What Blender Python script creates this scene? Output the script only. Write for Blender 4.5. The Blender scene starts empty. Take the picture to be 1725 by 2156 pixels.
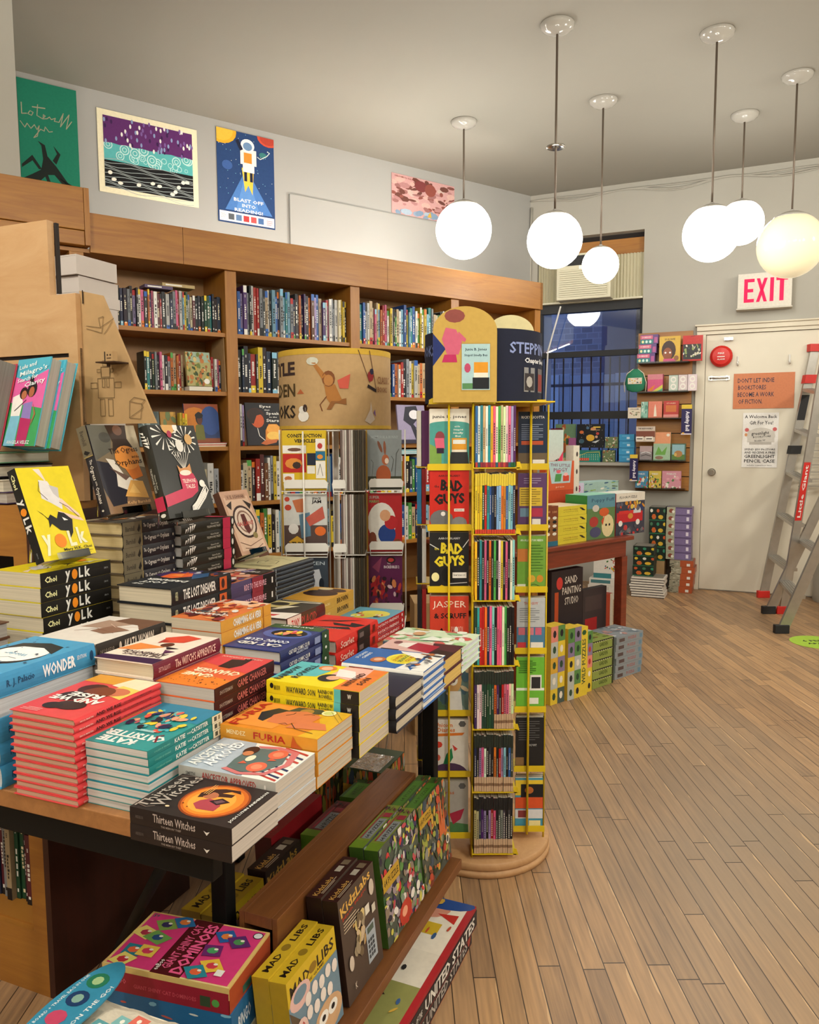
import bpy, math, random
from math import sin, cos, pi, radians, atan2, sqrt
from mathutils import Vector, Matrix
random.seed(7)
C = bpy.context.scene.collection
# ------------------------------------------------------------ camera, world, exposure
FPX, CX, CY, CH = 1650.0, 862.5, 1078.0, 1.38
PITCH, ROLL = radians(5.57), radians(0.27)
cd = bpy.data.cameras.new('camera'); cam = bpy.data.objects.new('camera', cd); C.objects.link(cam)
cd.sensor_fit = 'HORIZONTAL'; cd.sensor_width = 36.0; cd.lens = 36.0*FPX/1725.0; cd.clip_start = 0.05; cd.clip_end = 100
cam.matrix_world = Matrix.Translation((0, 0, CH)) @ Matrix.Rotation(pi/2-PITCH, 4, 'X') @ Matrix.Rotation(-ROLL, 4, 'Z')
bpy.context.scene.camera = cam
vs = bpy.context.scene.view_settings
vs.view_transform = 'Standard'; vs.look = 'None'; vs.gamma = 1.0; vs.use_curve_mapping = False
vs.exposure = 1.62
W = bpy.data.worlds.new('world'); bpy.context.scene.world = W; W.use_nodes = True
bg = W.node_tree.nodes['Background']; bg.inputs[0].default_value = (0.16, 0.27, 0.56, 1); bg.inputs[1].default_value = 4.6
GLOBE_POWER = 7.0; FAR_POWER = 36.0; COVE_POWER = 30.0

# ------------------------------------------------------------ measuring helpers
_M = cam.matrix_world.copy()
def ray(px, py):
    return (_M.to_3x3() @ Vector(((px-CX)/FPX, -(py-CY)/FPX, -1.0)))
def at(px, py, z=None, Y=None):
    d = ray(px, py); t = (z-CH)/d.z if z is not None else Y/d.y
    return Vector((0, 0, CH))+d*t
class Fr:                                     # a local frame standing on the floor
    def __init__(s, ox, oy, deg):
        s.o = Vector((ox, oy, 0)); s.a = radians(deg)
        s.X = Vector((cos(s.a), sin(s.a), 0)); s.Y = Vector((-sin(s.a), cos(s.a), 0))
    def w(s, x, y, z=0): return s.o+s.X*x+s.Y*y+Vector((0, 0, z))
    def pix(s, px, py, y=0):                  # point seen at a pixel on the plane local y
        d = ray(px, py); o = Vector((0, 0, CH)); q = s.o+s.Y*y
        p = o+d*((q-o).dot(s.Y)/d.dot(s.Y)); return (p-s.o).dot(s.X), p.z
    def loc(s, p): return (p-s.o).dot(s.X), (p-s.o).dot(s.Y)
_p0 = at(345, 700, Y=4.5)
BC = Fr(_p0.x, _p0.y, 36)                     # bookcase: x along it, y into it
_c = at(1118, 413, z=3.6); CEIL = 3.6
WB = Fr(_c.x, _c.y, -24.5)                    # back wall: x to the right, y behind it
WLdep = (Vector((_c.x, _c.y, 0))-BC.o).dot(BC.Y)
TB = Fr(-.31, 1.263, 67.5)                    # book table: x away, y to the left
RT = Fr(.749, 4.234, 39.7)                    # mahogany table: x away to the right, y inward
CF = Fr(0, 0, 0)

# ------------------------------------------------------------ materials
PAL = dict(k='17171b', n='1e2a4a', d='3a3c42', w='e6e4de', c='e8dcb8', r='b3201f', m='5e1a26', p='d8628c', o='dd7628', y='e0c22e',
           g='4f9a48', G='1f4a34', t='2f8f90', b='2a5fae', l='86bcd8', u='4b2a6a', v='a794c4', s='8f949a', e='c9b08a', a='6b4226')
def lin(h):
    if not isinstance(h, str): return tuple(h)
    h = PAL.get(h, h)
    if len(h) == 3: h = h[0]*2+h[1]*2+h[2]*2
    v = [int(h[i:i+2], 16)/255 for i in (0, 2, 4)]
    return tuple(((x+.055)/1.055)**2.4 if x > .04045 else x/12.92 for x in v)
def nt(name):
    m = bpy.data.materials.new(name); m.use_nodes = True; t = m.node_tree
    b = t.nodes['Principled BSDF']; return m, t, b
def N(t, typ, **k):
    n = t.nodes.new(typ)
    for a, v in k.items():
        if a.startswith('i_'): n.inputs[a[2:].replace('_', ' ')].default_value = v
        else: setattr(n, a, v)
    return n
def plain(name, col, rough=.5, metal=0, spec=.5, noise=0, scale=6, bump=0):
    m, t, b = nt(name); c = lin(col)
    b.inputs['Roughness'].default_value = rough; b.inputs['Metallic'].default_value = metal
    b.inputs['Specular IOR Level'].default_value = spec
    tc = N(t, 'ShaderNodeTexCoord'); nz = N(t, 'ShaderNodeTexNoise'); nz.inputs['Scale'].default_value = scale; nz.inputs['Detail'].default_value = 4
    t.links.new(tc.outputs['Object'], nz.inputs['Vector'])
    r = N(t, 'ShaderNodeValToRGB'); r.color_ramp.elements[0].position = .3; r.color_ramp.elements[1].position = .7
    r.color_ramp.elements[0].color = tuple(x*(1-noise) for x in c)+(1,); r.color_ramp.elements[1].color = tuple(min(1, x*(1+noise*.5)) for x in c)+(1,)
    t.links.new(nz.outputs['Fac'], r.inputs['Fac']); t.links.new(r.outputs['Color'], b.inputs['Base Color'])
    if bump:
        bp = N(t, 'ShaderNodeBump'); bp.inputs['Strength'].default_value = bump; bp.inputs['Distance'].default_value = .01
        t.links.new(nz.outputs['Fac'], bp.inputs['Height']); t.links.new(bp.outputs['Normal'], b.inputs['Normal'])
    return m
def wood(name, c0, c1, rough=.45, sc=(1.2, 14, 14), figure=2.2, coat=0.0):
    m, t, b = nt(name); tc = N(t, 'ShaderNodeTexCoord'); mp = N(t, 'ShaderNodeMapping'); mp.inputs['Scale'].default_value = sc
    t.links.new(tc.outputs['Object'], mp.inputs['Vector'])
    nz = N(t, 'ShaderNodeTexNoise'); nz.inputs['Scale'].default_value = figure; nz.inputs['Detail'].default_value = 8; nz.inputs['Roughness'].default_value = .65; nz.inputs['Distortion'].default_value = 1.2
    t.links.new(mp.outputs['Vector'], nz.inputs['Vector'])
    r = N(t, 'ShaderNodeValToRGB'); r.color_ramp.elements[0].position = .3; r.color_ramp.elements[1].position = .72
    r.color_ramp.elements[0].color = lin(c0)+(1,); r.color_ramp.elements[1].color = lin(c1)+(1,)
    t.links.new(nz.outputs['Fac'], r.inputs['Fac']); t.links.new(r.outputs['Color'], b.inputs['Base Color'])
    b.inputs['Roughness'].default_value = rough; b.inputs['Coat Weight'].default_value = coat
    bp = N(t, 'ShaderNodeBump'); bp.inputs['Strength'].default_value = .08; bp.inputs['Distance'].default_value = .003
    t.links.new(nz.outputs['Fac'], bp.inputs['Height']); t.links.new(bp.outputs['Normal'], b.inputs['Normal'])
    return m
def attr_mat(name, rough, lines=0, spec=.5, coat=0):
    m, t, b = nt(name); a = N(t, 'ShaderNodeAttribute'); a.attribute_name = 'Col'
    b.inputs['Roughness'].default_value = rough; b.inputs['Specular IOR Level'].default_value = spec; b.inputs['Coat Weight'].default_value = coat
    b.inputs['Coat Roughness'].default_value = .15
    tc = N(t, 'ShaderNodeTexCoord'); mp = N(t, 'ShaderNodeMapping'); nz = N(t, 'ShaderNodeTexNoise')
    t.links.new(tc.outputs['Object'], mp.inputs['Vector']); t.links.new(mp.outputs['Vector'], nz.inputs['Vector'])
    if lines: mp.inputs['Scale'].default_value = lines; nz.inputs['Scale'].default_value = 1; nz.inputs['Detail'].default_value = 3
    else: nz.inputs['Scale'].default_value = 60; nz.inputs['Detail'].default_value = 3
    mx = N(t, 'ShaderNodeMix', data_type='RGBA', blend_type='MULTIPLY'); mx.inputs[0].default_value = 1
    r = N(t, 'ShaderNodeValToRGB'); lo = .78 if lines else .94
    r.color_ramp.elements[0].position = .35; r.color_ramp.elements[1].position = .6
    r.color_ramp.elements[0].color = (lo, lo, lo, 1); r.color_ramp.elements[1].color = (1, 1, 1, 1)
    t.links.new(nz.outputs['Fac'], r.inputs['Fac']); t.links.new(a.outputs['Color'], mx.inputs[6]); t.links.new(r.outputs['Color'], mx.inputs[7])
    t.links.new(mx.outputs[2], b.inputs['Base Color'])
    return m
PRINT = attr_mat('printed_paper', .42, spec=.32, coat=.04)
MATTE = attr_mat('matte_print', .75, spec=.25)
PAGES = attr_mat('page_edges_flat', .9, (3, 3, 900), .2)      # pages stacked along z
PAGEX = attr_mat('page_edges_upright', .9, (900, 3, 3), .2)   # pages stacked along x
MAPLE = wood('honey_maple', '925c22', 'aa742c', .4, (1.2, 1.2, 14))
MAPLEV = wood('honey_maple_upright', '925c22', 'aa742c', .4, (14, 14, 1.2))
MAPLEIN = wood('maple_inner', '8c6238', 'a87e4c', .5, (1.2, 10, 1.2))
PLY = wood('birch_plywood', 'ae8558', 'c29e74', .5, (2, 2, 5), 1.6)
KIOSKD = wood('brown_with_table_shade', '32140a', '40190d', .5, (8, 8, 1))  # cabinet brown, deepened so the colour carries the table's shadow
MAHOG = wood('mahogany', '6a2a1a', '8a3a22', .32, (1.2, 12, 12), coat=.2)
MDF = wood('round_particle_board', 'b08458', 'c59a6c', .6, (5, 5, 5), 3)
TTOP = wood('table_wood', '8a5c34', 'a87444', .4, (1, 12, 12))
RACKW = wood('rack_brown_wood', '63391a', '7c4c24', .5, (1.2, 12, 12))
BLACK = plain('black_metal', '0a0908', .6, 0, .2)
DARK = plain('dark_gap', '1a100a', .8)
WALL = plain('wall_paint', 'aaa69c', .75, noise=.03, scale=2, bump=.03)
WALLW = plain('wall_paint_upper', 'a09f9b', .75, noise=.02, scale=2, bump=.02)
CEILM = plain('ceiling_paint', '98948a', .8, noise=.03, scale=1.2, bump=.03)
DOORM = plain('cream_door_paint', 'd9d1bf', .5, noise=.05, scale=3, bump=.02)
TRIMM = plain('cream_trim_paint', 'd5ccb8', .5, noise=.03)
WHITEG = plain('glossy_white_enamel', 'aaa69e', .1)
WHITEW = plain('white_coated_wire', 'e2dfd8', .3)
YELW = plain('yellow_coated_wire', 'd8b818', .35)
ALU = plain('brushed_aluminium', 'b4b0aa', .35, .85, noise=.08, scale=20)
CHROME = plain('worn_chrome', 'b8b4ac', .22, 1)
REDP = plain('red_plastic', 'c8241e', .4)
BLKP = plain('black_rubber', '1c1c1e', .6)
ACM = plain('ac_cream_plastic', 'cfc9b0', .5)
CORD = plain('taupe_rod', '6d6054', .4, .4)
KRAFT = plain('kraft_cardboard', 'a8875c', .85, noise=.08, scale=30)
KRAFTG = plain('grey_cardboard', 'bdb4ae', .85, noise=.04, scale=9)
CLOTH = plain('unbleached_cotton', 'd8cdb8', .95, noise=.06, scale=120, bump=.2)
FOIL = plain('silver_foil', 'd8dcd8', .12, .9, noise=.1, scale=30, bump=.6)
def glassm(name, tint, rough=.02, alpha=.25):
    m, t, b = nt(name); t.nodes.remove(b); o = t.nodes['Material Output']
    g = N(t, 'ShaderNodeBsdfGlossy'); g.inputs['Roughness'].default_value = rough; tr = N(t, 'ShaderNodeBsdfTransparent'); tr.inputs[0].default_value = tint
    mx = N(t, 'ShaderNodeMixShader'); fr = N(t, 'ShaderNodeFresnel'); fr.inputs[0].default_value = 1.5
    mt = N(t, 'ShaderNodeMath', operation='MULTIPLY_ADD'); mt.inputs[1].default_value = 1.0; mt.inputs[2].default_value = alpha
    t.links.new(fr.outputs[0], mt.inputs[0]); t.links.new(mt.outputs[0], mx.inputs[0]); t.links.new(tr.outputs[0], mx.inputs[1]); t.links.new(g.outputs[0], mx.inputs[2])
    t.links.new(mx.outputs[0], o.inputs[0]); return m
WGLASS = glassm('window_glass', (.8, .85, .95, 1), .02, .05)
CLEAR = glassm('clear_acrylic', (.93, .95, .95, 1), .05, .06)
def emis(name, col, s, rough=.1):
    m, t, b = nt(name); b.inputs['Base Color'].default_value = lin(col)+(1,); b.inputs['Emission Color'].default_value = lin(col)+(1,)
    b.inputs['Emission Strength'].default_value = s; b.inputs['Roughness'].default_value = rough; return m
GLOW = emis('lit_opal_glass', 'fdfbf2', GLOBE_POWER); GLOWB = emis('added_room_light_glass', 'fdf9ec', FAR_POWER)
GLOWD = emis('dim_opal_glass', 'e2d4b0', .2); TUBE = emis('fluorescent_tube', 'fffaf0', COVE_POWER)
EXITR = emis('exit_red', 'e01040', .35, .8)

def floor_mat():
    m, t, b = nt('worn_strip_floor'); L = t.links.new
    tc = N(t, 'ShaderNodeTexCoord'); mp = N(t, 'ShaderNodeMapping'); mp.inputs['Rotation'].default_value = (0, 0, radians(PLANK)); L(tc.outputs['Object'], mp.inputs['Vector'])
    sp = N(t, 'ShaderNodeSeparateXYZ'); L(mp.outputs[0], sp.inputs[0])
    def M(op, a, b_=None, c=None):
        n = N(t, 'ShaderNodeMath', operation=op)
        for i, v in enumerate((a, b_, c)):
            if v is None: continue
            if isinstance(v, (int, float)): n.inputs[i].default_value = v
            else: L(v, n.inputs[i])
        return n.outputs[0]
    xs = M('DIVIDE', sp.outputs[0], .0575); ix = M('FLOOR', xs); fx = M('FRACT', xs)
    wn = N(t, 'ShaderNodeTexWhiteNoise', noise_dimensions='1D'); L(ix, wn.inputs['W'])
    ys = M('ADD', M('DIVIDE', sp.outputs[1], .85), M('MULTIPLY', wn.outputs['Value'], 7.3)); iy = M('FLOOR', ys); fy = M('FRACT', ys)
    w2 = N(t, 'ShaderNodeTexWhiteNoise', noise_dimensions='2D'); cb = N(t, 'ShaderNodeCombineXYZ'); L(ix, cb.inputs[0]); L(iy, cb.inputs[1]); L(cb.outputs[0], w2.inputs['Vector'])
    m2 = N(t, 'ShaderNodeMapping'); m2.inputs['Scale'].default_value = (60, 3, 1); L(mp.outputs[0], m2.inputs[0])
    g = N(t, 'ShaderNodeTexNoise'); g.inputs['Scale'].default_value = 1.5; g.inputs['Detail'].default_value = 6; L(m2.outputs[0], g.inputs['Vector'])
    big = N(t, 'ShaderNodeTexNoise'); big.inputs['Scale'].default_value = .9; big.inputs['Detail'].default_value = 4; L(mp.outputs[0], big.inputs['Vector'])
    r = N(t, 'ShaderNodeValToRGB'); e = r.color_ramp.elements; e[0].position = .25; e[0].color = lin('745c48')+(1,); e[1].position = .8; e[1].color = lin('cca070')+(1,)
    f = M('ADD', M('MULTIPLY', g.outputs['Fac'], .55), M('ADD', M('MULTIPLY', w2.outputs['Value'], .22), M('MULTIPLY', big.outputs['Fac'], .25))); L(f, r.inputs['Fac'])
    # worn grey patch down the walkway against the warmer boards at the edges
    gy = N(t, 'ShaderNodeMix', data_type='RGBA'); L(r.outputs['Color'], gy.inputs[6]); gy.inputs[7].default_value = lin('8e7c68')+(1,)
    sw = N(t, 'ShaderNodeSeparateXYZ'); L(tc.outputs['Object'], sw.inputs[0])
    dx = M('DIVIDE', M('SUBTRACT', sw.outputs[0], 1.15), .75); dy = M('DIVIDE', M('SUBTRACT', sw.outputs[1], 2.2), 2.0)
    q = M('SUBTRACT', 1.0, M('ADD', M('MULTIPLY', dx, dx), M('MULTIPLY', dy, dy))); q = M('ADD', q, M('MULTIPLY', M('SUBTRACT', big.outputs['Fac'], .5), 2.2))
    qn = N(t, 'ShaderNodeMath', operation='MULTIPLY', use_clamp=True); L(q, qn.inputs[0]); qn.inputs[1].default_value = .75; L(qn.outputs[0], gy.inputs[0])
    wm = N(t, 'ShaderNodeMix', data_type='RGBA'); L(gy.outputs[2], wm.inputs[6]); wm.inputs[7].default_value = lin('dcb88a')+(1,)
    fine = N(t, 'ShaderNodeTexNoise'); fine.inputs['Scale'].default_value = 5; fine.inputs['Detail'].default_value = 5; L(mp.outputs[0], fine.inputs['Vector'])
    thr = M('SUBTRACT', 1.02, M('MULTIPLY', M('MAXIMUM', M('SUBTRACT', M('ADD', fine.outputs['Fac'], M('MULTIPLY', w2.outputs['Value'], .22)), .62), 0.0), .7)); ed = M('GREATER_THAN', fx, thr); L(M('MULTIPLY', ed, .55), wm.inputs[0])
    dk = N(t, 'ShaderNodeMix', data_type='RGBA'); L(wm.outputs[2], dk.inputs[6]); dk.inputs[7].default_value = lin('2e2118')+(1,)
    gap = M('MAXIMUM', M('LESS_THAN', fx, .05), M('LESS_THAN', fy, .0045)); L(M('MULTIPLY', gap, .92), dk.inputs[0])
    L(dk.outputs[2], b.inputs['Base Color']); b.inputs['Roughness'].default_value = .42
    bp = N(t, 'ShaderNodeBump'); bp.inputs['Strength'].default_value = .25; bp.inputs['Distance'].default_value = .004
    L(M('SUBTRACT', M('MULTIPLY', g.outputs['Fac'], .3), gap), bp.inputs['Height']); L(bp.outputs['Normal'], b.inputs['Normal'])
    return m
PLANK = -0.5
FLOORM = floor_mat()
def brick_mat():
    m, t, b = nt('blue_dusk_brick'); tc = N(t, 'ShaderNodeTexCoord'); mp = N(t, 'ShaderNodeMapping'); mp.inputs['Rotation'].default_value = (pi/2, 0, 0)
    br = N(t, 'ShaderNodeTexBrick'); br.inputs['Scale'].default_value = 3.5; br.inputs['Color1'].default_value = lin('4e4a4c')+(1,); br.inputs['Color2'].default_value = lin('6a6464')+(1,); br.inputs['Mortar'].default_value = lin('76706e')+(1,)
    t.links.new(tc.outputs['Object'], mp.inputs[0]); t.links.new(mp.outputs[0], br.inputs[0]); t.links.new(br.outputs[0], b.inputs['Base Color']); b.inputs['Roughness'].default_value = .9
    return m
BRICK = brick_mat()

# ------------------------------------------------------------ text outlines (Blender's own font), cached
_gl = {}
def glyphs(s, off=0.0):
    k = (s, off)
    if k in _gl: return _gl[k]
    cu = bpy.data.curves.new('t', 'FONT'); cu.body = s; cu.size = 1; cu.resolution_u = 1; cu.offset = off; cu.fill_mode = 'FRONT'
    ob = bpy.data.objects.new('t', cu); C.objects.link(ob); dg = bpy.context.evaluated_depsgraph_get()
    me = bpy.data.meshes.new_from_object(ob.evaluated_get(dg))
    vs_ = [(v.co.x, v.co.y) for v in me.vertices]; fs = [tuple(p.vertices) for p in me.polygons]
    bpy.data.objects.remove(ob); bpy.data.curves.remove(cu); bpy.data.meshes.remove(me)
    if vs_:
        x0 = min(v[0] for v in vs_); x1 = max(v[0] for v in vs_); y0 = min(v[1] for v in vs_); y1 = max(v[1] for v in vs_)
        vs_ = [((v[0]-x0)/(x1-x0+1e-9)-.5, (v[1]-y0)/(y1-y0+1e-9)-.5) for v in vs_]
    # keep the front-facing half only
    _gl[k] = (vs_, fs); return _gl[k]

def clip(pts):
    for ax, lim, sg in ((0, 0, 1), (0, 1, -1), (1, 0, 1), (1, 1, -1)):
        out = []
        for i in range(len(pts)):
            a, b = pts[i-1], pts[i]; ia = (a[ax]-lim)*sg >= 0; ib = (b[ax]-lim)*sg >= 0
            if ia != ib:
                t = (lim-a[ax])/(b[ax]-a[ax]); out.append((a[0]+(b[0]-a[0])*t, a[1]+(b[1]-a[1])*t))
            if ib: out.append(b)
        pts = out
        if len(pts) < 3: return []
    return pts

# art items, all in 0..1 of the panel, y up
def R(x, y, w, h, c): return ('p', [(x, y), (x+w, y), (x+w, y+h), (x, y+h)], c)
def E(x, y, rx, ry, c, n=16, rot=0):
    a = radians(rot)
    return ('p', [(x+rx*cos(2*pi*i/n)*cos(a)-ry*sin(2*pi*i/n)*sin(a), y+rx*cos(2*pi*i/n)*sin(a)+ry*sin(2*pi*i/n)*cos(a)) for i in range(n)], c)
def P(c, *pts): return ('p', list(pts), c)
def Lq(c, wd, *pts): return ('l', list(pts), wd, c)
def T(s, x, y, w, h, c, rot=0, off=.012): return ('t', s, x, y, w, h, c, rot, off)
def blobs(seed, cols, n, x0=0, y0=0, x1=1, y1=1, s=.08):
    r = random.Random(seed); o = []
    for i in range(n):
        o.append(E(r.uniform(x0, x1), r.uniform(y0, y1), s*r.uniform(.4, 1.3), s*r.uniform(.3, 1.1), cols[r.randrange(len(cols))], 7, r.uniform(0, 180)))
    return o
def fig(x, y, s, skin, hair, top, k=.7):      # small plain figure: head, hair, torso
    return [P(top, (x-s*.7*k, y-s*1.6), (x+s*.7*k, y-s*1.6), (x+s*.55*k, y-s*.45), (x, y-s*.3), (x-s*.55*k, y-s*.45)),
            E(x, y+s*.12, s*.5*k, s*.52, hair, 12), E(x+s*.05, y, s*.36*k, s*.42, skin, 12)]
def lines(c, x0, y0, x1, y1, n, wd=.01):
    return [R(x0, y0+(y1-y0)*i/max(1, n-1), (x1-x0)*(1 if i % 3 else .8), wd, c) for i in range(n)]

class MB:
    def __init__(s): s.v = []; s.f = []; s.c = []; s.m = []; s.mats = []; s.sm = []
    def mi(s, m):
        if m not in s.mats: s.mats.append(m)
        return s.mats.index(m)
    def face(s, pts, col, mat, sm=False):
        i = len(s.v); s.v += [tuple(p) for p in pts]; s.f.append(tuple(range(i, i+len(pts)))); s.c.append(col); s.m.append(s.mi(mat)); s.sm.append(sm)
    def box(s, x0, y0, z0, x1, y1, z1, col='ffffff', mat=None, skip='', top=None):
        mat = mat or PRINT; c = lin(col)
        p = [Vector((x, y, z)) for z in (z0, z1) for y in (y0, y1) for x in (x0, x1)]
        F = dict(b=(0, 2, 3, 1), t=(4, 5, 7, 6), f=(0, 1, 5, 4), k=(2, 6, 7, 3), l=(0, 4, 6, 2), r=(1, 3, 7, 5))
        for k, q in F.items():
            if k not in skip: s.face([p[i] for i in q], c, mat)
    def obox(s, o, ex, ey, ez, col='ffffff', mat=None):   # oriented box from corner o
        mat = mat or PRINT; c = lin(col); o, ex, ey, ez = map(Vector, (o, ex, ey, ez))
        p = [o+ex*a+ey*b+ez*d for d in (0, 1) for b in (0, 1) for a in (0, 1)]
        for q in ((0, 2, 3, 1), (4, 5, 7, 6), (0, 1, 5, 4), (2, 6, 7, 3), (0, 4, 6, 2), (1, 3, 7, 5)): s.face([p[i] for i in q], c, mat)
    def tube(s, pts, r, mat, col='ffffff', n=8, closed=False):
        pts = [Vector(p) for p in pts]; rings = []; c = lin(col); i0 = len(s.v)
        for i, p in enumerate(pts):
            d = (pts[min(i+1, len(pts)-1)]-pts[max(i-1, 0)]).normalized()
            u = d.cross(Vector((0, 0, 1))) if abs(d.z) < .9 else d.cross(Vector((1, 0, 0))); u.normalize(); w = d.cross(u)
            rr = r[i] if isinstance(r, (list, tuple)) else r
            for j in range(n): s.v.append(tuple(p+(u*cos(2*pi*j/n)+w*sin(2*pi*j/n))*rr))
        m = s.mi(mat)
        for i in range(len(pts)-1):
            for j in range(n):
                a = i0+i*n+j; b = i0+i*n+(j+1) % n
                s.f.append((a, a+n, b+n, b)); s.c.append(c); s.m.append(m); s.sm.append(True)
        s.f.append(tuple(i0+j for j in range(n))); s.f.append(tuple(i0+(len(pts)-1)*n+n-1-j for j in range(n)))
        s.c += [c, c]; s.m += [m, m]; s.sm += [False, False]
    def lathe(s, prof, mat, col='ffffff', n=24, ctr=(0, 0, 0), sx=1, sy=1):
        i0 = len(s.v); c = lin(col); m = s.mi(mat)
        for r, z in prof:
            for j in range(n): s.v.append((ctr[0]+r*cos(2*pi*j/n)*sx, ctr[1]+r*sin(2*pi*j/n)*sy, ctr[2]+z))
        for i in range(len(prof)-1):
            for j in range(n):
                a = i0+i*n+j; b = i0+i*n+(j+1) % n; s.f.append((a, b, b+n, a+n)); s.c.append(c); s.m.append(m); s.sm.append(True)
    def prism(s, pts2, o, ex, ey, th, mat, col='ffffff', front=None):
        # polygon pts2 in (ex,ey), extruded by th backwards from its front face
        o, ex, ey = Vector(o), Vector(ex), Vector(ey); n = ex.cross(ey).normalized(); c = lin(col)
        A = [o+ex*x+ey*y for x, y in pts2]; B = [p-n*th for p in A]
        s.face(A, lin(front) if front else c, mat); s.face(B[::-1], c, mat)
        for i in range(len(A)): j = (i+1) % len(A); s.face([A[j], A[i], B[i], B[j]], c, mat)
    def art(s, o, ex, ey, items, mat=None, lift=.0003, cyl=None):
        mat = mat or PRINT; o, ex, ey = Vector(o), Vector(ex), Vector(ey); n = ex.cross(ey).normalized(); Wd, Hd = ex.length, ey.length
        k = 0; st = min(9e-5, .003/max(1, len(items)))
        def put(pts, c):
            if cyl:      # wrap onto a drum: cyl=(cx,cy,r,a0,a1,z0,z1)
                cx, cy, r, a0, a1, z0, z1 = cyl
                s.face([(cx+(r+lift+k*st)*cos(a0+(a1-a0)*x), cy+(r+lift+k*st)*sin(a0+(a1-a0)*x), z0+(z1-z0)*y) for x, y in pts], c, mat)
            else: s.face([o+ex*x+ey*y+n*(lift+k*st) for x, y in pts], c, mat)
        for it in items:
            if it[0] == 'p':
                pts = clip(it[1])
                if pts: put(pts, lin(PAL.get(it[2], it[2])))
            elif it[0] == 'l':
                pts = it[1]; c = lin(PAL.get(it[3], it[3])); w2 = it[2]/2*Wd
                for a, b in zip(pts[:-1], pts[1:]):
                    dx, dy = (b[0]-a[0])*Wd, (b[1]-a[1])*Hd; l = sqrt(dx*dx+dy*dy) or 1; nx, ny = -dy/l*w2, dx/l*w2; tx, ty = dx/l*w2*.6, dy/l*w2*.6
                    q = clip([((a[0]*Wd+sx*nx+ux*tx if e == 0 else b[0]*Wd+sx*nx+ux*tx)/Wd, (a[1]*Hd+sx*ny+ux*ty if e == 0 else b[1]*Hd+sx*ny+ux*ty)/Hd) for e, sx, ux in ((0, -1, -1), (1, -1, 1), (1, 1, 1), (0, 1, -1))])
                    if q: put(q, c)
            else:
                _, tx_, x, y, w, h, c, rot, off = it; gv, gf = glyphs(tx_, off); c = lin(PAL.get(c, c)); a = radians(rot)
                v90 = abs(sin(a)) > .7; ww = w*(Hd if v90 else Wd); hh = h*(Wd if v90 else Hd)
                for f in gf:
                    pts = [gv[i] for i in f]
                    pp = [((x*Wd+p[0]*ww*cos(a)-p[1]*hh*sin(a))/Wd, (y*Hd+p[0]*ww*sin(a)+p[1]*hh*cos(a))/Hd) for p in pts]
                    put(pp, c)
            k += 1
    def build(s, name, parent=None, loc=None, rz=0, bevel=0):
        me = bpy.data.meshes.new(name); me.from_pydata(s.v, [], s.f)
        for m in s.mats: me.materials.append(m)
        me.polygons.foreach_set('material_index', s.m); me.polygons.foreach_set('use_smooth', s.sm)
        at_ = me.color_attributes.new('Col', 'FLOAT_COLOR', 'CORNER'); buf = []
        for f, c in zip(s.f, s.c): buf += (list(c[:3])+[1.0])*len(f)
        at_.data.foreach_set('color', buf); me.update()
        o = bpy.data.objects.new(name, me); C.objects.link(o)
        if parent: o.parent = parent
        if loc is not None: o.location = loc
        o.rotation_euler = (0, 0, rz)
        if bevel:
            # merge so bevels work, then bevel gently
            md = o.modifiers.new('weld', 'WELD'); md.merge_threshold = .0004
            md = o.modifiers.new('bevel', 'BEVEL'); md.width = bevel; md.segments = 2; md.limit_method = 'ANGLE'
        return o

def tag(o, label, cat, group=None, kind=None):
    if label: o['label'] = label
    if cat: o['category'] = cat
    if group: o['group'] = group
    if kind: o['kind'] = kind
    return o
def thing(name, label, cat, loc, rz=0, group=None):
    o = bpy.data.objects.new(name, None); C.objects.link(o); o.location = loc; o.rotation_euler = (0, 0, rz); o.empty_display_size = .05
    return tag(o, label, cat, group)
def struct(o): o['kind'] = 'structure'; return o
def copy_tree(o, parent=None):
    c = o.copy(); C.objects.link(c)
    if parent: c.parent = parent
    for ch in list(o.children): copy_tree(ch, c)
    return c
_o1 = ['', 'first', 'second', 'third', 'fourth', 'fifth', 'sixth', 'seventh', 'eighth', 'ninth', 'tenth', 'eleventh', 'twelfth', 'thirteenth', 'fourteenth', 'fifteenth', 'sixteenth', 'seventeenth', 'eighteenth', 'nineteenth']
def nth(i):
    if i < 20: return _o1[i]
    t = {2: 'twenty', 3: 'thirty', 4: 'forty'}[i//10]
    return t.replace('y', 'ieth') if i % 10 == 0 else t+'-'+_o1[i % 10]
CN = dict(k='black', n='navy', d='dark grey', w='white', c='cream', r='red', m='maroon', p='pink', o='orange', y='yellow', g='green', G='dark green', t='teal', b='blue', l='pale blue', u='purple', v='lilac', s='grey', e='beige', a='brown')

# ============================================================ THE ROOM
f = MB(); f.box(-4, -5, -.08, 7, 9.5, 0, 'ffffff', FLOORM); struct(f.build('floor'))
f = MB(); f.box(-5, -5, CEIL, 7, 9.5, CEIL+.1, 'ffffff', CEILM); struct(f.build('ceiling'))
# left wall behind the bookcase, in bookcase axes
cs, cdp = BC.loc(Vector((_c.x, _c.y, 0)))
f = MB(); f.box(-6, 0, 0, cs+.3, .12, CEIL, 'ffffff', WALLW); struct(f.build('wall_left', loc=BC.w(0, cdp), rz=BC.a))
# column cutting off the far left
kx = BC.loc(at(31, 200, Y=4.25)); cw = MB(); p = at(31, 120, Y=4.12)
cw.box(-2.0, 0, 0, 0, 1.2, CEIL, 'ffffff', WALL); struct(cw.build('wall_column', loc=(p.x, p.y, 0), rz=radians(31)))
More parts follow.
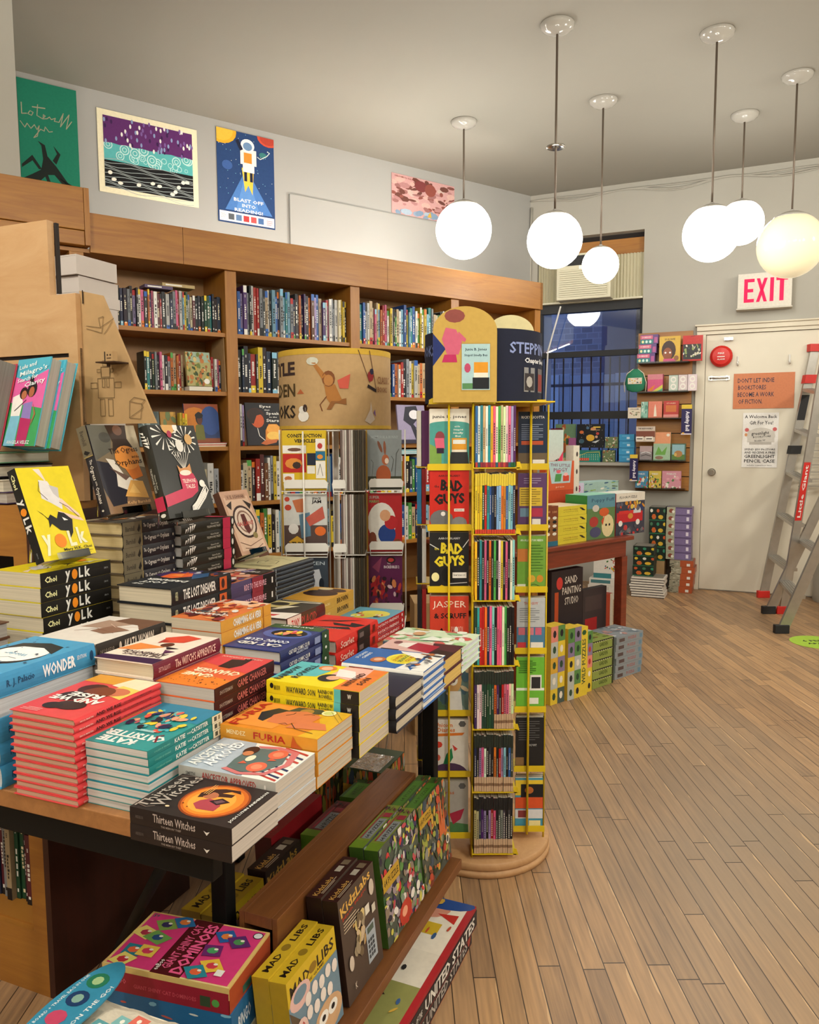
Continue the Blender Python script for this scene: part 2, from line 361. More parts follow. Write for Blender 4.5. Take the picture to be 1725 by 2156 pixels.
# lit band: a shallow ledge running along the wall over the bookcase
x0, z0 = BC.pix(611, 440, cdp-.02); x1, z1 = BC.pix(1117, 500, cdp-.02); zt = BC.pix(611, 408, cdp-.02)[1]
f = MB(); f.box(0, 0, 0, cs-x0-.02, .02, zt, 'ffffff', WALLW); struct(f.build('trim_1', loc=BC.w(x0, cdp-.0205), rz=BC.a))
# back wall with window opening
def PW(px, py, y=0): return WB.pix(px, py, y)
wx0 = PW(1132, 600)[0]; wx1 = PW(1355, 600)[0]; wz1 = PW(1358, 482)[1]; wz0 = PW(1345, 973)[1]
f = MB(); L_ = 5.2
f.box(0-.3, 0, 0, wx0, .22, CEIL, 'ffffff', WALL); f.box(wx1, 0, 0, L_, .22, CEIL, 'ffffff', WALL); f.box(wx0, 0, 0, wx1, .22, wz0, 'ffffff', WALL); f.box(wx0, 0, wz1, wx1, .22, CEIL, 'ffffff', WALL)
struct(f.build('wall_back', loc=WB.w(0, 0), rz=WB.a))
# right and rear walls closing the room behind the viewer
pr = WB.w(2.5, 0)
f = MB(); f.box(0, 0, 0, .12, 9, CEIL, 'ffffff', WALL); struct(f.build('wall_right', loc=(5.4, -3.2, 0), rz=0))
f = MB(); f.box(-3.6, 0, 0, 5.6, .12, CEIL, 'ffffff', WALL); struct(f.build('wall_rear', loc=(0, -3.3, 0)))
f = MB(); f.box(0, 0, 0, .12, 6.6, CEIL, 'ffffff', WALL); struct(f.build('wall_side', loc=(-3.6, -3.3, 0)))
# curved plaster foot of the wall return at the far right
p = at(1712, 1268, z=0)
f = MB(); f.lathe([(.3, 0), (.3, .28), (.27, .34), (.2, .36)], WALL, n=24); struct(f.build('trim_2', loc=(p.x+.33, p.y, 0)))
# thin cables along the top of the back wall
f = MB()
for dz, wob in ((0, .012), (-.03, .03), (-.045, .02)):
    pts = []
    for i in range(40):
        px = 1118+(1725-1118)*i/39; x, z = PW(px, 416-.127*(px-1118)); pts.append((x, -.012, z-.04+dz*min(1, i/6)*(.5+.5*sin(i*.4))+wob*.3*sin(i*.55)))
    f.tube(pts, .006, WALL, n=6)
x, z = PW(1117, 425); f.tube([(x+.02, -.012, z-.06), (x+.012, -.012, z-.3), (x+.012, -.012, 2.2)], .012, WALL, n=6)
tag(f.build('wall_cable', loc=WB.w(0, -.004), rz=WB.a), 'bundle of thin painted cables running along the top of the wall over window and door', 'cable')

# ---- window
xa, xb = wx0+.003, wx1-.003
def zw(py, px=1250, y=.06): return PW(px, py, y)[1]
w = MB(); 
zAC = zw(637); zs = [zAC, zw(655), zw(738), zw(750), zw(866), zw(882), wz0]
w.box(xa, .1, wz1-.05, xb, .16, wz1, '2a2018', DARK); w.box(xa, .08, zw(541), xb, .14, wz1-.045, 'ffffff', MAPLE)
w.box(xa, .05, zs[1], xb, .12, zs[0], '1a1a18', BLKP); w.box(xa, .07, zs[3], xb, .13, zs[2], '2a2a26', BLKP); w.box(xa, .06, zs[5], xb, .13, zs[4], '55564f', BLKP)
w.box(xa, .07, zs[6], xa+.03, .13, zs[1], '1a1a18', BLKP); w.box(xb-.03, .07, zs[6], xb, .13, zs[1], '1a1a18', BLKP)
fo = struct(w.build('window_1', loc=WB.w(0, 0), rz=WB.a))
g = MB(); g.box(xa+.03, .098, zs[6], xb-.03, .102, zs[1], 'ffffff', WGLASS); g.build('pane', fo)
w = MB()
for i in range(11):
    x = xa+.04+(xb-xa-.08)*i/10; w.box(x-.006, .16, zs[6], x+.006, .172, zs[2] if i % 2 else zs[3], '223', BLKP)
w.build('security_bar', fo)
w = MB(); w.box(xa, -.1, wz0-.03, xb, .1, wz0-.001, 'ffffff', WALL); w.build('window_sill', fo)
# air conditioner with accordion side panels
ax0, ax1 = PW(1182, 590, .02)[0], PW(1294, 590, .02)[0]; az0, az1 = zAC+.004, zw(541)-.002
ac = thing('air_conditioner', 'cream window air conditioner wedged above the dark window sash', 'air conditioner', WB.w(ax0, 0, az0), WB.a)
wd, hh = ax1-ax0, az1-az0
b = MB(); b.box(0, -.16, 0, wd, .2, hh, 'ffffff', ACM); b.build('case', ac, bevel=.006)
b = MB(); b.box(.03, -.166, hh*.74, wd*.62, -.161, hh*.95, '2c2a26', BLKP)
for i in range(5): b.box(.035, -.17, hh*(.755+.038*i), wd*.61, -.166, hh*(.765+.038*i), '777064', BLKP)
b.build('air_outlet', ac)
b = MB()
for i in range(13): z = .03+hh*.6*i/13; b.obox((.03, -.163, z), (wd-.06, 0, 0), (0, -.008, -.004), (0, 0, .012), 'ffffff', ACM)
b.build('front_grille', ac)
b = MB(); b.box(wd*.42, -.168, hh*.64, wd*.6, -.162, hh*.73, 'f0f0ea', PRINT); b.build('paper_tag', ac)
for sx0, sx1, nm in ((xa, ax0, 'left'), (ax1, xb, 'right')):
    b = MB(); n = 9
    for i in range(n):
        a_, b_ = sx0+(sx1-sx0)*i/n, sx0+(sx1-sx0)*(i+1)/n; m_ = (a_+b_)/2
        b.face([(a_, .03, az0), (m_, .055, az0), (m_, .055, az1), (a_, .03, az1)], lin('d0ccb8'), ACM); b.face([(m_, .055, az0), (b_, .03, az0), (b_, .03, az1), (m_, .055, az1)], lin('d0ccb8'), ACM)
    o = b.build('accordion_panel', ac); o.matrix_parent_inverse = Matrix.Translation((-ax0, 0, -az0))
b = MB(); b.box(xa-ax0, -.01, -.004, xb-ax0, .06, .012, 'ffffff', ACM); b.build('mounting_rail', ac)
# cord hanging in front of the window
x, z = PW(1181, 645, -.05); x2, z2 = PW(1154, 740, -.05); f = MB(); f.tube([(x, -.05, z), (x*.55+x2*.45, -.05, z*.55+z2*.45), (x2, -.05, z2), (x2-.02, -.05, z2-.5)], .008, WHITEW, n=6)
tag(f.build('power_cord', loc=WB.w(0, 0), rz=WB.a), 'white cord hanging from the air conditioner across the window', 'cord')
# building across the yard
f = MB(); f.box(-3, 2.6, -2, 7, 2.8, 6, 'ffffff', BRICK)
f.box(.9, 2.5, 1.9, 1.5, 2.59, 3.6, 'a8b0bc', MATTE); f.box(2.2, 2.5, 2.2, 2.7, 2.59, 3.4, '4a5260', MATTE); f.box(.2, 2.5, 1.5, .6, 2.59, 3.4, '3a404c', MATTE); f.box(1.35, 2.48, 1.9, 1.38, 2.5, 3.0, '30343c', MATTE)
tag(f.build('neighbouring_building', loc=WB.w(0, 0), rz=WB.a), 'brick building in blue dusk seen through the window', 'building')
f = MB()
for i in range(26): f.box(-.6+.12*i, 1.2+.006*(i % 2), 0, -.6+.12*i+.115, 1.23, 2.02+.01*(i % 3), ('8a9098', '9aa0a6', '848a94')[i % 3], MATTE)
for z in (.4, 1.3, 1.9): f.box(-.6, 1.19, z, 2.5, 1.199, z+.03, '30343c', MATTE)
tag(f.build('yard_fence', loc=WB.w(0, 0), rz=WB.a), 'vertical board fence in the yard seen through the lower window panes', 'fence')

# ---- door with frame
dx0 = PW(1479, 1000, .03)[0]; dz1 = PW(1479, 706)[1]; dxr = dx0+1.02
fr = MB(); fr.box(dx0-.075, -.03, 0, dx0, 0, dz1, 'ffffff', TRIMM); fr.box(dx0-.075, -.03, dz1, dxr+.09, 0, dz1+.03, 'ffffff', TRIMM)
fr.box(dx0-.075, -.045, dz1+.03, dxr+.09, 0, dz1+.07, 'ffffff', TRIMM); fr.box(dx0-.09, -.06, dz1+.07, dxr+.1, 0, dz1+.085, 'ffffff', TRIMM); fr.box(dxr, -.03, 0, dxr+.09, 0, dz1, 'ffffff', TRIMM)
struct(fr.build('trim_3', loc=WB.w(0, -.001), rz=WB.a, bevel=.004))
d = MB(); d.box(dx0+.004, -.012, .01, dxr-.004, -.002, dz1-.004, 'ffffff', DOORM)
door = struct(d.build('door_1', loc=WB.w(0, 0), rz=WB.a))
k = MB(); kx_, kz_ = PW(1499, 994, -.02)
def disc(mb, x, z, r, y0, y1, mat, n=20, col='ffffff'):
    mb.prism([(cos(2*pi*i/n)*r, sin(2*pi*i/n)*r) for i in range(n)], (x, y1, z), (1, 0, 0), (0, 0, 1), y0-y1 if y0 > y1 else y1-y0, mat, col)
disc(k, kx_, kz_, .034, -.012, -.022, CHROME); k.tube([(kx_, -.02, kz_), (kx_, -.05, kz_), (kx_, -.056, kz_), (kx_, -.085, kz_)], [.012, .014, .027, .022], CHROME, n=18); k.build('door_knob', door)
k = MB(); bx, bz = PW(1492, 797, -.02); bx2 = PW(1537, 797, -.02)[0]; k.box(bx, -.022, bz-.018, bx2, -.012, bz+.018, 'ffffff', CHROME); k.tube([(bx+.01, -.03, bz), (bx2-.01, -.03, bz)], .008, CHROME); k.box(bx+.02, -.036, bz-.022, bx+.035, -.012, bz+.022, '777777', CHROME); k.box(bx2-.03, -.036, bz-.022, bx2-.015, -.012, bz+.022, '777777', CHROME); k.build('slide_bolt', door)
k = MB(); bx, bz = PW(1535, 714, -.02); k.box(bx-.035, -.05, bz-.012, bx+.035, -.012, bz+.012, 'ffffff', CHROME); k.build('door_catch', door)
for q in ((1554, 762), (1663, 758)):
    k = MB(); bx, bz = PW(*q, -.015); k.tube([(bx, -.016, bz+.045), (bx, -.018, bz), (bx, -.03, bz-.03), (bx, -.05, bz-.02), (bx, -.052, bz)], .008, WHITEW, n=8); k.build('wall_hook', door)

# ---- flat notices and the EXIT box, in wall coordinates: front at local y
def panel(name, label, cat, fr_, y, TL, TRp, BL, items, col, th=.003, mat=None, group=None, wave=0):
    """thin panel whose corners are seen at three pixels"""
    x0, z1 = fr_.pix(*TL, y); x1, z1b = fr_.pix(*TRp, y); x0b, z0 = fr_.pix(*BL, y); z1 = (z1+z1b)/2
    return panelw(name, label, cat, fr_, y, (x0+x0b)/2, x1, z0, z1, items, col, th, mat, group)
def panelw(name, label, cat, fr_, y, x0, x1, z0, z1, items, col, th=.003, mat=None, group=None):
    b = MB(); m_ = mat or MATTE
    b.box(0, 0, 0, x1-x0, th, z1-z0, col, m_); b.art((0, 0, 0), (x1-x0, 0, 0), (0, 0, z1-z0), items, m_)
    return tag(b.build(name, loc=fr_.w(x0, y, z0), rz=fr_.a), label, cat, group)
dk = '1c2740'
panel('indie_poster', 'terracotta poster with dark capitals about indie bookstores taped to the door', 'poster', WB, -.018, (1546, 787), (1675, 783), (1543, 861),
  [T("DON'T LET INDIE", .37, .80, .6, .13, dk), T('BOOKSTORES', .31, .60, .46, .13, dk), T('BECOME A WORK', .375, .40, .6, .13, dk), T('OF FICTION.', .29, .2, .4, .13, dk)], 'c8794f', mat=PRINT)
panel('gift_poster', 'white poster on the door offering a free pencil case', 'poster', WB, -.018, (1565, 869), (1641, 869), (1562, 984),
  [T('A Welcome Back', .5, .93, .9, .06, 'k'), T('Gift For You!', .52, .82, .66, .07, 'k'), E(.52, .58, .4, .15, 'cfcac2', 20), R(.14, .46, .76, .22, 'cfcac2'), R(.2, .42, .62, .05, 'b8b2aa'), T('greenlight', .5, .62, .5, .08, 'k', 4), T('BOOKSTORE', .55, .565, .5, .035, 'k', 4), T('Brooklyn, NY', .5, .49, .3, .04, 'k', 4),
   E(.12, .69, .06, .035, 'd06a6a'), E(.9, .7, .06, .035, 'd06a6a'), E(.1, .6, .04, .03, 'd89a6a'), T('SPEND $50 IN-STORE', .5, .33, .86, .04, 'k'), T('AND RECEIVE A FREE', .5, .275, .86, .04, 'k'), T('GREENLIGHT', .5, .205, .86, .06, 'k'), T('PENCIL CASE', .5, .12, .86, .06, 'k'), T('while supplies last', .5, .04, .7, .025, '555555', 0, 0)], 'ebe8e4')
ex = MB(); x0, z1 = PW(1555, 578, -.1); x1, _ = PW(1669, 590, -.1); _, z0 = PW(1555, 650, -.1); wd, hh = x1-x0, z1-z0
sg = thing('exit_sign', 'boxy off-white EXIT sign with red letters above the door', 'exit sign', WB.w(x0, -.1, z0), WB.a)
ex.box(0, 0, 0, wd, .1, hh, 'd8d2c6', MATTE); ex.box(-.008, -.006, -.012, wd+.008, .1, 0, 'cfc9bd', MATTE); ex.build('housing', sg, bevel=.003)
ex = MB()
def letter(mb, polys, x, w_, z, h_, mat):
    for pl in polys: mb.face([(x+a*w_, -.003, z+b_*h_) for a, b_ in pl], lin('f0184a'), mat)
lw = wd*.19; zz0, hz = hh*.16, hh*.68
letter(ex, [[(0, 0), (.35, 0), (.35, 1), (0, 1)], [(.35, 0), (1, 0), (1, .14), (.35, .14)], [(.35, .43), (.9, .43), (.9, .57), (.35, .57)], [(.35, .86), (1, .86), (1, 1), (.35, 1)]], wd*.12, lw, zz0, hz, EXITR)
letter(ex, [[(0, 0), (.3, 0), (1, 1), (.7, 1)], [(.7, 0), (1, 0), (.3, 1), (0, 1)]], wd*.35, lw*1.05, zz0, hz, EXITR)
letter(ex, [[(0, 0), (1, 0), (1, 1), (0, 1)]], wd*.6, lw*.36, zz0, hz, EXITR)
letter(ex, [[(.32, 0), (.68, 0), (.68, 1), (.32, 1)], [(0, .86), (1, .86), (1, 1), (0, 1)]], wd*.71, lw*1.1, zz0, hz, EXITR)
ex.build('letters', sg)
# red alarm bell
x, z = PW(1519, 750, -.06); bl = thing('fire_bell', 'round red fire alarm bell beside the top corner of the door', 'alarm bell', WB.w(x, -.0125, z), WB.a)
b = MB(); 
for i, (r1, y1, r2, y2) in enumerate([(.03, 0, .03, -.03), (.092, -.03, .09, -.05), (.09, -.05, .07, -.07), (.07, -.07, .02, -.08)]):
    n = 24
    for j in range(n):
        a0, a1 = 2*pi*j/n, 2*pi*(j+1)/n; b.face([(r1*cos(a0), y1, r1*sin(a0)), (r1*cos(a1), y1, r1*sin(a1)), (r2*cos(a1), y2, r2*sin(a1)), (r2*cos(a0), y2, r2*sin(a0))], lin('b01a1e'), REDP, True)
n = 24; b.face([(.092*cos(2*pi*j/n), -.03, -.092*sin(2*pi*j/n)) for j in range(n)], lin('b01a1e'), REDP); b.face([(.02*cos(2*pi*j/n), -.08, .02*sin(2*pi*j/n)) for j in range(n)], lin('b01a1e'), REDP)
b.build('gong', bl)
b = MB(); b.box(-.04, 0, -.05, .04, -.001, .05, 'ffffff', REDP); b.art((-.05, -.084, -.05), (.1, 0, 0), (0, 0, .1), [T('FIRE', .5, .72, .5, .14, 'w'), R(.2, .4, .6, .06, 'w'), T('ALARM', .5, .22, .6, .12, 'w')]); b.build('face_text', bl)

# ---- posters on the left wall
WL = Fr(BC.w(0, cdp).x, BC.w(0, cdp).y, 36)
r = random.Random(3)
drops = [E(r.uniform(0, 1), r.uniform(.62, 1), .012, .032, ('w', '7a5a9a', '3a1c4c', '8898c0')[i % 4], 8) for i in range(70)]
rings = []
for i in range(26):
    x, y, q = r.uniform(0, 1), r.uniform(.4, .62), r.uniform(.02, .06)
    rings += [E(x, y, q, q*1.35, 'bfe0dc', 14), E(x, y, q*.8, q*1.08, '58b0b0', 14)]
    if q > .035: rings += [E(x, y, q*.5, q*.68, 'bfe0dc', 12), E(x, y, q*.35, q*.47, '58b0b0', 12)]
waves = [Lq('aab4b4', .005, *[(t/14, y0+.022*sin(t*.9+y0*30)-.06*t/14) for t in range(15)]) for y0 in [.04*i for i in range(11)]]
stones = [E(r.uniform(.05, .95), r.uniform(.05, .3), .03, .025, 'e8e4d8', 7, r.uniform(0, 90)) for i in range(11)]
panel('rain_print', 'cream-bordered landscape print of purple rain, teal rings and black waves', 'poster', WL, -.006, (203, 228), (414, 272), (210, 402),
  [R(.055, .07, .89, .86, '141416')]+[('p', [(.055+a*.89, .07+b_*.86) for a, b_ in it[1]], it[2]) if it[0] == 'p' else ('l', [(.055+a*.89, .07+b_*.86) for a, b_ in it[1]], it[2], it[3]) for it in
   [R(0, .38, 1, .3, '58b0b0')]+rings+[R(0, 0, 1, .38, '141416')]+[('p', [(0, .6)]+[(t/12, .62+.012*(t % 2)) for t in range(13)]+[(1, 1), (0, 1)], '5c2a66')]+drops+waves+stones], 'e9e0c0')
stars = [E(r.uniform(0, 1), r.uniform(.3, 1), .006, .004, ('w', '8ad0d8')[i % 2], 5) for i in range(60)]
panel('blast_off_poster', 'navy space poster reading BLAST OFF INTO READING with a little astronaut', 'poster', WL, -.006, (459, 262), (576, 300), (456, 464),
  stars+[E(.08, .98, .26, .14, 'e0a82a', 18), E(.08, .98, .2, .11, 'e8b840', 18), E(.9, 1.0, .2, .1, 'c8503a', 16), E(.9, .99, .15, .07, 'b04030', 16), E(.17, .62, .09, .05, '3c5c98', 14), E(.8, .8, .07, .03, '3a7a7a', 12), Lq('d8e4e0', .012, (.7, .77), (.75, .75), (.87, .8), (.92, .84), (.88, .85)),
   P('4a78b8', (.5, .62), (.12, .14), (.95, .14)), P('5a8ac8', (.5, .6), (.3, .14), (.72, .14)),
   P('e8c048', (.42, .62), (.47, .36), (.53, .44), (.6, .34), (.63, .62)), R(.46, .48, .05, .12, '1c2238'), R(.56, .48, .05, .12, '1c2238'),
   R(.44, .58, .2, .08, 'e8e4e0'), R(.4, .66, .28, .17, 'e4e0dc'), R(.46, .68, .14, .11, 'd88a30'), E(.53, .87, .12, .07, 'dfe4ea', 16), E(.53, .86, .08, .045, '6a8ab0', 14), P('1c2238', (.4, .8), (.32, .9), (.37, .92), (.45, .82)),
   T('BLAST OFF', .53, .265, .52, .038, 'w', 0, .02), T('INTO', .53, .21, .24, .038, 'w', 0, .02), T('READING!', .53, .155, .5, .038, 'w', 0, .02), R(.02, .015, .96, .105, 'eae8e8')]+
  [R(.17+.13*i, .035, .1, .065, ('555a60', '5a78a0', 'b03a3a', 'c05050', '4a6a9a')[i]) for i in range(5)]+lines('c06060', .84, .04, .95, .08, 3, .006)+lines('999999', .04, .05, .13, .09, 4, .004), '26416f')
panel('teal_poster', 'teal poster with handwriting and a dark long-snouted animal, next to the column', 'poster', WL, -.006, (37, 163), (160, 190), (43, 395),
  [Lq('a8a58c', .016, (.06, .78), (.06, .68), (.14, .69)), Lq('a8a58c', .014, (.2, .72), (.16, .69), (.22, .68), (.25, .71), (.2, .72)), Lq('a8a58c', .014, (.33, .79), (.31, .69), (.4, .67), (.45, .7), (.42, .71), (.41, .67), (.48, .68), (.52, .7), (.55, .68), (.62, .7), (.6, .67), (.68, .67), (.76, .76), (.7, .63), (.76, .68), (.86, .76), (.8, .62), (.9, .7)), Lq('a8a58c', .02, (.24, .76), (.45, .77)),
   Lq('a8a58c', .014, (.03, .61), (.1, .56), (.14, .6), (.2, .56), (.26, .6), (.3, .56), (.34, .6), (.3, .5), (.24, .48), (.36, .57), (.42, .56), (.44, .6), (.5, .56), (.56, .57)),
   P('1c2420', (.02, .09), (.2, .15), (.34, .2), (.38, .3), (.46, .33), (.6, .25), (.78, .12), (.92, .05), (.94, .08), (.9, .02), (.75, .06), (.56, .17), (.45, .16), (.5, .08), (.7, .02), (.46, .06), (.4, .14), (.2, .03), (.05, .02)),
   P('1c2420', (.38, .3), (.36, .42), (.3, .46), (.42, .43), (.46, .32)), P('1c2420', (.54, .3), (.62, .37), (.56, .44), (.68, .37), (.6, .27)), P('1c2420', (.02, .22), (.2, .32), (.36, .2), (.3, .2), (.2, .27), (.02, .19))], '1f7d63')
panel('city_poster', 'small curling pink and brown illustrated city poster high on the wall', 'poster', WL, -.006, (825, 362), (957, 394), (825, 447),
  blobs(5, ['8a5048', 'b08080', '6a4038', 'd0a8a0', '9a6a68', '7a4a44', 'c8b0a8'], 80, .02, .22, .98, .95, .07)+blobs(6, ['7a90a8', '8a9ab0', 'a0b0c0'], 14, 0, .0, 1, .14, .08)+[E(.45, .8, .1, .14, '7a3c3c'), E(.6, .75, .09, .16, '8a4a40'), P('c8a040', (.55, .05), (.62, .05), (.6, .2)), T('WELCOME TO THE BOOKS', .22, .93, .36, .035, '8a4038', -2)], 'c79a98')

# ============================================================ LAMPS
def pendant(px, py_top, gx, gy, gd, mat, label, ring=None):
    c = at(px, py_top, z=CEIL); Yd = c.y; g = at(gx, gy, Y=Yd); r = gd/2*g.y/FPX*1.0
    cx = c.x
    t = thing('pendant_lamp', label, 'pendant lamp', (cx, Yd, CEIL), 0, 'globe pendant lamps')
    zc = g.z-CEIL
    b = MB(); pr = [(.001, -.055), (.02, -.054), (.06, -.042), (.085, -.025), (.094, -.008), (.09, 0)]; b.lathe(pr, WHITEG); b.build('canopy', t)
    b = MB(); b.tube([(0, 0, -.05), (0, 0, zc+r*.98)], .0065, CORD, n=8); b.tube([(0, 0, zc+r*1.1), (0, 0, zc+r*.95)], [.011, .014], WHITEG, n=10); b.build('rod', t)
    if ring is not None:
        b = MB(); z = at(px, ring, Y=Yd).z-CEIL; b.lathe([(.018, z), (.05, z-.004), (.052, z+.004), (.018, z+.006), (.018, z)], CHROME, n=20); b.build('rod_ring', t)
    b = MB(); b.lathe([(.012, zc+r*1.03), (r*.3, zc+r*.99), (r*.52, zc+r*.88), (r*.56, zc+r*.82), (r*.5, zc+r*.84)], WHITEG if mat is not GLOWD else WHITEG, n=28); b.build('cap', t)
    b = MB(); b.lathe([(max(.0005, r*sin(pi*i/18)), zc+r*cos(pi*i/18)) for i in range(19)], mat, n=32); b.build('globe', t)
    return t
pendant(977, 255, 967, 485, 114, GLOW, 'round white pendant lamp hanging in front of the small pink poster, leftmost of the row')
pendant(1174, 50, 1162, 506, 112, GLOW, 'pendant globe lamp with a chrome ring halfway down its rod', 310)
pendant(1271, 210, 1260, 558, 74, GLOW, 'smallest globe pendant, hanging in front of the air conditioner')
pendant(1511, 67, 1486, 492, 112, GLOW, 'bright globe pendant left of and overlapping the smaller globe near the exit sign')
pendant(1569, 240, 1563, 469, 88, GLOW, 'globe pendant partly behind its bright neighbour, beside the wall cutout spot')
pendant(1680, 157, 1661, 517, 130, GLOWD, 'large dim cream globe pendant overlapping the EXIT sign')
for i, (x, y) in enumerate([(-1.4, -1.2), (.6, -1.6), (2.8, -1.2), (-1.6, .9), (3.6, 1.0), (4.3, 3.6), (1.6, .6)]):  # out-of-view globes added overhead and behind the viewer to brighten the room
    t = thing('pendant_lamp', 'globe pendant lamp of the front of the shop, %s' % ['over the rear left', 'over the rear middle', 'over the rear right', 'over the left aisle', 'over the right aisle', 'far along the right wall', 'above the walkway'][i], 'pendant lamp', (x, y, CEIL), 0, 'globe pendant lamps of the front room')
    b = MB(); b.lathe([(.001, -.055), (.06, -.042), (.094, -.008), (.09, 0)], WHITEG); b.build('canopy', t)
    b = MB(); b.tube([(0, 0, -.05), (0, 0, -.5)], .0065, CORD); b.build('rod', t)
    b = MB(); b.lathe([(max(.0005, .15*sin(pi*i/14)), -.64+.15*cos(pi*i/14)) for i in range(15)], GLOWB, n=24); b.build('globe', t)

# ============================================================ WALL BOOKCASE
SH = [.30, .645, .98, 1.32, 1.645, 1.99]
bay = [-.85, -.0, 0, 0]
posts = [-.45, .409, 1.275, 2.122, 2.955]; pw = .036
case_ = thing('bookcase', 'long honey maple wall bookcase with five bays under a deep crown board', 'bookcase', BC.w(0, 0), BC.a)
b = MB(); b.box(-1.32, .335, 0, 2.985, .35, 2.38, 'ffffff', MAPLEIN); b.build('back_panel', case_)
for i, s in enumerate([-1.3]+posts):
    b = MB(); e = .03 if i == 5 else pw; b.box(s-e, 0, 0, s+e, .335, 2.352, 'ffffff', MAPLEV); b.build('upright', case_, bevel=.002)
for i, (s0, s1) in enumerate(zip([-.39]+[.12*0-.0]*0+[.0]*0, [.0]*0)): pass
for i in range(5):
    s0 = ([-1.3]+posts)[i]+pw; s1 = posts[i]-(pw if i < 4 else .03)
    for z in ([.08]+SH if i else SH[:2]+SH[4:]):
        b = MB(); b.box(s0, .012, z-.024, s1, .334, z, 'ffffff', MAPLE); b.build('shelf', case_)
for s0, s1 in ((-.385, .12), (.12, 1.52), (1.52, 2.985)):
    b = MB(); b.box(s0+.001, -.022, 2.352, s1-.001, 0, 2.556, 'ffffff', MAPLE); b.build('crown_board', case_, bevel=.0015)
b = MB(); b.box(-1.32, 0, 2.352, 2.985, .35, 2.372, 'ffffff', MAPLE); b.build('top_panel', case_)
b = MB(); b.box(2.96, -.022, 2.352, 2.985, .35, 2.556, 'ffffff', MAPLE); b.build('crown_end', case_)
# taller box unit at its left end
blk = thing('wall_cupboard', 'darker maple box unit rising above the left end of the bookcase crown', 'cupboard', BC.w(-.72, -.06, 0), BC.a)
b = MB(); b.box(-.6, 0, 2.452, .302, .36, 2.668, 'ffffff', MAPLE); b.build('upper_box', blk, bevel=.003)
b = MB(); b.box(-.6, .006, 2.376, .302, .3, 2.45, 'ffffff', MAPLE); b.build('lower_box', blk, bevel=.003)
b = MB(); b.box(.303, -.002, 2.376, .33, .36, 2.668, 'ffffff', MAPLEV); b.build('end_strip', blk, bevel=.002)
# fluorescent tubes lying on top, behind the crown, washing the wall
for i, s in enumerate((.75, 1.95)):
    t = thing('light_fixture', 'fluorescent tube fitting lying on the bookcase behind the crown board, %s' % ('nearer the posters', 'nearer the corner')[i], 'light fixture', BC.w(s, .24, 2.373), BC.a, 'tubes behind the crown')
    b = MB(); b.box(-.5, -.03, 0, .5, .03, .03, 'eeeeee', WHITEG); b.build('batten', t)
    b = MB(); b.tube([(-.48, 0, .045), (.48, 0, .045)], .013, TUBE, n=10); b.build('tube', t)

def upbook(w, h, d, code, rnd, lean=0, px=1, style=None):
    """one closed book standing upright, spine to the front (-y); local origin bottom left front"""
    b = MB(); c = PAL[code]; q = lin(c); k = rnd.uniform(.5, 1.0); q = tuple(min(1, v*k+rnd.uniform(0, .01)) for v in q)
    b.box(0, 0, 0, w, d, h, q, PRINT, skip='tk' if d > .05 else '')
    b.face([(0, 0, h), (w, 0, h), (w, .004, h), (0, .004, h)], q, PRINT)
    cr = lin('d8d0bc'); b.face([(.001, .004, h-.003), (w-.001, .004, h-.003), (w-.001, d, h-.003), (.001, d, h-.003)], cr, PAGEX); b.face([(0, d, 0), (0, d, h), (w, d, h), (w, d, 0)], cr, PAGEX)
    light = code in 'wceylpsov'; ink = 'k' if light else ('w' if rnd.random() < .7 else 'c'); acc = rnd.choice('rykwoblgk')
    it = []
    y0 = rnd.uniform(.25, .45); y1 = y0+rnd.uniform(.25, .4)
    n = rnd.randint(4, 9)
    for i in range(n):
        a = y0+(y1-y0)*i/n; it.append(R(.3, a, .42 if rnd.random() < .8 else .25, (y1-y0)/n*.72, ink))
    if rnd.random() < .5: it.append(R(.0, .0, 1, rnd.uniform(.08, .2), acc))
    if rnd.random() < .3: it.append(R(.0, .86, 1, .14, acc))
    it.append(R(.3, .08, .4, .04, ink)); it += [R(.38, .76+.02*j, .24, .012, ink) for j in range(3)]
    if style: it = style(rnd)
    b.art((0, 0, 0), (w, 0, 0), (0, 0, h), it)
    return b
def shelf_row(fr, x0, x1, z, y, spec, hr, phrase, group, dr=(.13, .16), wr=(.012, .03), name='book', seed=1, kind='book', lean=None, start=1):
    rnd = random.Random(seed); x = x0; i = start-1
    lab = {}
    ws = [rnd.uniform(*wr) for _ in spec]; k = (x1-x0-.002*len(spec))/sum(ws) if x1 else 1; k = min(k, 1.35) if x1 else 1
    for ch, w in zip(spec, ws):
        if ch == ' ': x += w*k; continue
        i += 1; w *= k; h = rnd.uniform(*hr); d = rnd.uniform(*dr)
        o = upbook(w, h, d, ch, rnd).build(name, loc=fr.w(x, y+rnd.uniform(0, .02), z+.0005), rz=fr.a)
        if lean and lean[0] <= i <= lean[1]:
            o.rotation_euler = (0, radians(lean[2]), fr.a); o.location = fr.w(x, y+.01, z+.001+(w*sin(radians(-lean[2])) if lean[2] < 0 else 0))
        tag(o, '%s %s, %s from left %s' % (('slim ' if w < .018 else '')+CN[ch], kind, nth(i), phrase), 'book', group)
        x += w+.002
    return x
bk = 'knksvskwpkoukcpekwrkvksrmpwwyGcksknkdkGkd'
shelf_row(BC, -.235, .365, SH[5], .04, 'knkskvkwpkoupwmrkwnsprwlyGwcmkdkGGtkkn', (.195, .225), 'on the top shelf of the first bay', 'novels on the top shelf of the first bay', seed=11)
shelf_row(BC, -.1, .13, SH[4], .05, 'ktkGskpwksoeore', (.19, .22), 'on the second shelf of the first bay', 'novels on the second shelf of the first bay', seed=12, wr=(.014, .024))
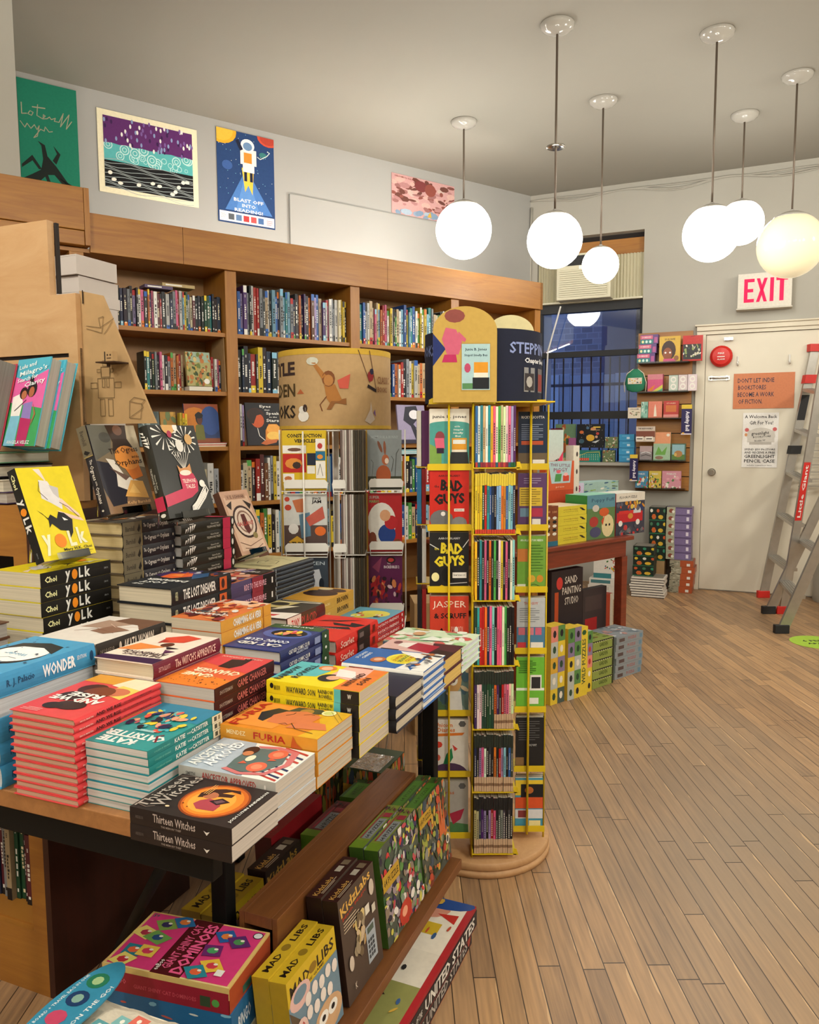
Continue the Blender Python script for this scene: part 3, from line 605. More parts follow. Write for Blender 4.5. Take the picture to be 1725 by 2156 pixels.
shelf_row(BC, .287, .362, SH[4], .05, 'erwpn', (.18, .21), 'right of the picnic picture cover, first bay', 'novels beside the face-out picnic book', seed=13, wr=(.012, .018))
shelf_row(BC, .450, 1.232, SH[5], .03, 'kbvuskwrrsdewklbnsltlsndmonukoavbeuwpwsswcyyk', (.24, .3), 'on the top shelf of the second bay', 'picture books on the top shelf of the second bay', (.2, .24), (.009, .022), seed=14)
shelf_row(BC, .450, 1.232, SH[4], .03, 'knknrdyknkdtcwlsrckbwnkoewgklnm', (.235, .285), 'on the second shelf of the second bay', 'picture books on the second shelf of the second bay', (.2, .24), (.01, .026), seed=15)
shelf_row(BC, .450, .492, SH[3], .03, 'wwv', (.24, .26), 'beside the night-sky cover in the second bay', 'white spines beside the night-sky book', (.2, .22), (.014, .018), seed=16)
shelf_row(BC, .450, 1.23, SH[2], .03, 'wcedrmawsywecsrbgoweksrdlbcwkgore'[:30], (.22, .29), 'on the fourth shelf of the second bay', 'picture books on the fourth shelf of the second bay', (.2, .22), (.012, .026), seed=17)
shelf_row(BC, .450, 1.23, SH[1], .03, 'ltgwtogykwlGebwokdwrgtlyekb', (.24, .29), 'on the fifth shelf of the second bay', 'picture books on the fifth shelf of the second bay', (.2, .22), (.014, .024), seed=18)
shelf_row(BC, 1.315, 2.07, SH[5], .03, 'ktbwwecpelorrpwywkgewlbyltbwgywyltsecgkwb', (.235, .29), 'on the top shelf of the third bay', 'picture books on the top shelf of the third bay', (.2, .24), (.01, .022), seed=19)
shelf_row(BC, 1.315, 2.07, SH[4], .03, 'gbrkwkwsnkbowrkswyweoeodkwnrby', (.22, .27), 'on the second shelf of the third bay', 'picture books on the second shelf of the third bay', (.2, .22), (.012, .026), seed=20)
shelf_row(BC, 1.315, 2.05, SH[2], .03, 'kwrgbeycukewyokdgbewrnklyb', (.22, .26), 'on the fourth shelf of the third bay', 'picture books on the fourth shelf of the third bay', (.2, .22), (.014, .026), seed=21)
shelf_row(BC, 1.315, 2.05, SH[1], .03, 'dgbwkewcoakybwgenrklwoyt', (.22, .26), 'on the fifth shelf of the third bay', 'picture books on the fifth shelf of the third bay', (.2, .22), (.014, .026), seed=22)
def facebook(fr, x, y, z, w, h, th, bgc, items, label, lean=8, name='picture_book', rz=0, group=None, spine=None, par=None):
    """a book shown face-out, leaning back slightly; local origin bottom-left of the front cover"""
    b = MB(); b.box(0, 0, 0, w, .003, h, bgc, PRINT); b.box(.002, .003, .002, w-.004, th-.003, h-.002, 'e6dfcc', PAGES); b.box(0, th-.003, 0, w, th, h, bgc, PRINT); b.box(-.001, 0, 0, .0015, th, h, spine or bgc, PRINT)
    b.art((0, 0, 0), (w, 0, 0), (0, 0, h), items)
    o = b.build(name, loc=fr.w(x, y, z+th*sin(radians(lean)))); o.rotation_euler = (radians(-lean), 0, fr.a+radians(rz))
    return tag(o, label, 'book', group)
facebook(BC, .135, .012, SH[4]+.026, .145, .2, .02, 'a8a068', [R(0, .7, 1, .3, '9ab09a')]+blobs(8, ['4a5c30', 'c8a84a', '6a7a3a', 'a05a30', 'd8c080', '384a28', 'b8743a'], 70, 0, 0, 1, .95, .07)+[E(.8, .14, .12, .08, 'e8e4dc')], 'green picnic-scene picture book standing face-out on the second shelf of the first bay')
b = MB(); b.box(0, 0, 0, .14, .09, .024, 'e8e2d4', PAGES); tag(b.build('book_easel', loc=BC.w(.14, .005, SH[4]+.001), rz=BC.a), 'pale block under the face-out picnic book', 'stand')
facebook(BC, .13, .05, SH[3]+.004, .21, .25, .012, '243a6a', [R(0, 0, .25, 1, 'a8502a'), R(0, .8, 1, .2, '9a4a24'), R(0, 0, 1, .18, '8a4a28'), E(.3, .62, .4, .3, 'c8781e'), E(.75, .6, .3, .35, '2a4a8a')]+fig(.42, .62, .3, '5a3020', '1a1416', '6a6a2a')+[E(.42, .72, .12, .07, '141212')], 'capped child picture book, face-out on the third shelf of the first bay')
facebook(BC, -.145, .035, SH[3]+.004, .12, .2, .012, '4a5a5a', blobs(9, ['6a7a7a', '384444', '8a9490'], 12, 0, .3, 1, 1, .15)+[Lq('d8d4c8', .02, (.15, .3), (.3, .25), (.4, .32), (.5, .25), (.7, .35))], 'grey-teal picture book face-out at the left of the third shelf, first bay')
facebook(BC, -.015, .045, SH[3]+.003, .09, .2, .012, 'a87c30', blobs(10, ['c89a40', '8a6a30', '6a7a4a', '3a2a1a'], 20, 0, 0, 1, 1, .15), 'golden picture book face-out beside the yellow spines, first bay')
shelf_row(BC, .082, .126, SH[3], .0, 'yyy', (.19, .2), 'in front of the capped-child book, first bay', 'slim yellow spines on the third shelf', (.04, .045), (.012, .013), seed=30)
for k in range(4):
    b = MB(); b.box(0, 0, 0, .27, .24, .006, ['e8dcc8', 'b85a4a', 'e8e0d4', '8a4038'][k], PRINT); tag(b.build('picture_book', loc=BC.w(.09+.003*k, .02, SH[3]-.0+.0005+.0065*k-.0), rz=BC.a), 'thin picture book lying flat under the capped-child cover, %s from the bottom' % nth(k+1), 'book', 'flat picture books on the third shelf')
facebook(BC, .497, .004, SH[3]+.004, .24, .262, .012, '16161c', [P('1e1a24', (.05, .0), (.1, .35), (.3, .5), (.45, .3), (.75, .2), (.8, 0)), E(.27, .72, .24, .16, '3a1a14'), E(.32, .58, .18, .17, 'c8562a', 14), P('2a1a16', (.08, .55), (.1, .82), (.3, .86), (.46, .74), (.3, .7), (.2, .5)), P('e08a2c', (.5, .1), (.95, .12), (.98, .38), (.85, .5), (.62, .5), (.52, .35)), E(.75, .38, .2, .12, 'f0a848', 14), E(.74, .22, .2, .1, 'f8c860', 14), Lq('f0ece4', .018, (.3, .4), (.34, .22), (.5, .1)), P('c86a3a', (.36, .04), (.5, .12), (.85, .14), (.8, .06), (.5, .0)),
   T('Eyes', .56, .91, .32, .075, 'w', 0, .02), T('that', .6, .835, .15, .035, 'w'), T('Speak', .76, .745, .38, .085, 'w', 0, .02), T('to the', .76, .665, .22, .035, 'w'), T('Stars', .74, .585, .36, .075, 'w', 0, .02)], 'dark picture book about eyes and stars with a glowing lantern, face-out in the second bay')
facebook(BC, 1.62, -.01, SH[3]+.004, .24, .27, .012, '9a90b0', [P('1e1c30', (.3, .95), (.7, .98), (.8, .7), (.55, .5), (.75, .3), (.85, .02), (.6, .1), (.45, .45), (.2, .6)), E(.6, .75, .18, .12, 'e8e4ea'), P('d8d4dc', (.62, .4), (.8, .1), (.9, .15)), R(0, 0, 1, .1, '241c38')], 'lavender picture book with a leaping dark figure, face-out in the third bay')
for k in range(5):
    b = MB(); b.box(0, 0, 0, .22, .22, .006, ['c8dce0', '8ac0c8', 'dfe8ea', '7ab4bc', 'b0d4da'][k], PRINT); tag(b.build('picture_book', loc=BC.w(1.66, .03+.0, SH[2]+.27+.0065*k), rz=BC.a), 'thin pale blue picture book lying across books in the third bay, %s from bottom' % nth(k+1), 'book', 'flat pale blue picture books')
# books lying on the top shelf row
for k, (s, w, c) in enumerate(((-.08, .16, '5a4a6a'), (.02, .19, 'b09a6a'))):
    b = MB(); b.box(0, 0, 0, w, .1, .018, c, PRINT); b.art((0, 0, .0), (w, 0, 0), (0, 0, .018), [R(.1, .3, .5, .4, 'w')]); tag(b.build('book', loc=BC.w(s, .055, SH[5]+.226+.0185*k), rz=BC.a), ('purple', 'tan')[k]+' book lying flat across the tops of the first bay novels', 'book')
p = [(0, 0), (.22, 0), (.19, .31), (0, .31)]
b = MB(); b.prism([(0, 0), (.24, 0), (.24, .02), (.2, .3), (.02, .32)], (0, 0, 0), (0, 1, 0), (0, 0, 1), .004, KRAFT, 'ffffff'); tag(b.build('shelf_divider', loc=BC.w(.368, .005, SH[4]+.001), rz=BC.a), 'bent cardboard divider standing at the right end of the second shelf, first bay', 'divider')
shelf_row(BC, .02, .33, SH[2], .03, 'kGGtwkcws', (.2, .25), 'on the fourth shelf of the first bay', 'books on the fourth shelf of the first bay', (.18, .2), (.02, .03), seed=31)
# row of books glimpsed on the far left cupboard top
shelf_row(BC, -1.0, -.78, 2.67, .05, 'krvkbsp', (.1, .13), 'on top of the box unit by the column', 'small books on top of the box unit', (.1, .12), (.014, .02), seed=33)

# ============================================================ KIOSK (slatted birch display) beside the table
ko = thing('display_kiosk', 'tall stepped birch display kiosk on a brown cabinet at the left', 'kiosk', TB.w(0, 0), TB.a)
zl = 1.0
b = MB(); b.box(.285, .732, 0, .8, .75, zl+.2, 'ffffff', KIOSKD); b.build('side_panel', ko)
b = MB()
b.box(.285, .75, 0, .303, 2.0, .165, 'ffffff', MAPLE); b.box(.285, .75, .42, .303, 2.0, .6, 'ffffff', MAPLE); b.box(.285, .75, 1.1, .303, 2.0, 1.2, 'ffffff', MAPLE); b.box(.285, .75, .165, .303, .795, 1.1, 'ffffff', MAPLE); b.box(.285, 1.35, .165, .303, 1.42, 1.1, 'ffffff', MAPLE); b.build('front_frame', ko)
b = MB(); b.box(.3, .75, .15, 1.0, 2.0, .17, 'ffffff', MAPLE); b.build('bottom_shelf', ko)
b = MB(); b.box(.3, .75, .60, 1.0, 2.0, .62, 'ffffff', MAPLE); b.build('middle_shelf', ko)
b = MB(); b.box(.285, .75, 1.2, .8, 2.0, 1.22, 'ffffff', MAPLE); b.build('cabinet_top', ko)
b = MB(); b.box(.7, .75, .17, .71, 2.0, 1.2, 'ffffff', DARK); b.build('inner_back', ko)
# stepped slat panel: outline in (y,z), front face towards the viewer at x=.455
def slat(y0, y1, z0, z1, nm):
    b = MB(); b.box(.457, y0, z0, .475, y1, z1, 'ffffff', PLY); return b.build(nm, ko)
YE = .738
b = MB(); rows_ = [(1.22, 1.418), (1.426, 1.578), (1.588, 1.732)]
for a_, c_ in rows_: b.box(.455, YE, a_, .475, 2.0, c_, 'ffffff', PLY)
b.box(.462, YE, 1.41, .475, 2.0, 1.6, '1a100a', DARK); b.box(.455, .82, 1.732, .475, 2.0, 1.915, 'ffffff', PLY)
b.box(.455, YE, 1.418, .4749, YE+.05, 1.426, 'ffffff', PLY); b.box(.455, YE, 1.578, .4749, YE+.03, 1.588, 'ffffff', PLY); b.build('slat_panel', ko)
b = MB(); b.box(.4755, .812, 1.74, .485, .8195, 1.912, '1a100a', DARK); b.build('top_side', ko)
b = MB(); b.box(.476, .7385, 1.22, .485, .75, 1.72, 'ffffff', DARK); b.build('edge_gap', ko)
# cardboard wing with pencil drawings
def q2(x, y, u=.47): fr = TBv; return fr.pix(x, y, -u)
TBv = Fr(TB.o.x, TB.o.y, 67.5-90)      # same origin, local y = -u... x = -v
def pv(px, py, u):                      # pixel -> (v,z) on plane u
    a_, z = TBv.pix(px, py, u); return -a_, z
pts = [pv(182, 893, .47), pv(328, 890, .47), pv(215, 622, .47), pv(167, 612, .47)]
w = thing('cardboard_display', 'tapered cardboard wing with pencil robot drawings and a tiny shelf', 'display stand', TB.w(0, 0), TB.a)
vL = pts[0][0]; zb = pts[0][1]; wW = vL-pts[1][0]; hW = pts[3][1]-zb
def wing(mb_pts): return [((vL-v)/1.0, z-zb) for v, z in mb_pts]
b = MB(); b.prism([(0, 0), (vL-pts[1][0], 0), (vL-pts[2][0], pts[2][1]-zb), (vL-pts[3][0], hW)], (.47, vL, zb), (0, -1, 0), (0, 0, 1), .006, KRAFT)
SK = '7a6242'
def sk(*pp): return [Lq(SK, .007, *pp)]
def wpt(px, py): v, z = pv(px, py, .47); return ((vL-v)/wW, (z-zb)/hW)
def robot(cx, cy, s):
    o = []
    for (a, c, d, e) in ((-.5, .9, .5, 1.6), (-.9, -.6, .9, .8), (-1.7, .1, -1, .5), (1, .1, 1.7, .5), (-.7, -1.9, -.2, -.7), (.2, -1.9, .7, -.7)):
        q = [(cx+a*s, cy+c*s*.8), (cx+d*s, cy+c*s*.8), (cx+d*s, cy+e*s*.8), (cx+a*s, cy+e*s*.8), (cx+a*s, cy+c*s*.8)]; o += sk(*q)
    return o
X1, Y1 = wpt(224, 820); X2, Y2 = wpt(212, 690); X3, Y3 = wpt(288, 865)
its = robot(X1, Y1, .13)+robot(X1, wpt(224, 785)[1], .07)+sk((X2-.2, Y2+.02), (X2, Y2), (X2+.2, Y2+.06), (X2+.1, Y2-.02), (X2+.05, Y2-.05))+sk((X2-.2, Y2), (X2+.02, Y2-.04), (X2+.05, Y2+.08), (X2-.02, Y2+.07), (X2, Y2))+sk((X3-.1, Y3-.05), (X3+.06, Y3-.06), (X3+.08, Y3+.05), (X3-.09, Y3+.07), (X3-.1, Y3-.05), (X3+.1, Y3+.02), (X3+.08, Y3+.05))+sk((X3-.09, Y3+.07), (X3-.02, Y3+.1), (X3+.13, Y3+.08), (X3+.08, Y3+.05))
b.art((.4695, vL, zb), (0, -wW, 0), (0, 0, hW), its+[R(.03, .9, .016, .1, '1a120c')], MATTE, .0004)
b.build('wing_panel', w)
v, z = pv(233, 762, .44); b = MB(); b.box(.42, v-.028, z-.003, .4695, v+.028, z, '3a2414', MATTE); b.box(.43, v-.003, z-.012, .436, v+.003, z-.004, '3a2414', MATTE); b.build('tiny_shelf', w)
t = tag((lambda m: (m.box(0, -.011, 0, .016, .011, .024, 'ffffff', KRAFT), m.art((0, .011, 0), (0, -.022, 0), (0, 0, .024), [E(.3, .65, .1, .1, '3a2414'), E(.7, .65, .1, .1, '3a2414'), R(.2, .3, .6, .08, '3a2414')], MATTE), m.box(0, .012, 0, .016, .0145, .024, '2a1a10', DARK), m)[-1])(MB()).build('block_figure', loc=TB.w(.435, v, z+.0005), rz=TB.a), 'tiny wooden block face standing on the cardboard shelf', 'figurine')
# stack of blank white boxes behind the step
zt_ = [1.70, 1.755, 1.865, 1.902, 1.953]
v0 = pv(160, 540, .8)[0]
z_ = 1.42; hs = [.11, .085, .1, .035, .05, .06]; zt0 = pv(160, 533, .8)[1]; z_ = zt0-sum(hs)
for i, h in enumerate(hs):
    j = [.0, .01, -.005, .006, .012, 0][i]
    b = MB(); b.box(0, 0, 0, .168, .26, h-.0015, 'ffffff', KRAFTG); b.box(-.001, .0, h-.006, .0, .26, h-.004, '6a5a50', KRAFTG)
    tag(b.build('flat_box', loc=TB.w(.8+j, v0-.0+j*.5, z_), rz=TB.a+radians([0, 3, 0, -2, 1, 0][i]), bevel=.002), 'blank grey-white carton in the stack behind the cardboard wing, %s from the bottom' % nth(i+1), 'box', 'blank cartons stacked behind the kiosk step'); z_ += h
# the top box stands on a riser inside the kiosk
b = MB(); b.box(.81, v0+.0, 0, .98, v0+.25, zt0-sum(hs)-.001, 'ffffff', KRAFTG); tag(b.build('carton', loc=TB.w(0, 0), rz=TB.a), 'tall pale carton carrying the stack of blank boxes', 'box')
# books inside the cabinet opening
CB = Fr(TB.w(.3, 0).x, TB.w(.3, 0).y, 67.5-90)
shelf_row(CB, -1.3, -.797, .17, .05, 'kdrpgbwnkGkwyrkknmseGGkmeeoo', (.18, .24), 'inside the brown cabinet under the kiosk', 'books inside the kiosk cabinet', (.15, .18), (.014, .022), seed=41)
shelf_row(CB, -1.3, -.797, .62, .05, 'kdrpgbwnkdskeadk', (.2, .26), 'in the dark upper opening of the kiosk cabinet', 'books in the upper kiosk opening', (.15, .18), (.02, .035), seed=42)

# ============================================================ THE BOOK TABLE
TZ = .80; TX, TU, TY0, TY1 = -.155, 1.03, -.10, .724
tb = thing('display_table', 'long brown display table on black metal legs carrying the stacked new books', 'table', TB.w(0, 0), TB.a)
b = MB(); b.box(TX, TY0, TZ-.03, TU, TY1, TZ, 'ffffff', TTOP); b.build('tabletop', tb, bevel=.002)
b = MB(); b.box(TX+.008, TY0+.06, TZ-.065, TU-.012, TY0+.085, TZ-.0305, 'ffffff', BLACK); b.box(TX+.008, TY1-.033, TZ-.075, TU-.012, TY1-.008, TZ-.0305, 'ffffff', BLACK); b.box(TX+.008, TY0+.02, TZ-.075, TX+.033, TY1-.033, TZ-.0305, 'ffffff', BLACK); b.box(TU-.037, TY0+.033, TZ-.075, TU-.012, TY1-.033, TZ-.0305, 'ffffff', BLACK); b.build('apron', tb, bevel=.002)
for x, y in ((.195, .152), (.945, -.015), (TX+.01, TY1-.05), (TU-.054, TY1-.05)):
    b = MB(); b.box(x, y, 0, x+.036, y+.036, TZ-.0755, 'ffffff', BLACK); b.build('leg', tb, bevel=.003)
b = MB(); b.tube([(-.06, .06, TZ-.085), (.43, .69, .02)], .011, BLACK, n=8); b.build('diagonal_brace', tb)

def flatbook(L, Wd, Th, cov, items, spc, sitems, pages='dcd2bc', hard=False, name='paperback_book', label='', cat='book', loc=(0, 0, 0), rz=0, group=None, backc=None, easel=None):
    t = thing(name, label, cat, loc, rz, group)
    b = MB(); sp = .001 if not hard else (.0024 if Th > .016 else .0011); oh = .003 if hard else 0
    c = lin(cov); sc_ = lin(spc); bc_ = lin(backc or spc)
    b.box(0, 0, Th-sp, Wd, L, Th, cov, PRINT); b.box(0, 0, 0, Wd, L, sp, backc or cov, PRINT)
    # spine with a slightly rounded profile
    n = 6; bul = .0035 if hard else .0006; pr = [(-bul*sin(pi*i/n), Th*i/n) for i in range(n+1)]
    for (xa_, za), (xb_, zb_) in zip(pr[:-1], pr[1:]): b.face([(xa_, L, za), (xa_, 0, za), (xb_, 0, zb_), (xb_, L, zb_)], sc_, PRINT, True)
    if not hard: b.face([(p_[0], 0, p_[1]) for p_ in pr]+[(.0008, 0, Th), (.0008, 0, 0)], sc_, PRINT); b.face(([(p_[0], L, p_[1]) for p_ in pr]+[(.0008, L, Th), (.0008, L, 0)])[::-1], sc_, PRINT)
    b.art((0, 0, Th), (Wd, 0, 0), (0, L, 0), items)
    b.art((-bul-.0002, L, 0), (0, -L, 0), (0, 0, Th), sitems)
    b.build('dust_jacket' if hard else 'cover', t)
    b = MB(); b.box(.0012, oh+.0002, sp+.0001, Wd-oh-.0005, L-oh-.0002, Th-sp-.0001, tuple(min(.9, v*1.12) for v in lin(pages)), PAGES); b.build('page_block', t)
    return t
OPT = dict(w13=(-0.2025, -0.1557, 0.8506, 0.902), anc=(-0.0823, -0.1501, 0.863, 0.9231), furia=(0.0405, -0.153, 0.885, 0.9081), way=(0.1768, -0.1633, 0.9239, 0.9249), navy3=(0.3092, -0.1776, 0.8753, 0.9853), sidek=(0.455, -0.1776, 0.8827, 0.9693), maroon=(0.5936, -0.1736, 0.8699, 0.932), katie=(-0.1383, 0.0403, 0.9043, 0.9097), rise=(-0.1573, 0.1677, 0.942, 0.9036), game=(0.0501, 0.0551, 0.9416, 0.911), witch=(0.0451, 0.1853, 0.9732, 0.9192), lost=(0.3356, 0.3803, 1.0431, 1.0381), charm=(0.3312, 0.2443, 0.9817, 0.9849), catkid=(0.3324, 0.0997, 0.9301, 0.9769), placid=(0.6214, 0.2597, 0.922, 0.9963), brown=(0.8732, 0.2944, 0.9125, 0.9779), navy=(0.836, 0.4294, 1.0032, 1.0021), ride=(0.6001, 0.411, 1.0037, 1.0013), shan=(0.5671, 0.0922, 0.895, 1.011), pizza=(0.8944, 0.1428, 0.8514, 0.9908), wonder=(-.156, .335, .993, 1), akata=(.064, .335, .99, 1), yolk=(0.1748, 0.5899, 1.0909, 0.9688), ogress=(0.4052, 0.5779, 1.1756, 0.8814), tele=(0.5985, 0.5592, 1.1519, 1.0052), portrait=(-0.04, 0.612, 1, 1), schst=(0.8759, 0.5977, 1.014, 0.9792), green5=(0.7269, -0.1712, 0.862, 1))   # where each stack stands: x, y on the table, height of its top, size
def stack(key, kind, desc, ref, n, ztop, L, Wd, cov, items, spc, sitems, base=TZ, az=None, pages='dcd2bc', hard=False, grp=None, jit=.0012, seed=0, name=None, first_loc=None, flip=(), lowest=None):
    """kind B: head towards the viewer, A: head to the left; ref = (which corner, px, py) on the top cover"""
    a = radians((-157.5 if kind == 'B' else -67.5) if az is None else az); up = Vector((sin(a), cos(a), 0)); fo = Vector((up.y, -up.x, 0))
    su, sv, ztop, ss = OPT[key]; L *= ss; Wd *= ss
    org = TB.w(su+(L if kind == 'B' else 0), sv, 0)
    Th = (ztop-base)/n; rnd = random.Random(seed+len(key)); g = grp or 'copies of the %s' % desc
    first = None
    for i in range(n):
        k = n-1-i                      # from the top
        z = ztop-Th*(i+1)
        j = Vector((rnd.uniform(-jit, jit), rnd.uniform(-jit, jit), 0)) if i else Vector((0, 0, 0)); ja = rnd.uniform(-.3, .3) if i else 0
        lab = ('%s, topmost of stack' % desc) if i == 0 and n > 1 else (desc if n == 1 else ('%s, %s from top' % (desc, nth(i+1)) if i < n-1 else '%s, lowest of stack' % desc))
        if first is None:
            first = flatbook(L, Wd, Th-.0004, cov, items, spc, sitems, pages, hard, name or ('hardcover_book' if hard else 'paperback_book'), lab, 'book', group=g); o = first
        else: o = copy_tree(first); o['label'] = lab
        rz_ = -a+radians(ja); off = Vector((0, 0, 0))
        if i in flip: rz_ += pi; off = up*L+fo*Wd
        o.location = Vector((org.x, org.y, z+.0002))+j+off; o.rotation_euler = (0, 0, rz_)
    return first

# front corner, spines towards the viewer
stack('w13', 'A', 'dark brown witches paperback with glowing orange moon', ('A', 278.5, 1698), 2, 0.793, 0.194, 0.13, '2c2220',
  [E(.5, .40, .44, .30, '8a3c14', 28), E(.5, .40, .41, .28, 'c8641e', 28), E(.5, .41, .37, .25, 'e8862a', 28), E(.48, .42, .3, .2, 'f2a040', 24), P('3a1e16', (.62, .6), (.74, .56), (.82, .44), (.84, .3), (.76, .26), (.78, .36), (.7, .42), (.72, .3), (.64, .3), (.6, .42), (.5, .58)), E(.6, .49, .09, .07, 'b06a4a', 16), P('3a1e16', (.52, .56), (.64, .58), (.7, .5), (.6, .52)), P('a8404c', (.52, .46), (.5, .36), (.4, .3), (.26, .3), (.24, .46), (.34, .54), (.44, .52)), P('b06a4a', (.42, .36), (.5, .3), (.54, .33), (.46, .4)), P('2c1820', (.4, .34), (.52, .26), (.58, .36), (.46, .44)), P('6a4a50', (.43, .35), (.51, .3), (.54, .35), (.47, .4)), E(.24, .55, .01, .008, '3a1e16', 6), E(.3, .62, .012, .008, '3a1e16', 6)]+lines('f8c070', .6, .52, .86, .56, 3, .006)+
  [T('Thirteen', .46, .92, .86, .1, 'a89c92'), T('Witches', .54, .8, .86, .12, 'a89c92'), T('JODI LYNN ANDERSON', .5, .06, .84, .035, 'w', 0, .02), E(.15, .7, .02, .02, 'e8c8a0'), Lq('7a6a60', .012, (.08, .98), (.04, .86), (.1, .8)), Lq('7a6a60', .012, (.9, .96), (.96, .84), (.9, .74))], '221a1a',
  [T('Thirteen', .34, .62, .2, .5, 'b8a8a0'), T('Witches', .56, .6, .2, .5, 'b8a8a0'), T('THE MEMORY THIEF', .42, .2, .2, .12, '9a8c84'), T('ANDERSON', .1, .5, .08, .2, '5a504c'), P('d8d0c8', (.74, .55), (.77, .3), (.8, .55), (.77, .48))], pages='b4aaa0')
stack('anc', 'A', 'pale grey-blue Ancestor Approved paperback with beaded hoop art', ('A', 382, 1612), 3, 0.81, 0.194, 0.13, 'a9b4c0',
  [P('e8e2da', (.0, .34), (1, .62), (1, 0), (0, 0))]+[P(c_, (x_, .02), (x_+.05, .02), (x_+.16, .3), (x_+.13, .3)) for x_, c_ in ((.02, 'b03a34'), (.1, '26345a'), (.2, 'b03a34'), (.32, '26345a'), (.44, 'd8d0c8'), (.58, 'b03a34'), (.7, '26345a'), (.84, 'b03a34'))]+
  [P('c87070', (.1, .6), (.02, .4), (.12, .16), (.5, .06), (.9, .12), (.98, .35), (.9, .56), (.85, .52), (.9, .36), (.84, .18), (.5, .12), (.18, .2), (.09, .4), (.16, .57)), P('586a68', (.16, .57), (.1, .4), (.2, .22), (.5, .14), (.82, .2), (.88, .36), (.82, .54), (.6, .6), (.4, .6)), E(.3, .32, .15, .09, 'd8664a', 16), E(.3, .32, .08, .05, 'e88a68', 12), E(.74, .28, .15, .09, 'd8664a', 16), E(.74, .28, .08, .05, 'e88a68', 12), E(.5, .47, .1, .04, 'e8dcc0'), P('c85a40', (.3, .52), (.34, .44), (.4, .5)), P('c85a40', (.5, .3), (.55, .22), (.6, .3)), E(.72, .56, .14, .07, '3a2018'), E(.62, .55, .08, .05, 'c07a50'),
   T('ANCESTOR', .42, .89, .74, .12, 'w', 0, .02), T('APPROVED', .5, .75, .8, .12, 'f0f0f0', 0, .02)], 'b0aca4',
  [T('ANCESTOR APPROVED', .53, .5, .56, .56, 'a83a34', 0, .012), T('SMITH', .13, .5, .1, .3, '5a5854'), E(.9, .5, .01, .2, 'd8d0c8')], pages='b8aea2')
stack('furia', 'A', 'orange and yellow FURIA paperback with reclining face', ('A', 471, 1521), 4, 0.85, .21, .14, 'd88422',
  [P('d8a828', (.0, .0), (1, .0), (1, .35), (.4, .12), (0, .2)), P('e4903a', (.1, 1), (.1, .5), (.9, .4), (1, 1)), P('22242a', (.34, .75), (.6, .82), (.82, .72), (.78, .55), (.6, .58), (.5, .66), (.3, .68)), P('3a4238', (.7, .62), (.95, .55), (.98, .3), (.85, .2), (.74, .42)), E(.84, .42, .1, .07, 'a87c3a'), P('d0744a', (.3, .64), (.56, .67), (.74, .6), (.84, .42), (.72, .22), (.5, .24), (.38, .4), (.28, .42)), P('d0744a', (.2, .4), (.5, .36), (.5, .1), (.3, .02)), Lq('2a1c18', .014, (.6, .55), (.68, .5), (.74, .5)), Lq('2a1c18', .01, (.7, .4), (.76, .34), (.74, .3)), Lq('2a1c18', .012, (.36, .4), (.2, .3), (.14, .1)), Lq('2a1c18', .01, (.28, .5), (.34, .46), (.3, .42)), E(.88, .2, .1, .07, 'f0e8b0', 20), E(.88, .2, .07, .05, 'c8c878', 18), Lq('6a5a20', .006, (.6, .0), (.95, .2)), Lq('6a5a20', .006, (.7, .0), (1, .17)),
   T('FURIA', .5, .89, .9, .1, 'b8301c', 0, .02), T('YAMILE SAIED', .5, .975, .5, .018, '3a2014')], 'd8922c', [T('MENDEZ', .17, .52, .2, .36, 'f2dca8', 0, .01), T('FURIA', .52, .5, .33, .6, 'b82a1c', 0, .015), P('c05a24', (.74, .0), (.76, 1), (.8, .4), (.86, .0))], pages='b4a894')
stack('way', 'A', 'thick yellow and orange paperback with two painted heads', ('A', 565, 1436), 5, 0.884, .21, .14, 'e4cf1e',
  [P('58b4b8', (.1, 1), (.3, .86), (.4, .6), (.7, .55), (1, .62), (1, 1)), P('e07a34', (0, 0), (1, .0), (1, .3), (.5, .26), (0, .28)), P('f0b0a0', (.5, .5), (.98, .46), (1, .16), (.6, .14), (.4, .24)), E(.82, .62, .12, .1, 'd87a30'), E(.8, .62, .09, .06, 'e8b090'), E(.4, .46, .17, .11, '1c1c22'), E(.42, .42, .1, .07, 'e0a888'), P('e8e0dc', (.5, .42), (.85, .5), (.8, .3), (.5, .2)), T('RAINBOW', .42, .92, .66, .085, '20343c', 0, .02), T('ROWELL', .55, .78, .66, .085, '20343c', 0, .02), T('WAYWARD', .45, .2, .64, .075, '3a1c18', 0, .02), T('SON', .42, .09, .34, .07, '3a1c18', 0, .02)], 'e4cf1e',
  [E(.06, .62, .02, .22, 'k', 14), T('SIMON SNOW', .12, .5, .07, .4, 'k'), T('WAYWARD SON', .38, .48, .32, .5, '1e2a30', 0, .012), T('RAINBOW', .65, .66, .16, .32, '1e2a30'), T('ROWELL', .65, .3, .14, .3, '1e2a30'), R(.74, 0, .07, 1, '58b4b8'), R(.81, 0, .19, 1, '1e1c1c'), T('W', .9, .55, .04, .35, 'w')], pages='b8aa98')
stack('navy3', 'A', 'navy hardcover with pages facing the aisle, behind the yellow paperbacks', ('D', 890, 1423), 3, .842, .215, .145, '1c2036',
  [Lq('d8d8e0', .02, (.3, .2), (.32, .55)), Lq('8a8aa0', .01, (.4, .22), (.42, .55))]+blobs(21, ['2a3058', '3a3a6a', 'a0483a', '4a5080'], 26, 0, .4, 1, 1, .09)+[T('AFTER', .6, .4, .3, .08, '5a64a0', -90)], '12141f', [T('THE WAR', .3, .5, .3, .4, '8a90a8')], pages='b4a894', hard=True)
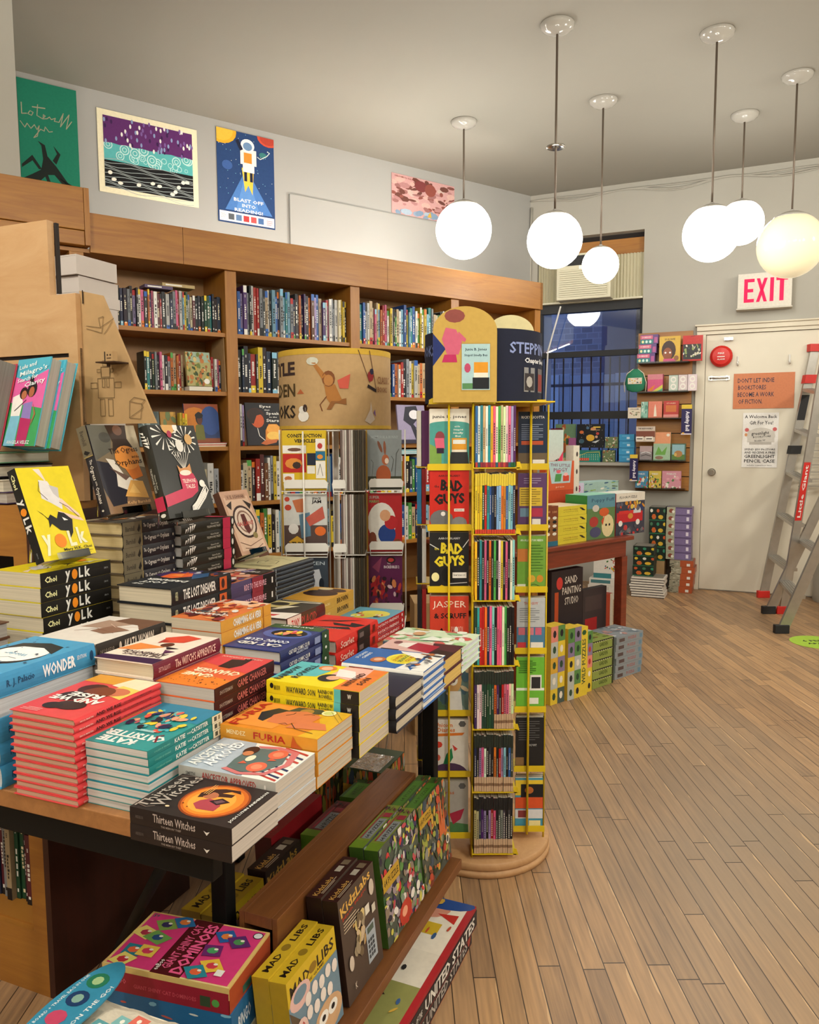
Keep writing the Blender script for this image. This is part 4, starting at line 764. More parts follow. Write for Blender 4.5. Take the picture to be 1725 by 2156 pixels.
stack('sidek', 'A', 'blue and white cartoon hardcover with yellow speech bubble', ('A', 723, 1388), 5, .868, .20, .14, '2a62a8',
  [R(0, 0, 1, .16, 'e8e6e0'), P('e8e6e0', (0, .16), (.3, .3), (.0, .34)), E(.55, .4, .3, .2, 'e8d84a', 18), E(.55, .4, .24, .15, 'd8c830', 16), P('e8e6e0', (.6, .2), (.95, .2), (.95, .55), (.85, .5)), T('SUPER', .56, .47, .36, .05, 'b8602a', 0, .02), T('SIDEKICK', .56, .4, .42, .05, '3a6a4a', 0, .02), T('CLUB', .56, .33, .3, .05, 'b8602a', 0, .02), E(.35, .66, .15, .09, 'b86a3a'), E(.36, .66, .08, .05, 'e0b090'), T('SUSAN', .5, .92, .4, .045, 'd8e0e8', 0, .015), T('GIBBS', .5, .85, .36, .045, 'd8e0e8', 0, .015)]+blobs(23, ['3a3a44', '8a8a90', 'b86a3a', 'c8c8c8'], 24, .05, .04, .95, .24, .05), 'dcd8d0', [R(.1, .3, .3, .4, '8a2a2a')], pages='d8d2c8', hard=True)
stack('maroon', 'A', 'maroon and pink cartoon hardcover with cream pages', ('D', 970, 1363), 2, .862, .2, .14, '4a1c30',
  [P('d8b0a8', (0, .3), (.3, 1), (1, 1), (1, .4), (.5, .3)), P('a82038', (.3, .3), (.8, .26), (.9, .6), (.5, .66)), P('e8e0d8', (.5, .64), (.9, .6), (.8, .8), (.6, .8)), P('2a1420', (.1, .0), (.5, .0), (.6, .24), (.2, .3)), E(.8, .85, .1, .06, '7a4a4a')]+[R(.05+.08*i, .7, .05, .25, '3a1a1a') for i in range(4)], '3a1424', [R(.2, .3, .5, .4, 'c8a0a0')], pages='c8a860', hard=True)
stack('green5', 'A', 'mint green and white illustrated hardcover at the far right corner', ('D', 1014, 1353), 4, .856, .21, .15, 'cfe0c4',
  blobs(25, ['a8cc98', 'e8ece0', '8ab888', 'd0a890', 'c85a5a', 'c8b070', 'e8e4d8'], 40, 0, 0, 1, 1, .12)+[E(.6, .7, .12, .08, 'c89a70'), P('e8ece4', (.3, .2), (.5, .5), (.2, .6))], '384858', [R(.0, 0, 1, 1, '4a5a68'), R(.2, .3, .5, .4, 'a04a4a')], pages='c8ccd0', hard=True)
# columns with heads towards the viewer
katie_i = [P('2a7fa0', (0, 0), (1, 0), (1, .3), (0, .36)), T('KATIE', .62, .9, .56, .11, 'w', 0, .045), T('THE', .36, .9, .1, .04, 'd8d8d8'), T('CATSITTER', .5, .77, .94, .12, 'w', 0, .045), Lq('7a2430', .03, (.1, .83), (.2, .72), (.15, .68))]+blobs(27, ['d85a4a', 'e8c840', '1c2a4a', '2a3c6a', 'c04a5a', 'e0a080', '18242c', '50b0b8'], 46, .12, .2, .9, .62, .07)+lines('c8e8e8', .3, .66, .6, .68, 2, .01)
stack('katie', 'B', 'teal Katie the Catsitter graphic novel', ('A', 313, 1579), 8, 0.856, 0.204, 0.137, '2f9090', katie_i, '1f7a78', [T('KATIE', .40, .5, .14, .58, 'w', 0, .02), T('THE', .52, .5, .05, .2, 'w'), T('CATSITTER', .67, .52, .24, .6, 'w', 0, .02), T('COLLEEN AF VENABLE', .17, .5, .2, .22, '6ab8a8'), R(.85, .0, .15, 1, 'd8cdb0'), R(.88, .2, .04, .6, '4a4a40'), R(.94, .2, .03, .6, '8a7a5a')], pages='c0bcb8', flip=(3, 4, 5, 6, 7))
stack('rise', 'B', 'red hardcover And We Rise with illustrated faces', ('A', 156, 1528), 12, 0.893, 0.221, 0.15, 'd8484a',
  [P('d8962e', (0, .2), (1, .2), (1, .0), (0, 0)), P('ead8b8', (.0, .0), (.4, .0), (.5, .22), (0, .3)), P('e8c860', (0, .25), (.34, .2), (.4, .42), (.0, .5)), E(.25, .36, .2, .1, 'c87050'), E(.62, .36, .2, .12, '4a2018'), E(.45, .42, .22, .14, '7a3a24'), E(.66, .56, .2, .11, '301410'), E(.42, .75, .22, .1, '3a1c1c'), E(.62, .8, .14, .07, '2a1214'), T('AND WE', .5, .63, .78, .1, 'f0e8e0', 0, .04), T('RISE', .5, .52, .5, .1, 'f0e8e0', 0, .04)]+lines('f0b0a8', .62, .9, .9, .95, 3, .008), 'd23c40', [T('AND WE RISE', .36, .5, .28, .5, '2a1014', 0, .015), T('THE CIVIL RIGHTS MOVEMENT IN POEMS', .7, .5, .34, .2, '5a1a1c'), T('ERICA MARTIN', .12, .5, .14, .22, 'f0c0b8')], pages='c8a890', hard=True)
stack('game', 'B', 'orange-red Game Changer paperback', ('A', 454.5, 1453.8), 6, 0.9, .21, .14, 'e0643a',
  [P('d8484a', (0, 0), (1, 0), (1, .3), (0, .5)), P('e8822e', (0, 1), (1, 1), (1, .6), (0, .75)), P('2e1c1c', (.3, .1), (.62, .14), (.6, .4), (.38, .42), (.28, .3)), P('2e1c1c', (.22, .06), (.44, .06), (.4, .16)), T('CHANGER', .46, .55, .8, .12, 'f4e4c0', 0, .035), T('GAME', .62, .69, .52, .1, 'f4e4c0', 0, .035), T('NEAL SHUSTERMAN', .5, .07, .72, .04, 'f0c8b8', 0, .015)]+blobs(29, ['5a1c1c', '7a2a20', '3a1818'], 34, .05, .74, .95, .93, .014), '3a1418', [T('GAME CHANGER', .6, .5, .5, .6, 'c86a62', 0, .012), T('SHUSTERMAN', .17, .5, .2, .3, 'a8968a')], pages='bcb0a4')
stack('witch', 'B', "maroon-spined hardcover The Witch's Apprentice", ('A', 318, 1400), 6, .944, .216, .147, 'ecdccc',
  [P('3a1c44', (.0, .84), (1, .88), (1, 1), (0, 1)), P('d84a34', (.2, .1), (.5, .05), (.75, .2), (.6, .36), (.3, .3)), P('e88a44', (.4, .5), (.9, .45), (1, .7), (.7, .66)), E(.45, .42, .1, .07, '5a2a1a'), P('2a1420', (.15, .5), (.4, .48), (.3, .56)), P('b03028', (.55, .3), (.7, .26), (.66, .4)), P('5a2a50', (.1, .6), (.3, .58), (.2, .7)), T("THE WITCH'S", .42, .8, .66, .06, '3a1c28', 0, .02), T('APPRENTICE', .46, .73, .74, .07, '3a1c28', 0, .02)], '6a1c30', [T("The WITCH'S APPRENTICE", .6, .5, .62, .56, 'e8c8b8', 0, .01), T('ZETTA ELLIOTT', .14, .5, .16, .3, 'c89898')], pages='c4b49c', hard=True)
stack('lost', 'B', 'black hardcover The Lost Dreamer', ('A', 355.4, 1243), 6, 1.066, .216, .147, '1c2026',
  [P('4a3068', (.1, .3), (.5, .1), (1, .2), (1, .42), (.6, .5)), P('e0622c', (.35, .36), (.5, .2), (.85, .28), (.8, .5), (.55, .52)), P('f08a3a', (.5, .4), (.6, .26), (.78, .38)), P('28507a', (.1, .3), (.3, .1), (.4, .3), (.2, .5)), T('THE', .74, .88, .2, .05, 'w', 0, .02), T('LOST', .6, .77, .46, .085, 'w', 0, .03), T('DREAMER', .5, .64, .76, .09, 'w', 0, .03)]+blobs(31, ['c8c8d0', 'd8622c', '4a3a78'], 14, 0, .05, .8, .25, .05), '16181c', [T('THE LOST DREAMER', .44, .5, .54, .6, 'w', 0, .02), T('HUERTA', .07, .5, .04, .5, 'c8c8a0', 90*0), R(.78, .1, .13, .8, 'c0582a'), E(.84, .5, .03, .3, '3a2020')], pages='c8bca4', hard=True, flip=())
stack('charm', 'B', 'orange and yellow romance paperback Charming as a Verb', ('A', 467, 1309.6), 7, .98, .2, .135, 'd8743c',
  [R(0, 0, 1, .2, 'e8c8b0')]+blobs(33, ['e8e0d8', 'c8502a', '8a2a2a', 'f0b080', 'a83c30', 'e8a060', '5a2020'], 50, 0, .0, 1, .95, .09)+[T('CHARMING', .5, .78, .84, .08, 'e8e4dc', 0, .03), T('AS A VERB', .5, .68, .7, .07, '3a4a50', 0, .03)], 'd8983a', [T('CHARMING AS A VERB', .5, .5, .56, .66, 'e8e4dc', 0, .04), R(.82, .0, .02, 1, 'b06a20')], pages='c8baa4')
stack('catkid', 'B', 'dark blue comic hardcover with green spine end', ('A', 587.8, 1370.8), 5, .91, .216, .145, '2c3a78',
  [R(0, 0, 1, .16, '3c5c34'), E(.45, .35, .42, .2, '4a62a8', 20), E(.42, .34, .32, .14, '141820', 20)]+blobs(35, ['e8d040', 'd85a3a', '5ab060', 'e8a070', 'e87a8a'], 16, .2, .26, .66, .42, .06)+[T('CAT KID', .5, .84, .8, .1, 'w', 0, .035), T('COMIC CLUB', .5, .7, .8, .1, 'dfe4f0', 0, .035), T('DAV PILKEY', .5, .08, .6, .05, 'w', 0, .02)], '26305e', [T('CAT KID COMIC CLUB', .36, .58, .42, .36, 'w', 0, .02), T('PERSPECTIVES', .42, .25, .24, .2, 'c8d0e8'), R(.68, .2, .12, .6, '8a94b8'), R(.84, 0, .16, 1, '2c4a30'), E(.92, .5, .02, .14, 'w')], pages='c4beb8', hard=True)
stack('placid', 'B', 'charcoal and cream hardcover with red-lettered spine and masked face', ('B', 678.7, 1269), 3, .93, .2, .14, '38342c',
  [P('e8e0d4', (0, .66), (1, .78), (1, 1), (0, 1)), P('c8302c', (.3, .8), (.8, .86), (.7, .93), (.35, .9)), P('c8b878', (.45, .1), (1, .05), (1, .5), (.6, .45)), E(.78, .25, .2, .1, '3a342c'), P('d8cdb0', (.3, .3), (.6, .34), (.7, .6), (.5, .5)), Lq('e8e0d0', .04, (.05, .05), (.9, .1))], '5a1c1a', [R(0, 0, .34, 1, 'd8d0c0'), R(.34, 0, .4, 1, '4a3c28'), T('TONY', .2, .5, .2, .6, 'b82420', 0, .02), T('PLACID', .55, .5, .4, .6, 'a8443a', 0, .02)], pages='c8c0b0', hard=True)
stack('brown', 'B', 'golden yellow paperback Brown with dark silhouette', ('A', 676.8, 1272.5), 4, .915, .2, .135, 'd09a38',
  [E(.5, .45, .42, .2, '3a2018', 22), E(.4, .2, .36, .14, '4a2c1c', 18), E(.7, .35, .2, .1, '2c1812', 16), E(.62, .12, .18, .08, 'd8c8a0', 16), Lq('7a5a4a', .02, (.3, .3), (.5, .2), (.6, .34))], 'c89a44', [T('BROWN', .62, .5, .36, .6, '3a2418', 0, .02), T('JACKS', .14, .5, .16, .3, 'f0dca8')], pages='c8bca0')
stack('navy', 'B', 'pale yellow sketched cover book with black spine by white rack', ('A', 574.8, 1202), 16, .992, .225, .165, 'ddd6a6',
  [Lq('6a6450', .012, (.3, .6), (.4, .4), (.6, .35), (.75, .5), (.65, .65), (.4, .66), (.3, .6)), Lq('6a6450', .012, (.4, .5), (.6, .52), (.62, .4)), Lq('6a6450', .01, (.2, .3), (.5, .2), (.8, .28)), R(0, 0, .07, 1, '1c2434')]+lines('8a8468', .2, .75, .8, .85, 4, .01), '1e2632', [R(.15, .46, .6, .1, '46505c'), R(.02, .1, .012, .8, 'b8bcc0')], pages='b8b4a8', hard=True)
stack('ride', 'B', 'purple hardcover with red lettering, Ride to the People', ('B', 578, 1192), 5, .985, .21, .145, 'c87a5a',
  blobs(37, ['e8c0a8', '2a1c24', 'a83a44', '5a4a7a', 'e0a080', 'c85a44', 'e8d8d0'], 40, 0, 0, 1, 1, .11)+[P('1c1a1e', (0, 0), (.4, 0), (.3, .3), (0, .36)), T('PEOPLE', .5, .2, .7, .07, 'w', 0, .02)], '4a3c60', [R(.45, 0, .25, 1, '8a2a38'), R(.7, 0, .3, 1, '16161a'), T('RIDE TO THE PEOPLE', .52, .5, .5, .4, 'e0a8b8', 0, .015), R(.9, .3, .03, .4, 'e8e4e0')], pages='a89a8c', hard=True)
stack('shan', 'B', 'glossy scarlet hardcover with black slashes and script spine', ('A', 715.8, 1330), 3, .872, .235, .155, 'd83226',
  [P('1c1418', (.0, .3), (.3, .24), (.25, .34), (.6, .3), (.5, .4), (.1, .42)), P('1c1418', (.2, .1), (.8, .26), (.6, .12), (.9, .3), (.5, .24)), P('24181c', (.2, .44), (1, .56), (.9, .6), (.1, .52)), T('SHANNON', .5, .55, .5, .03, 'c8a8a8')], 'c82a24', [T('Scarlet', .24, .52, .3, .56, 'e8c8b8', 0, .012), R(.48, 0, .3, 1, '1e1416'), R(.52, .3, .1, .4, '6a5a58'), R(.85, .2, .06, .6, '6a1a18')], pages='d0c8bc', hard=True)
stack('pizza', 'B', 'sky-blue comic cover with yellow bursts and red spines', ('B', 849.3, 1287), 3, .845, .215, .15, '5c9ab0',
  [E(.45, .35, .34, .2, 'd8cc50', 20), E(.6, .5, .24, .14, 'c8c04a', 16), E(.3, .5, .06, .04, 'k'), T('MAX', .5, .7, .4, .07, 'w', 0, .02)]+blobs(39, ['e8e4d0', '3a3a44', 'c85a4a'], 14, .2, .3, .8, .6, .04), 'a82024', [T('POTATO FRIENDS', .45, .5, .7, .5, 'e8d8d8', 0, .015), E(.92, .5, .02, .3, 'e8e0e0')], pages='c8c4bc', hard=False)
# left side
stack('wonder', 'B', 'sky blue hardcover Wonder with round pale face', ('B', 195, 1350), 5, .936, .216, .149, '4a9cc8',
  [E(.52, .5, .4, .28, '20242a', 28), E(.5, .46, .36, .25, 'eef0f0', 28), P('2c3034', (.1, .4), (.2, .2), (.5, .14), (.85, .22), (.9, .42), (.7, .3), (.4, .28)), Lq('30343a', .01, (.35, .6), (.5, .58), (.6, .62)), T('Wonder', .5, .5, .34, .06, '6aa8c8'), E(.82, .82, .12, .08, '9a8a4a', 18)]+blobs(41, ['2a4a68', '1e3a58'], 26, .0, .05, 1, .98, .02), '3f92c2', [T('WONDER', .60, .5, .34, .6, 'eef4f8', 0, .03), T('R. J. Palacio', .22, .46, .26, .4, '1c4468'), T('EDITION', .84, .6, .1, .2, 'dfe8f0'), E(.95, .5, .02, .25, '1c4468')], pages='b8bcc0', hard=True, flip=(1,))
stack('akata', 'B', 'brown-spined hardcover Akata Woman with misty cover', ('B', 337.6, 1303.5), 5, 1.0, .195, .15, 'dcd4cc',
  [P('6a4634', (0, .0), (.6, .0), (.7, .2), (.2, .24), (0, .4)), P('a88a78', (.3, .24), (.8, .16), (.9, .5), (.5, .46)), P('8a6654', (.1, .45), (.5, .35), (.6, .6), (.3, .66)), Lq('d8b8a8', .01, (.1, .3), (.4, .4), (.6, .3)), Lq('7a4a38', .012, (.2, .6), (.6, .5), (.8, .66))], '26201c', [T('AKATA WOMAN', .58, .5, .44, .6, 'e0d0c0', 0, .02), T('OKORAFOR', .13, .5, .2, .3, '8a7c70'), E(.31, .5, .018, .28, 'c8b8a8'), E(.93, .5, .02, .3, '6a5c50')], pages='b0a494', hard=True)
yolk_sp = [T('Choi', .13, .48, .16, .42, 'e8e4a8', 0, .03), T('y', .36, .42, .07, .8, 'w', 0, .03), E(.455, .5, .04, .36, 'e88a1c', 18), T('L', .545, .54, .06, .72, 'w', 0, .03), T('k', .64, .54, .08, .76, 'w', 0, .03), T('SIMON', .92, .5, .06, .14, '8a8a8a')]
yolk_it = [P('e8d4c8', (.3, .98), (.44, .86), (.52, .74), (.42, .98)), P('dcd8d8', (.34, .86), (.3, .66), (.45, .6), (.62, .52), (.66, .62), (.54, .76), (.5, .84)), P('c0bcbc', (.5, .8), (.66, .76), (.62, .64), (.54, .7)), P('e8c8b8', (.6, .62), (.74, .5), (.92, .42), (.9, .46), (.76, .56), (.66, .64)), P('e8c8b8', (.5, .52), (.7, .42), (.96, .37), (.92, .41), (.72, .46)), P('141216', (.22, .5), (.14, .54), (.3, .44), (.36, .48), (.46, .43), (.52, .5), (.62, .48), (.74, .4), (.68, .26), (.6, .2), (.62, .28), (.46, .3), (.34, .38), (.28, .34), (.3, .42)), P('e8e8e8', (.56, .44), (.66, .4), (.58, .4)), Lq('3a2a2a', .008, (.34, .84), (.28, .74), (.4, .64)), Lq('3a2a2a', .008, (.6, .6), (.74, .54), (.88, .42)),
   T('y', .16, .16, .16, .22, 'e8e4c0', 0, .035), E(.40, .19, .105, .075, 'e88414', 20), T('L', .62, .2, .13, .17, 'e8e4c0', 0, .035), T('k', .82, .22, .16, .18, 'e8e4c0', 0, .035), T('Mary H.K. Choi', .68, .085, .54, .04, '2a2410', 0, .02), T('New York Times bestselling author', .7, .045, .5, .015, '4a4420'), T('of Emergency Contact and', .68, .02, .44, .013, '4a4420')]
stack('yolk', 'B', 'yellow and black YOLK paperback', ('B', 232, 1176.5), 9, 1.105, .21, .14, 'e0cc1c', yolk_it, '161412', yolk_sp, pages='c8bca4')
og_sp = [R(0, 0, .33, 1, '6a604c'), P('1a1614', (.26, .3), (.3, .8), (.32, .4), (.29, .1)), R(.33, 0, .012, 1, '9a8450'), T('Barnhill', .13, .46, .16, .4, '3a342c'), T('The', .40, .6, .05, .3, 'd8d0c8'), T('Ogress', .52, .5, .16, .5, 'd8d0c8', 0, .012), T('and the', .64, .6, .05, .2, 'd8d0c8'), T('Orphans', .77, .5, .18, .5, 'd8d0c8', 0, .012), E(.94, .5, .012, .12, 'c8c0b0')]
og_it = [P('5c5a50', (0, .6), (0, 1), (.5, 1), (.35, .7)), E(.3, .86, .12, .06, '45443e'), P('b8a88c', (.6, .55), (1, .5), (1, 1), (.75, 1)), P('8a6a4c', (0, .0), (1, 0), (1, .14), (0, .2)), P('26242e', (.0, .6), (.3, .56), (.5, .3), (.4, .1), (.1, .08), (0, .3)), P('342218', (.36, 1), (.44, .8), (.4, .7), (.6, .72), (.84, .74), (.76, .84), (.8, 1)), E(.6, .94, .1, .06, '6a4a3a'), P('dcd4c8', (.2, .62), (.36, .6), (.5, .42), (.8, .34), (.6, .22), (.3, .3), (.34, .44)), P('d8782c', (.46, .62), (.84, .66), (.9, .4), (.66, .36)), E(.66, .62, .26, .14, 'e09040', 20), P('e0a858', (.4, .18), (.6, .36), (.86, .34), (.9, .14)), P('f0c070', (.5, .22), (.64, .32), (.74, .2)), P('6a5248', (.22, .52), (.4, .46), (.6, .4), (.5, .36)),
   T('The Ogress', .62, .70, .62, .085, '2a1810', 4, .008), T('and the', .84, .63, .16, .03, '2a1810'), T('Orphans', .66, .56, .6, .085, '2a1810', 4, .008), T('Kelly Barnhill', .66, .1, .5, .045, 'e8b880', 0, .012), R(.3, .03, .5, .008, 'c89868')]
stack('ogress', 'B', 'hardcover The Ogress and the Orphans with dark jacket', ('B', 363.5, 1082), 12, 1.188, .216, .148, '7a6a54', og_it, '221f26', og_sp, pages='c8b488', hard=True)
def fl(x, y, s, c='e8e4dc', n=12): return [P(c, (x+.25*s*cos(a)-.02*s*sin(a), y+.17*s*sin(a)), (x+s*cos(a)-.06*s*sin(a), y+.68*s*sin(a)+.045*s*cos(a)), (x+s*1.04*cos(a), y+.7*s*sin(a)), (x+s*cos(a)+.06*s*sin(a), y+.68*s*sin(a)-.045*s*cos(a))) for a in [2*pi*i/n+.15 for i in range(n)]]
tel_sp = [P('e8e4dc', (.06, .1), (.1, .5), (.07, .5)), P('e8e4dc', (.1, .1), (.13, .6), (.11, .65)), P('e8e4dc', (.14, .1), (.17, .7), (.14, .75)), P('e8e4dc', (.17, .2), (.21, .75), (.18, .8)), P('e8e4dc', (.2, .3), (.25, .8), (.22, .85)), R(.13, .86, .08, .06, 'e8e4dc'), T('Gianni Rodari', .6, .66, .16, .16, 'b8b4a8'), T('TELEPHONE TALES', .58, .38, .26, .2, 'b8b4a8'), R(.76, 0, .15, 1, 'b82c4c'), E(.955, .55, .02, .3, 'd8d4cc')]
tel_it = fl(.3, .9, .26)+fl(.72, .84, .22)+fl(.46, .74, .13)+[E(.4, .97, .13, .07, 'd0a060', 16), E(.4, .9, .05, .04, 'a82848', 12), E(.78, .84, .08, .06, 'c89c60', 14), E(.56, .77, .08, .07, 'dcd8d0', 14), E(.55, .98, .05, .05, 'e8e4dc', 12)]+[Lq('d8d4cc', .008, (x_, .7), (.54, .5)) for x_ in (.36, .42, .48, .54, .6, .66, .72)]+[P('c02c50', (.4, .46), (.7, .46), (.76, .36), (.72, .26), (.56, .2), (0, .12), (0, .24), (.4, .3)), P('c88a50', (.42, .46), (.4, .56), (.46, .52), (.6, .53), (.68, .57), (.68, .46)), E(.54, .47, .12, .03, 'e8dccc', 16), T('TELEPHONE', .58, .38, .28, .045, 'f0d8d0', 0, .015), T('TALES', .58, .32, .2, .045, 'f0d8d0', 0, .015)]+[P('e8e4dc', (.52+.03*i, .03+.016*i), (.54+.03*i, .02+.016*i), (.57+.03*i, .11+.016*i), (.55+.03*i, .12+.016*i)) for i in range(12)]+[Lq('e8e4dc', .02, (.5, .0), (.52, .1), (.62, .14), (.9, .32), (.94, .26), (.84, .18), (.56, .03)), E(.84, .34, .06, .04, 'e8e4dc')]
stack('tele', 'B', 'black hardcover Telephone Tales with crimson band on its spine', ('B', 493.4, 1085), 12, 1.155, .232, .165, '22221e', tel_it, '24221c', tel_sp, pages='b8b4b0', hard=True)
stack('portrait', 'A', 'hardcover with brown portrait cover at the left edge of the table', ('D', 70, 1312), 6, 1.0, .21, .15, '5a3a2a', [E(.4, .4, .3, .2, '8a5c44'), P('c8b8a8', (.4, .1), (.9, .1), (.9, .3), (.5, .3)), Lq('e8e0d8', .03, (.6, .1), (.8, .4))], '3a2820', [R(.3, .3, .4, .4, 'c8b8a8')], pages='9a938c', hard=True)

# face-out display copies on clear easels
def axes(face, tilt):
    a, t = radians(face), radians(tilt); n = Vector((sin(a)*cos(t), cos(a)*cos(t), sin(t))); up = Vector((-sin(a)*sin(t), -cos(a)*sin(t), cos(t))); return up.cross(n), up, n
def display(o, pos, face, tilt, Th):
    rt, up, n = axes(face, tilt); m = Matrix((rt, up, n)).transposed().to_4x4()
    o.matrix_world = Matrix.Translation(Vector(pos)-n*Th) @ m
def easel(pos, face, tilt, W_, label, H_=.12, base=None):
    """clear acrylic easel: back plate, ledge and foot; origin at lower left of the book"""
    rt, up, n = axes(face, tilt); t = thing('acrylic_easel', label, 'easel', (0, 0, 0)); b = MB(); p = Vector(pos)
    fl_ = Vector((rt.x, rt.y, 0)).normalized(); back = Vector((-n.x, -n.y, 0)).normalized()
    o_ = p+rt*(W_*.2)-n*.042
    b.obox(o_, rt*W_*.6, up*H_, -n*.003, 'ffffff', CLEAR); b.build('back_plate', t)
    b = MB(); b.obox(p+rt*(W_*.2)-n*.042-up*.002, rt*W_*.6, n*.055, -up*.003, 'ffffff', CLEAR); b.obox(p+rt*(W_*.2)+n*.01-up*.002, rt*W_*.6, up*.014, n*.003, 'ffffff', CLEAR); b.build('ledge', t)
    b = MB(); q = p+rt*(W_*.3)-n*.048+up*H_*.9; f_ = Vector((q.x, q.y, base if base else p.z-.01))+back*.01
    for s_ in (0, .4): b.tube([q+rt*(W_*s_), f_+rt*(W_*s_)], .0025, CLEAR, n=6)
    b.build('strut', t); return t
D_ = flatbook(.21, .14, .026, 'e0cc1c', yolk_it, '161412', yolk_sp, label='yellow YOLK paperback propped upright on a clear easel over its stack', group='copies of the yellow and black YOLK paperback')
display(D_, (-.769, 1.632, 1.119), 114.7, 21, .026); easel((-.769, 1.632, 1.119), 114.7, 21, .14, 'clear acrylic easel holding the upright YOLK copy', base=1.106)
D_ = flatbook(.216, .148, .03, '7a6a54', og_it, '221f26', og_sp, hard=True, name='hardcover_book', label='display copy of The Ogress and the Orphans propped face-out over its stack', group='copies of the hardcover The Ogress and the Orphans with dark jacket')
display(D_, (-.69, 1.80, 1.202), 115, 17.5, .03); easel((-.69, 1.80, 1.202), 115, 17.5, .148, 'clear acrylic easel under the upright Ogress hardcover', base=1.189)
D_ = flatbook(.23, .16, .028, '22221e', tel_it, '24221c', tel_sp, hard=True, name='hardcover_book', label='display copy of Telephone Tales propped face-out with flower burst cover', group='copies of the black hardcover Telephone Tales with crimson band on its spine')
display(D_, (-.566, 1.84, 1.187), 117, 16, .028); easel((-.566, 1.84, 1.187), 117, 16, .16, 'clear acrylic easel under the upright Telephone Tales', base=1.156)
D_ = flatbook(.2, .13, .024, 'c8a088', [R(.08, .06, .84, .84, 'd8b8a0'), R(.14, .86, .7, .08, 'b89078'), T('V. E. SCHWAB', .5, .9, .6, .05, '5a3a30', 0, .015), E(.52, .5, .38, .26, '3a2420', 24), E(.52, .5, .33, .225, 'dcc8b8', 24), E(.52, .5, .26, .18, '8a6a5c', 20), E(.52, .5, .22, .15, 'd8c4b4', 20), P('5a2420', (.44, .62), (.58, .62), (.62, .36), (.5, .3), (.42, .4)), T('GALLANT', .5, .47, .6, .06, 'b03a34', 0, .02), P('2e2420', (.08, .78), (.3, .84), (.2, .7)), P('2e2420', (.7, .84), (.94, .76), (.84, .68)), Lq('6a4438', .014, (.1, .2), (.4, .12), (.9, .2)), Lq('6a4438', .014, (.2, .1), (.6, .06), (.85, .12)), E(.7, .27, .08, .05, '8a7a4a')], '6a4a3c', [], label='cream and brown book with round archway emblem propped upright by the white rack')
display(D_, (-.484, 2.242, 1.036), 116.5, 24, .024); easel((-.484, 2.242, 1.036), 116.5, 24, .13, 'clear acrylic easel under the arch-emblem book', base=1.026)
p = Vector((-.497, 2.211, 0)); b = MB()
_pb = TB.loc(p)
tt = thing('hardcover_book', '', 'book', (0, 0, 0)); bpy.data.objects.remove(tt)
stack('schst', 'B', 'brown-jacketed hardcover under the arch-emblem display book', ('B', 530, 1166), 9, 1.022, .2, .13, 'c8a088', [R(.1, .1, .8, .8, 'd8b8a0')], '6a4a3c', [R(.3, .3, .4, .4, 'd8c0a8')], pages='b8a890', hard=True)

# display copies on the kiosk shelf at the far left
mil = [R(0, 0, 1, .5, '3a9a58'), P('d860a0', (0, .5), (1, .42), (1, .86), (.4, .74), (0, .8)), P('4aa8c0', (0, .84), (.5, .78), (1, .9), (1, 1), (0, 1)), P('e8e4e0', (.06, .56), (.3, .6), (.4, .5), (.38, .34), (.1, .34)), P('7ab8d0', (.1, .34), (.4, .34), (.38, .0), (.04, 0)), P('8a78b8', (.44, .48), (.7, .5), (.72, .3), (.44, .32)), P('b02860', (.42, .32), (.76, .3), (.72, 0), (.42, 0)), E(.38, .6, .12, .07, '2a1418'), E(.4, .58, .08, .05, 'b06a48'), E(.62, .64, .14, .09, '181418'), E(.62, .61, .08, .06, 'a86040'), E(.56, .74, .06, .06, '181418'), P('a86040', (.72, .48), (.86, .36), (.76, .2), (.82, .36)), Lq('1c1c1c', .012, (.2, .4), (.5, .52)),
   T('Lulu and', .35, .92, .5, .05, 'e8f0f0', 8, .012), T("Milagro's", .55, .85, .8, .075, 'e8f0f0', 8, .012), T('Search for', .42, .77, .6, .05, 'e8f0f0', 8, .012), T('Clarity', .66, .71, .6, .07, 'e8f0f0', 8, .012), T('ANGELA VELEZ', .5, .04, .7, .04, 'dfe8e8', 0, .01)]
D_ = flatbook(.216, .146, .03, '4aa8c0', mil, '3a9ab8', [], hard=True, name='hardcover_book', label='blue, pink and green hardcover of two girls standing face-out on the kiosk', pages='9a948a')
display(D_, (-.989, 1.908, 1.36), 215.5, 14.6, .03)
rt, up, n_ = axes(215.5, 14.6)
D_ = flatbook(.216, .146, .03, '4aa8c0', mil, '3a9ab8', [], hard=True, name='hardcover_book', label='second blue, pink and green hardcover tucked behind the face-out one on the kiosk', pages='9a948a')
display(D_, Vector((-.989, 1.908, 1.362))-n_*.031+rt*.012, 215.5, 14.6, .03)
D_ = flatbook(.216, .146, .05, 'b8324a', [R(0, .6, 1, .4, '4aa0c0'), T('ANY', .7, .9, .5, .07, 'w', 0, .02), T('WAYS', .75, .8, .5, .07, 'w', 0, .02)], 'b8324a', [], hard=True, name='hardcover_book', label='thick red and blue hardcover cut off by the left edge of the photo', pages='77716a')
display(D_, (-1.135, 1.945, 1.362), 215.5, 14.6, .05)
b = MB(); b.box(.30, .745, 1.2205, .45, 1.3, 1.225, 'ffffff', DARK)
kz = [1.2215, 1.2505, 1.2845, 1.3175]
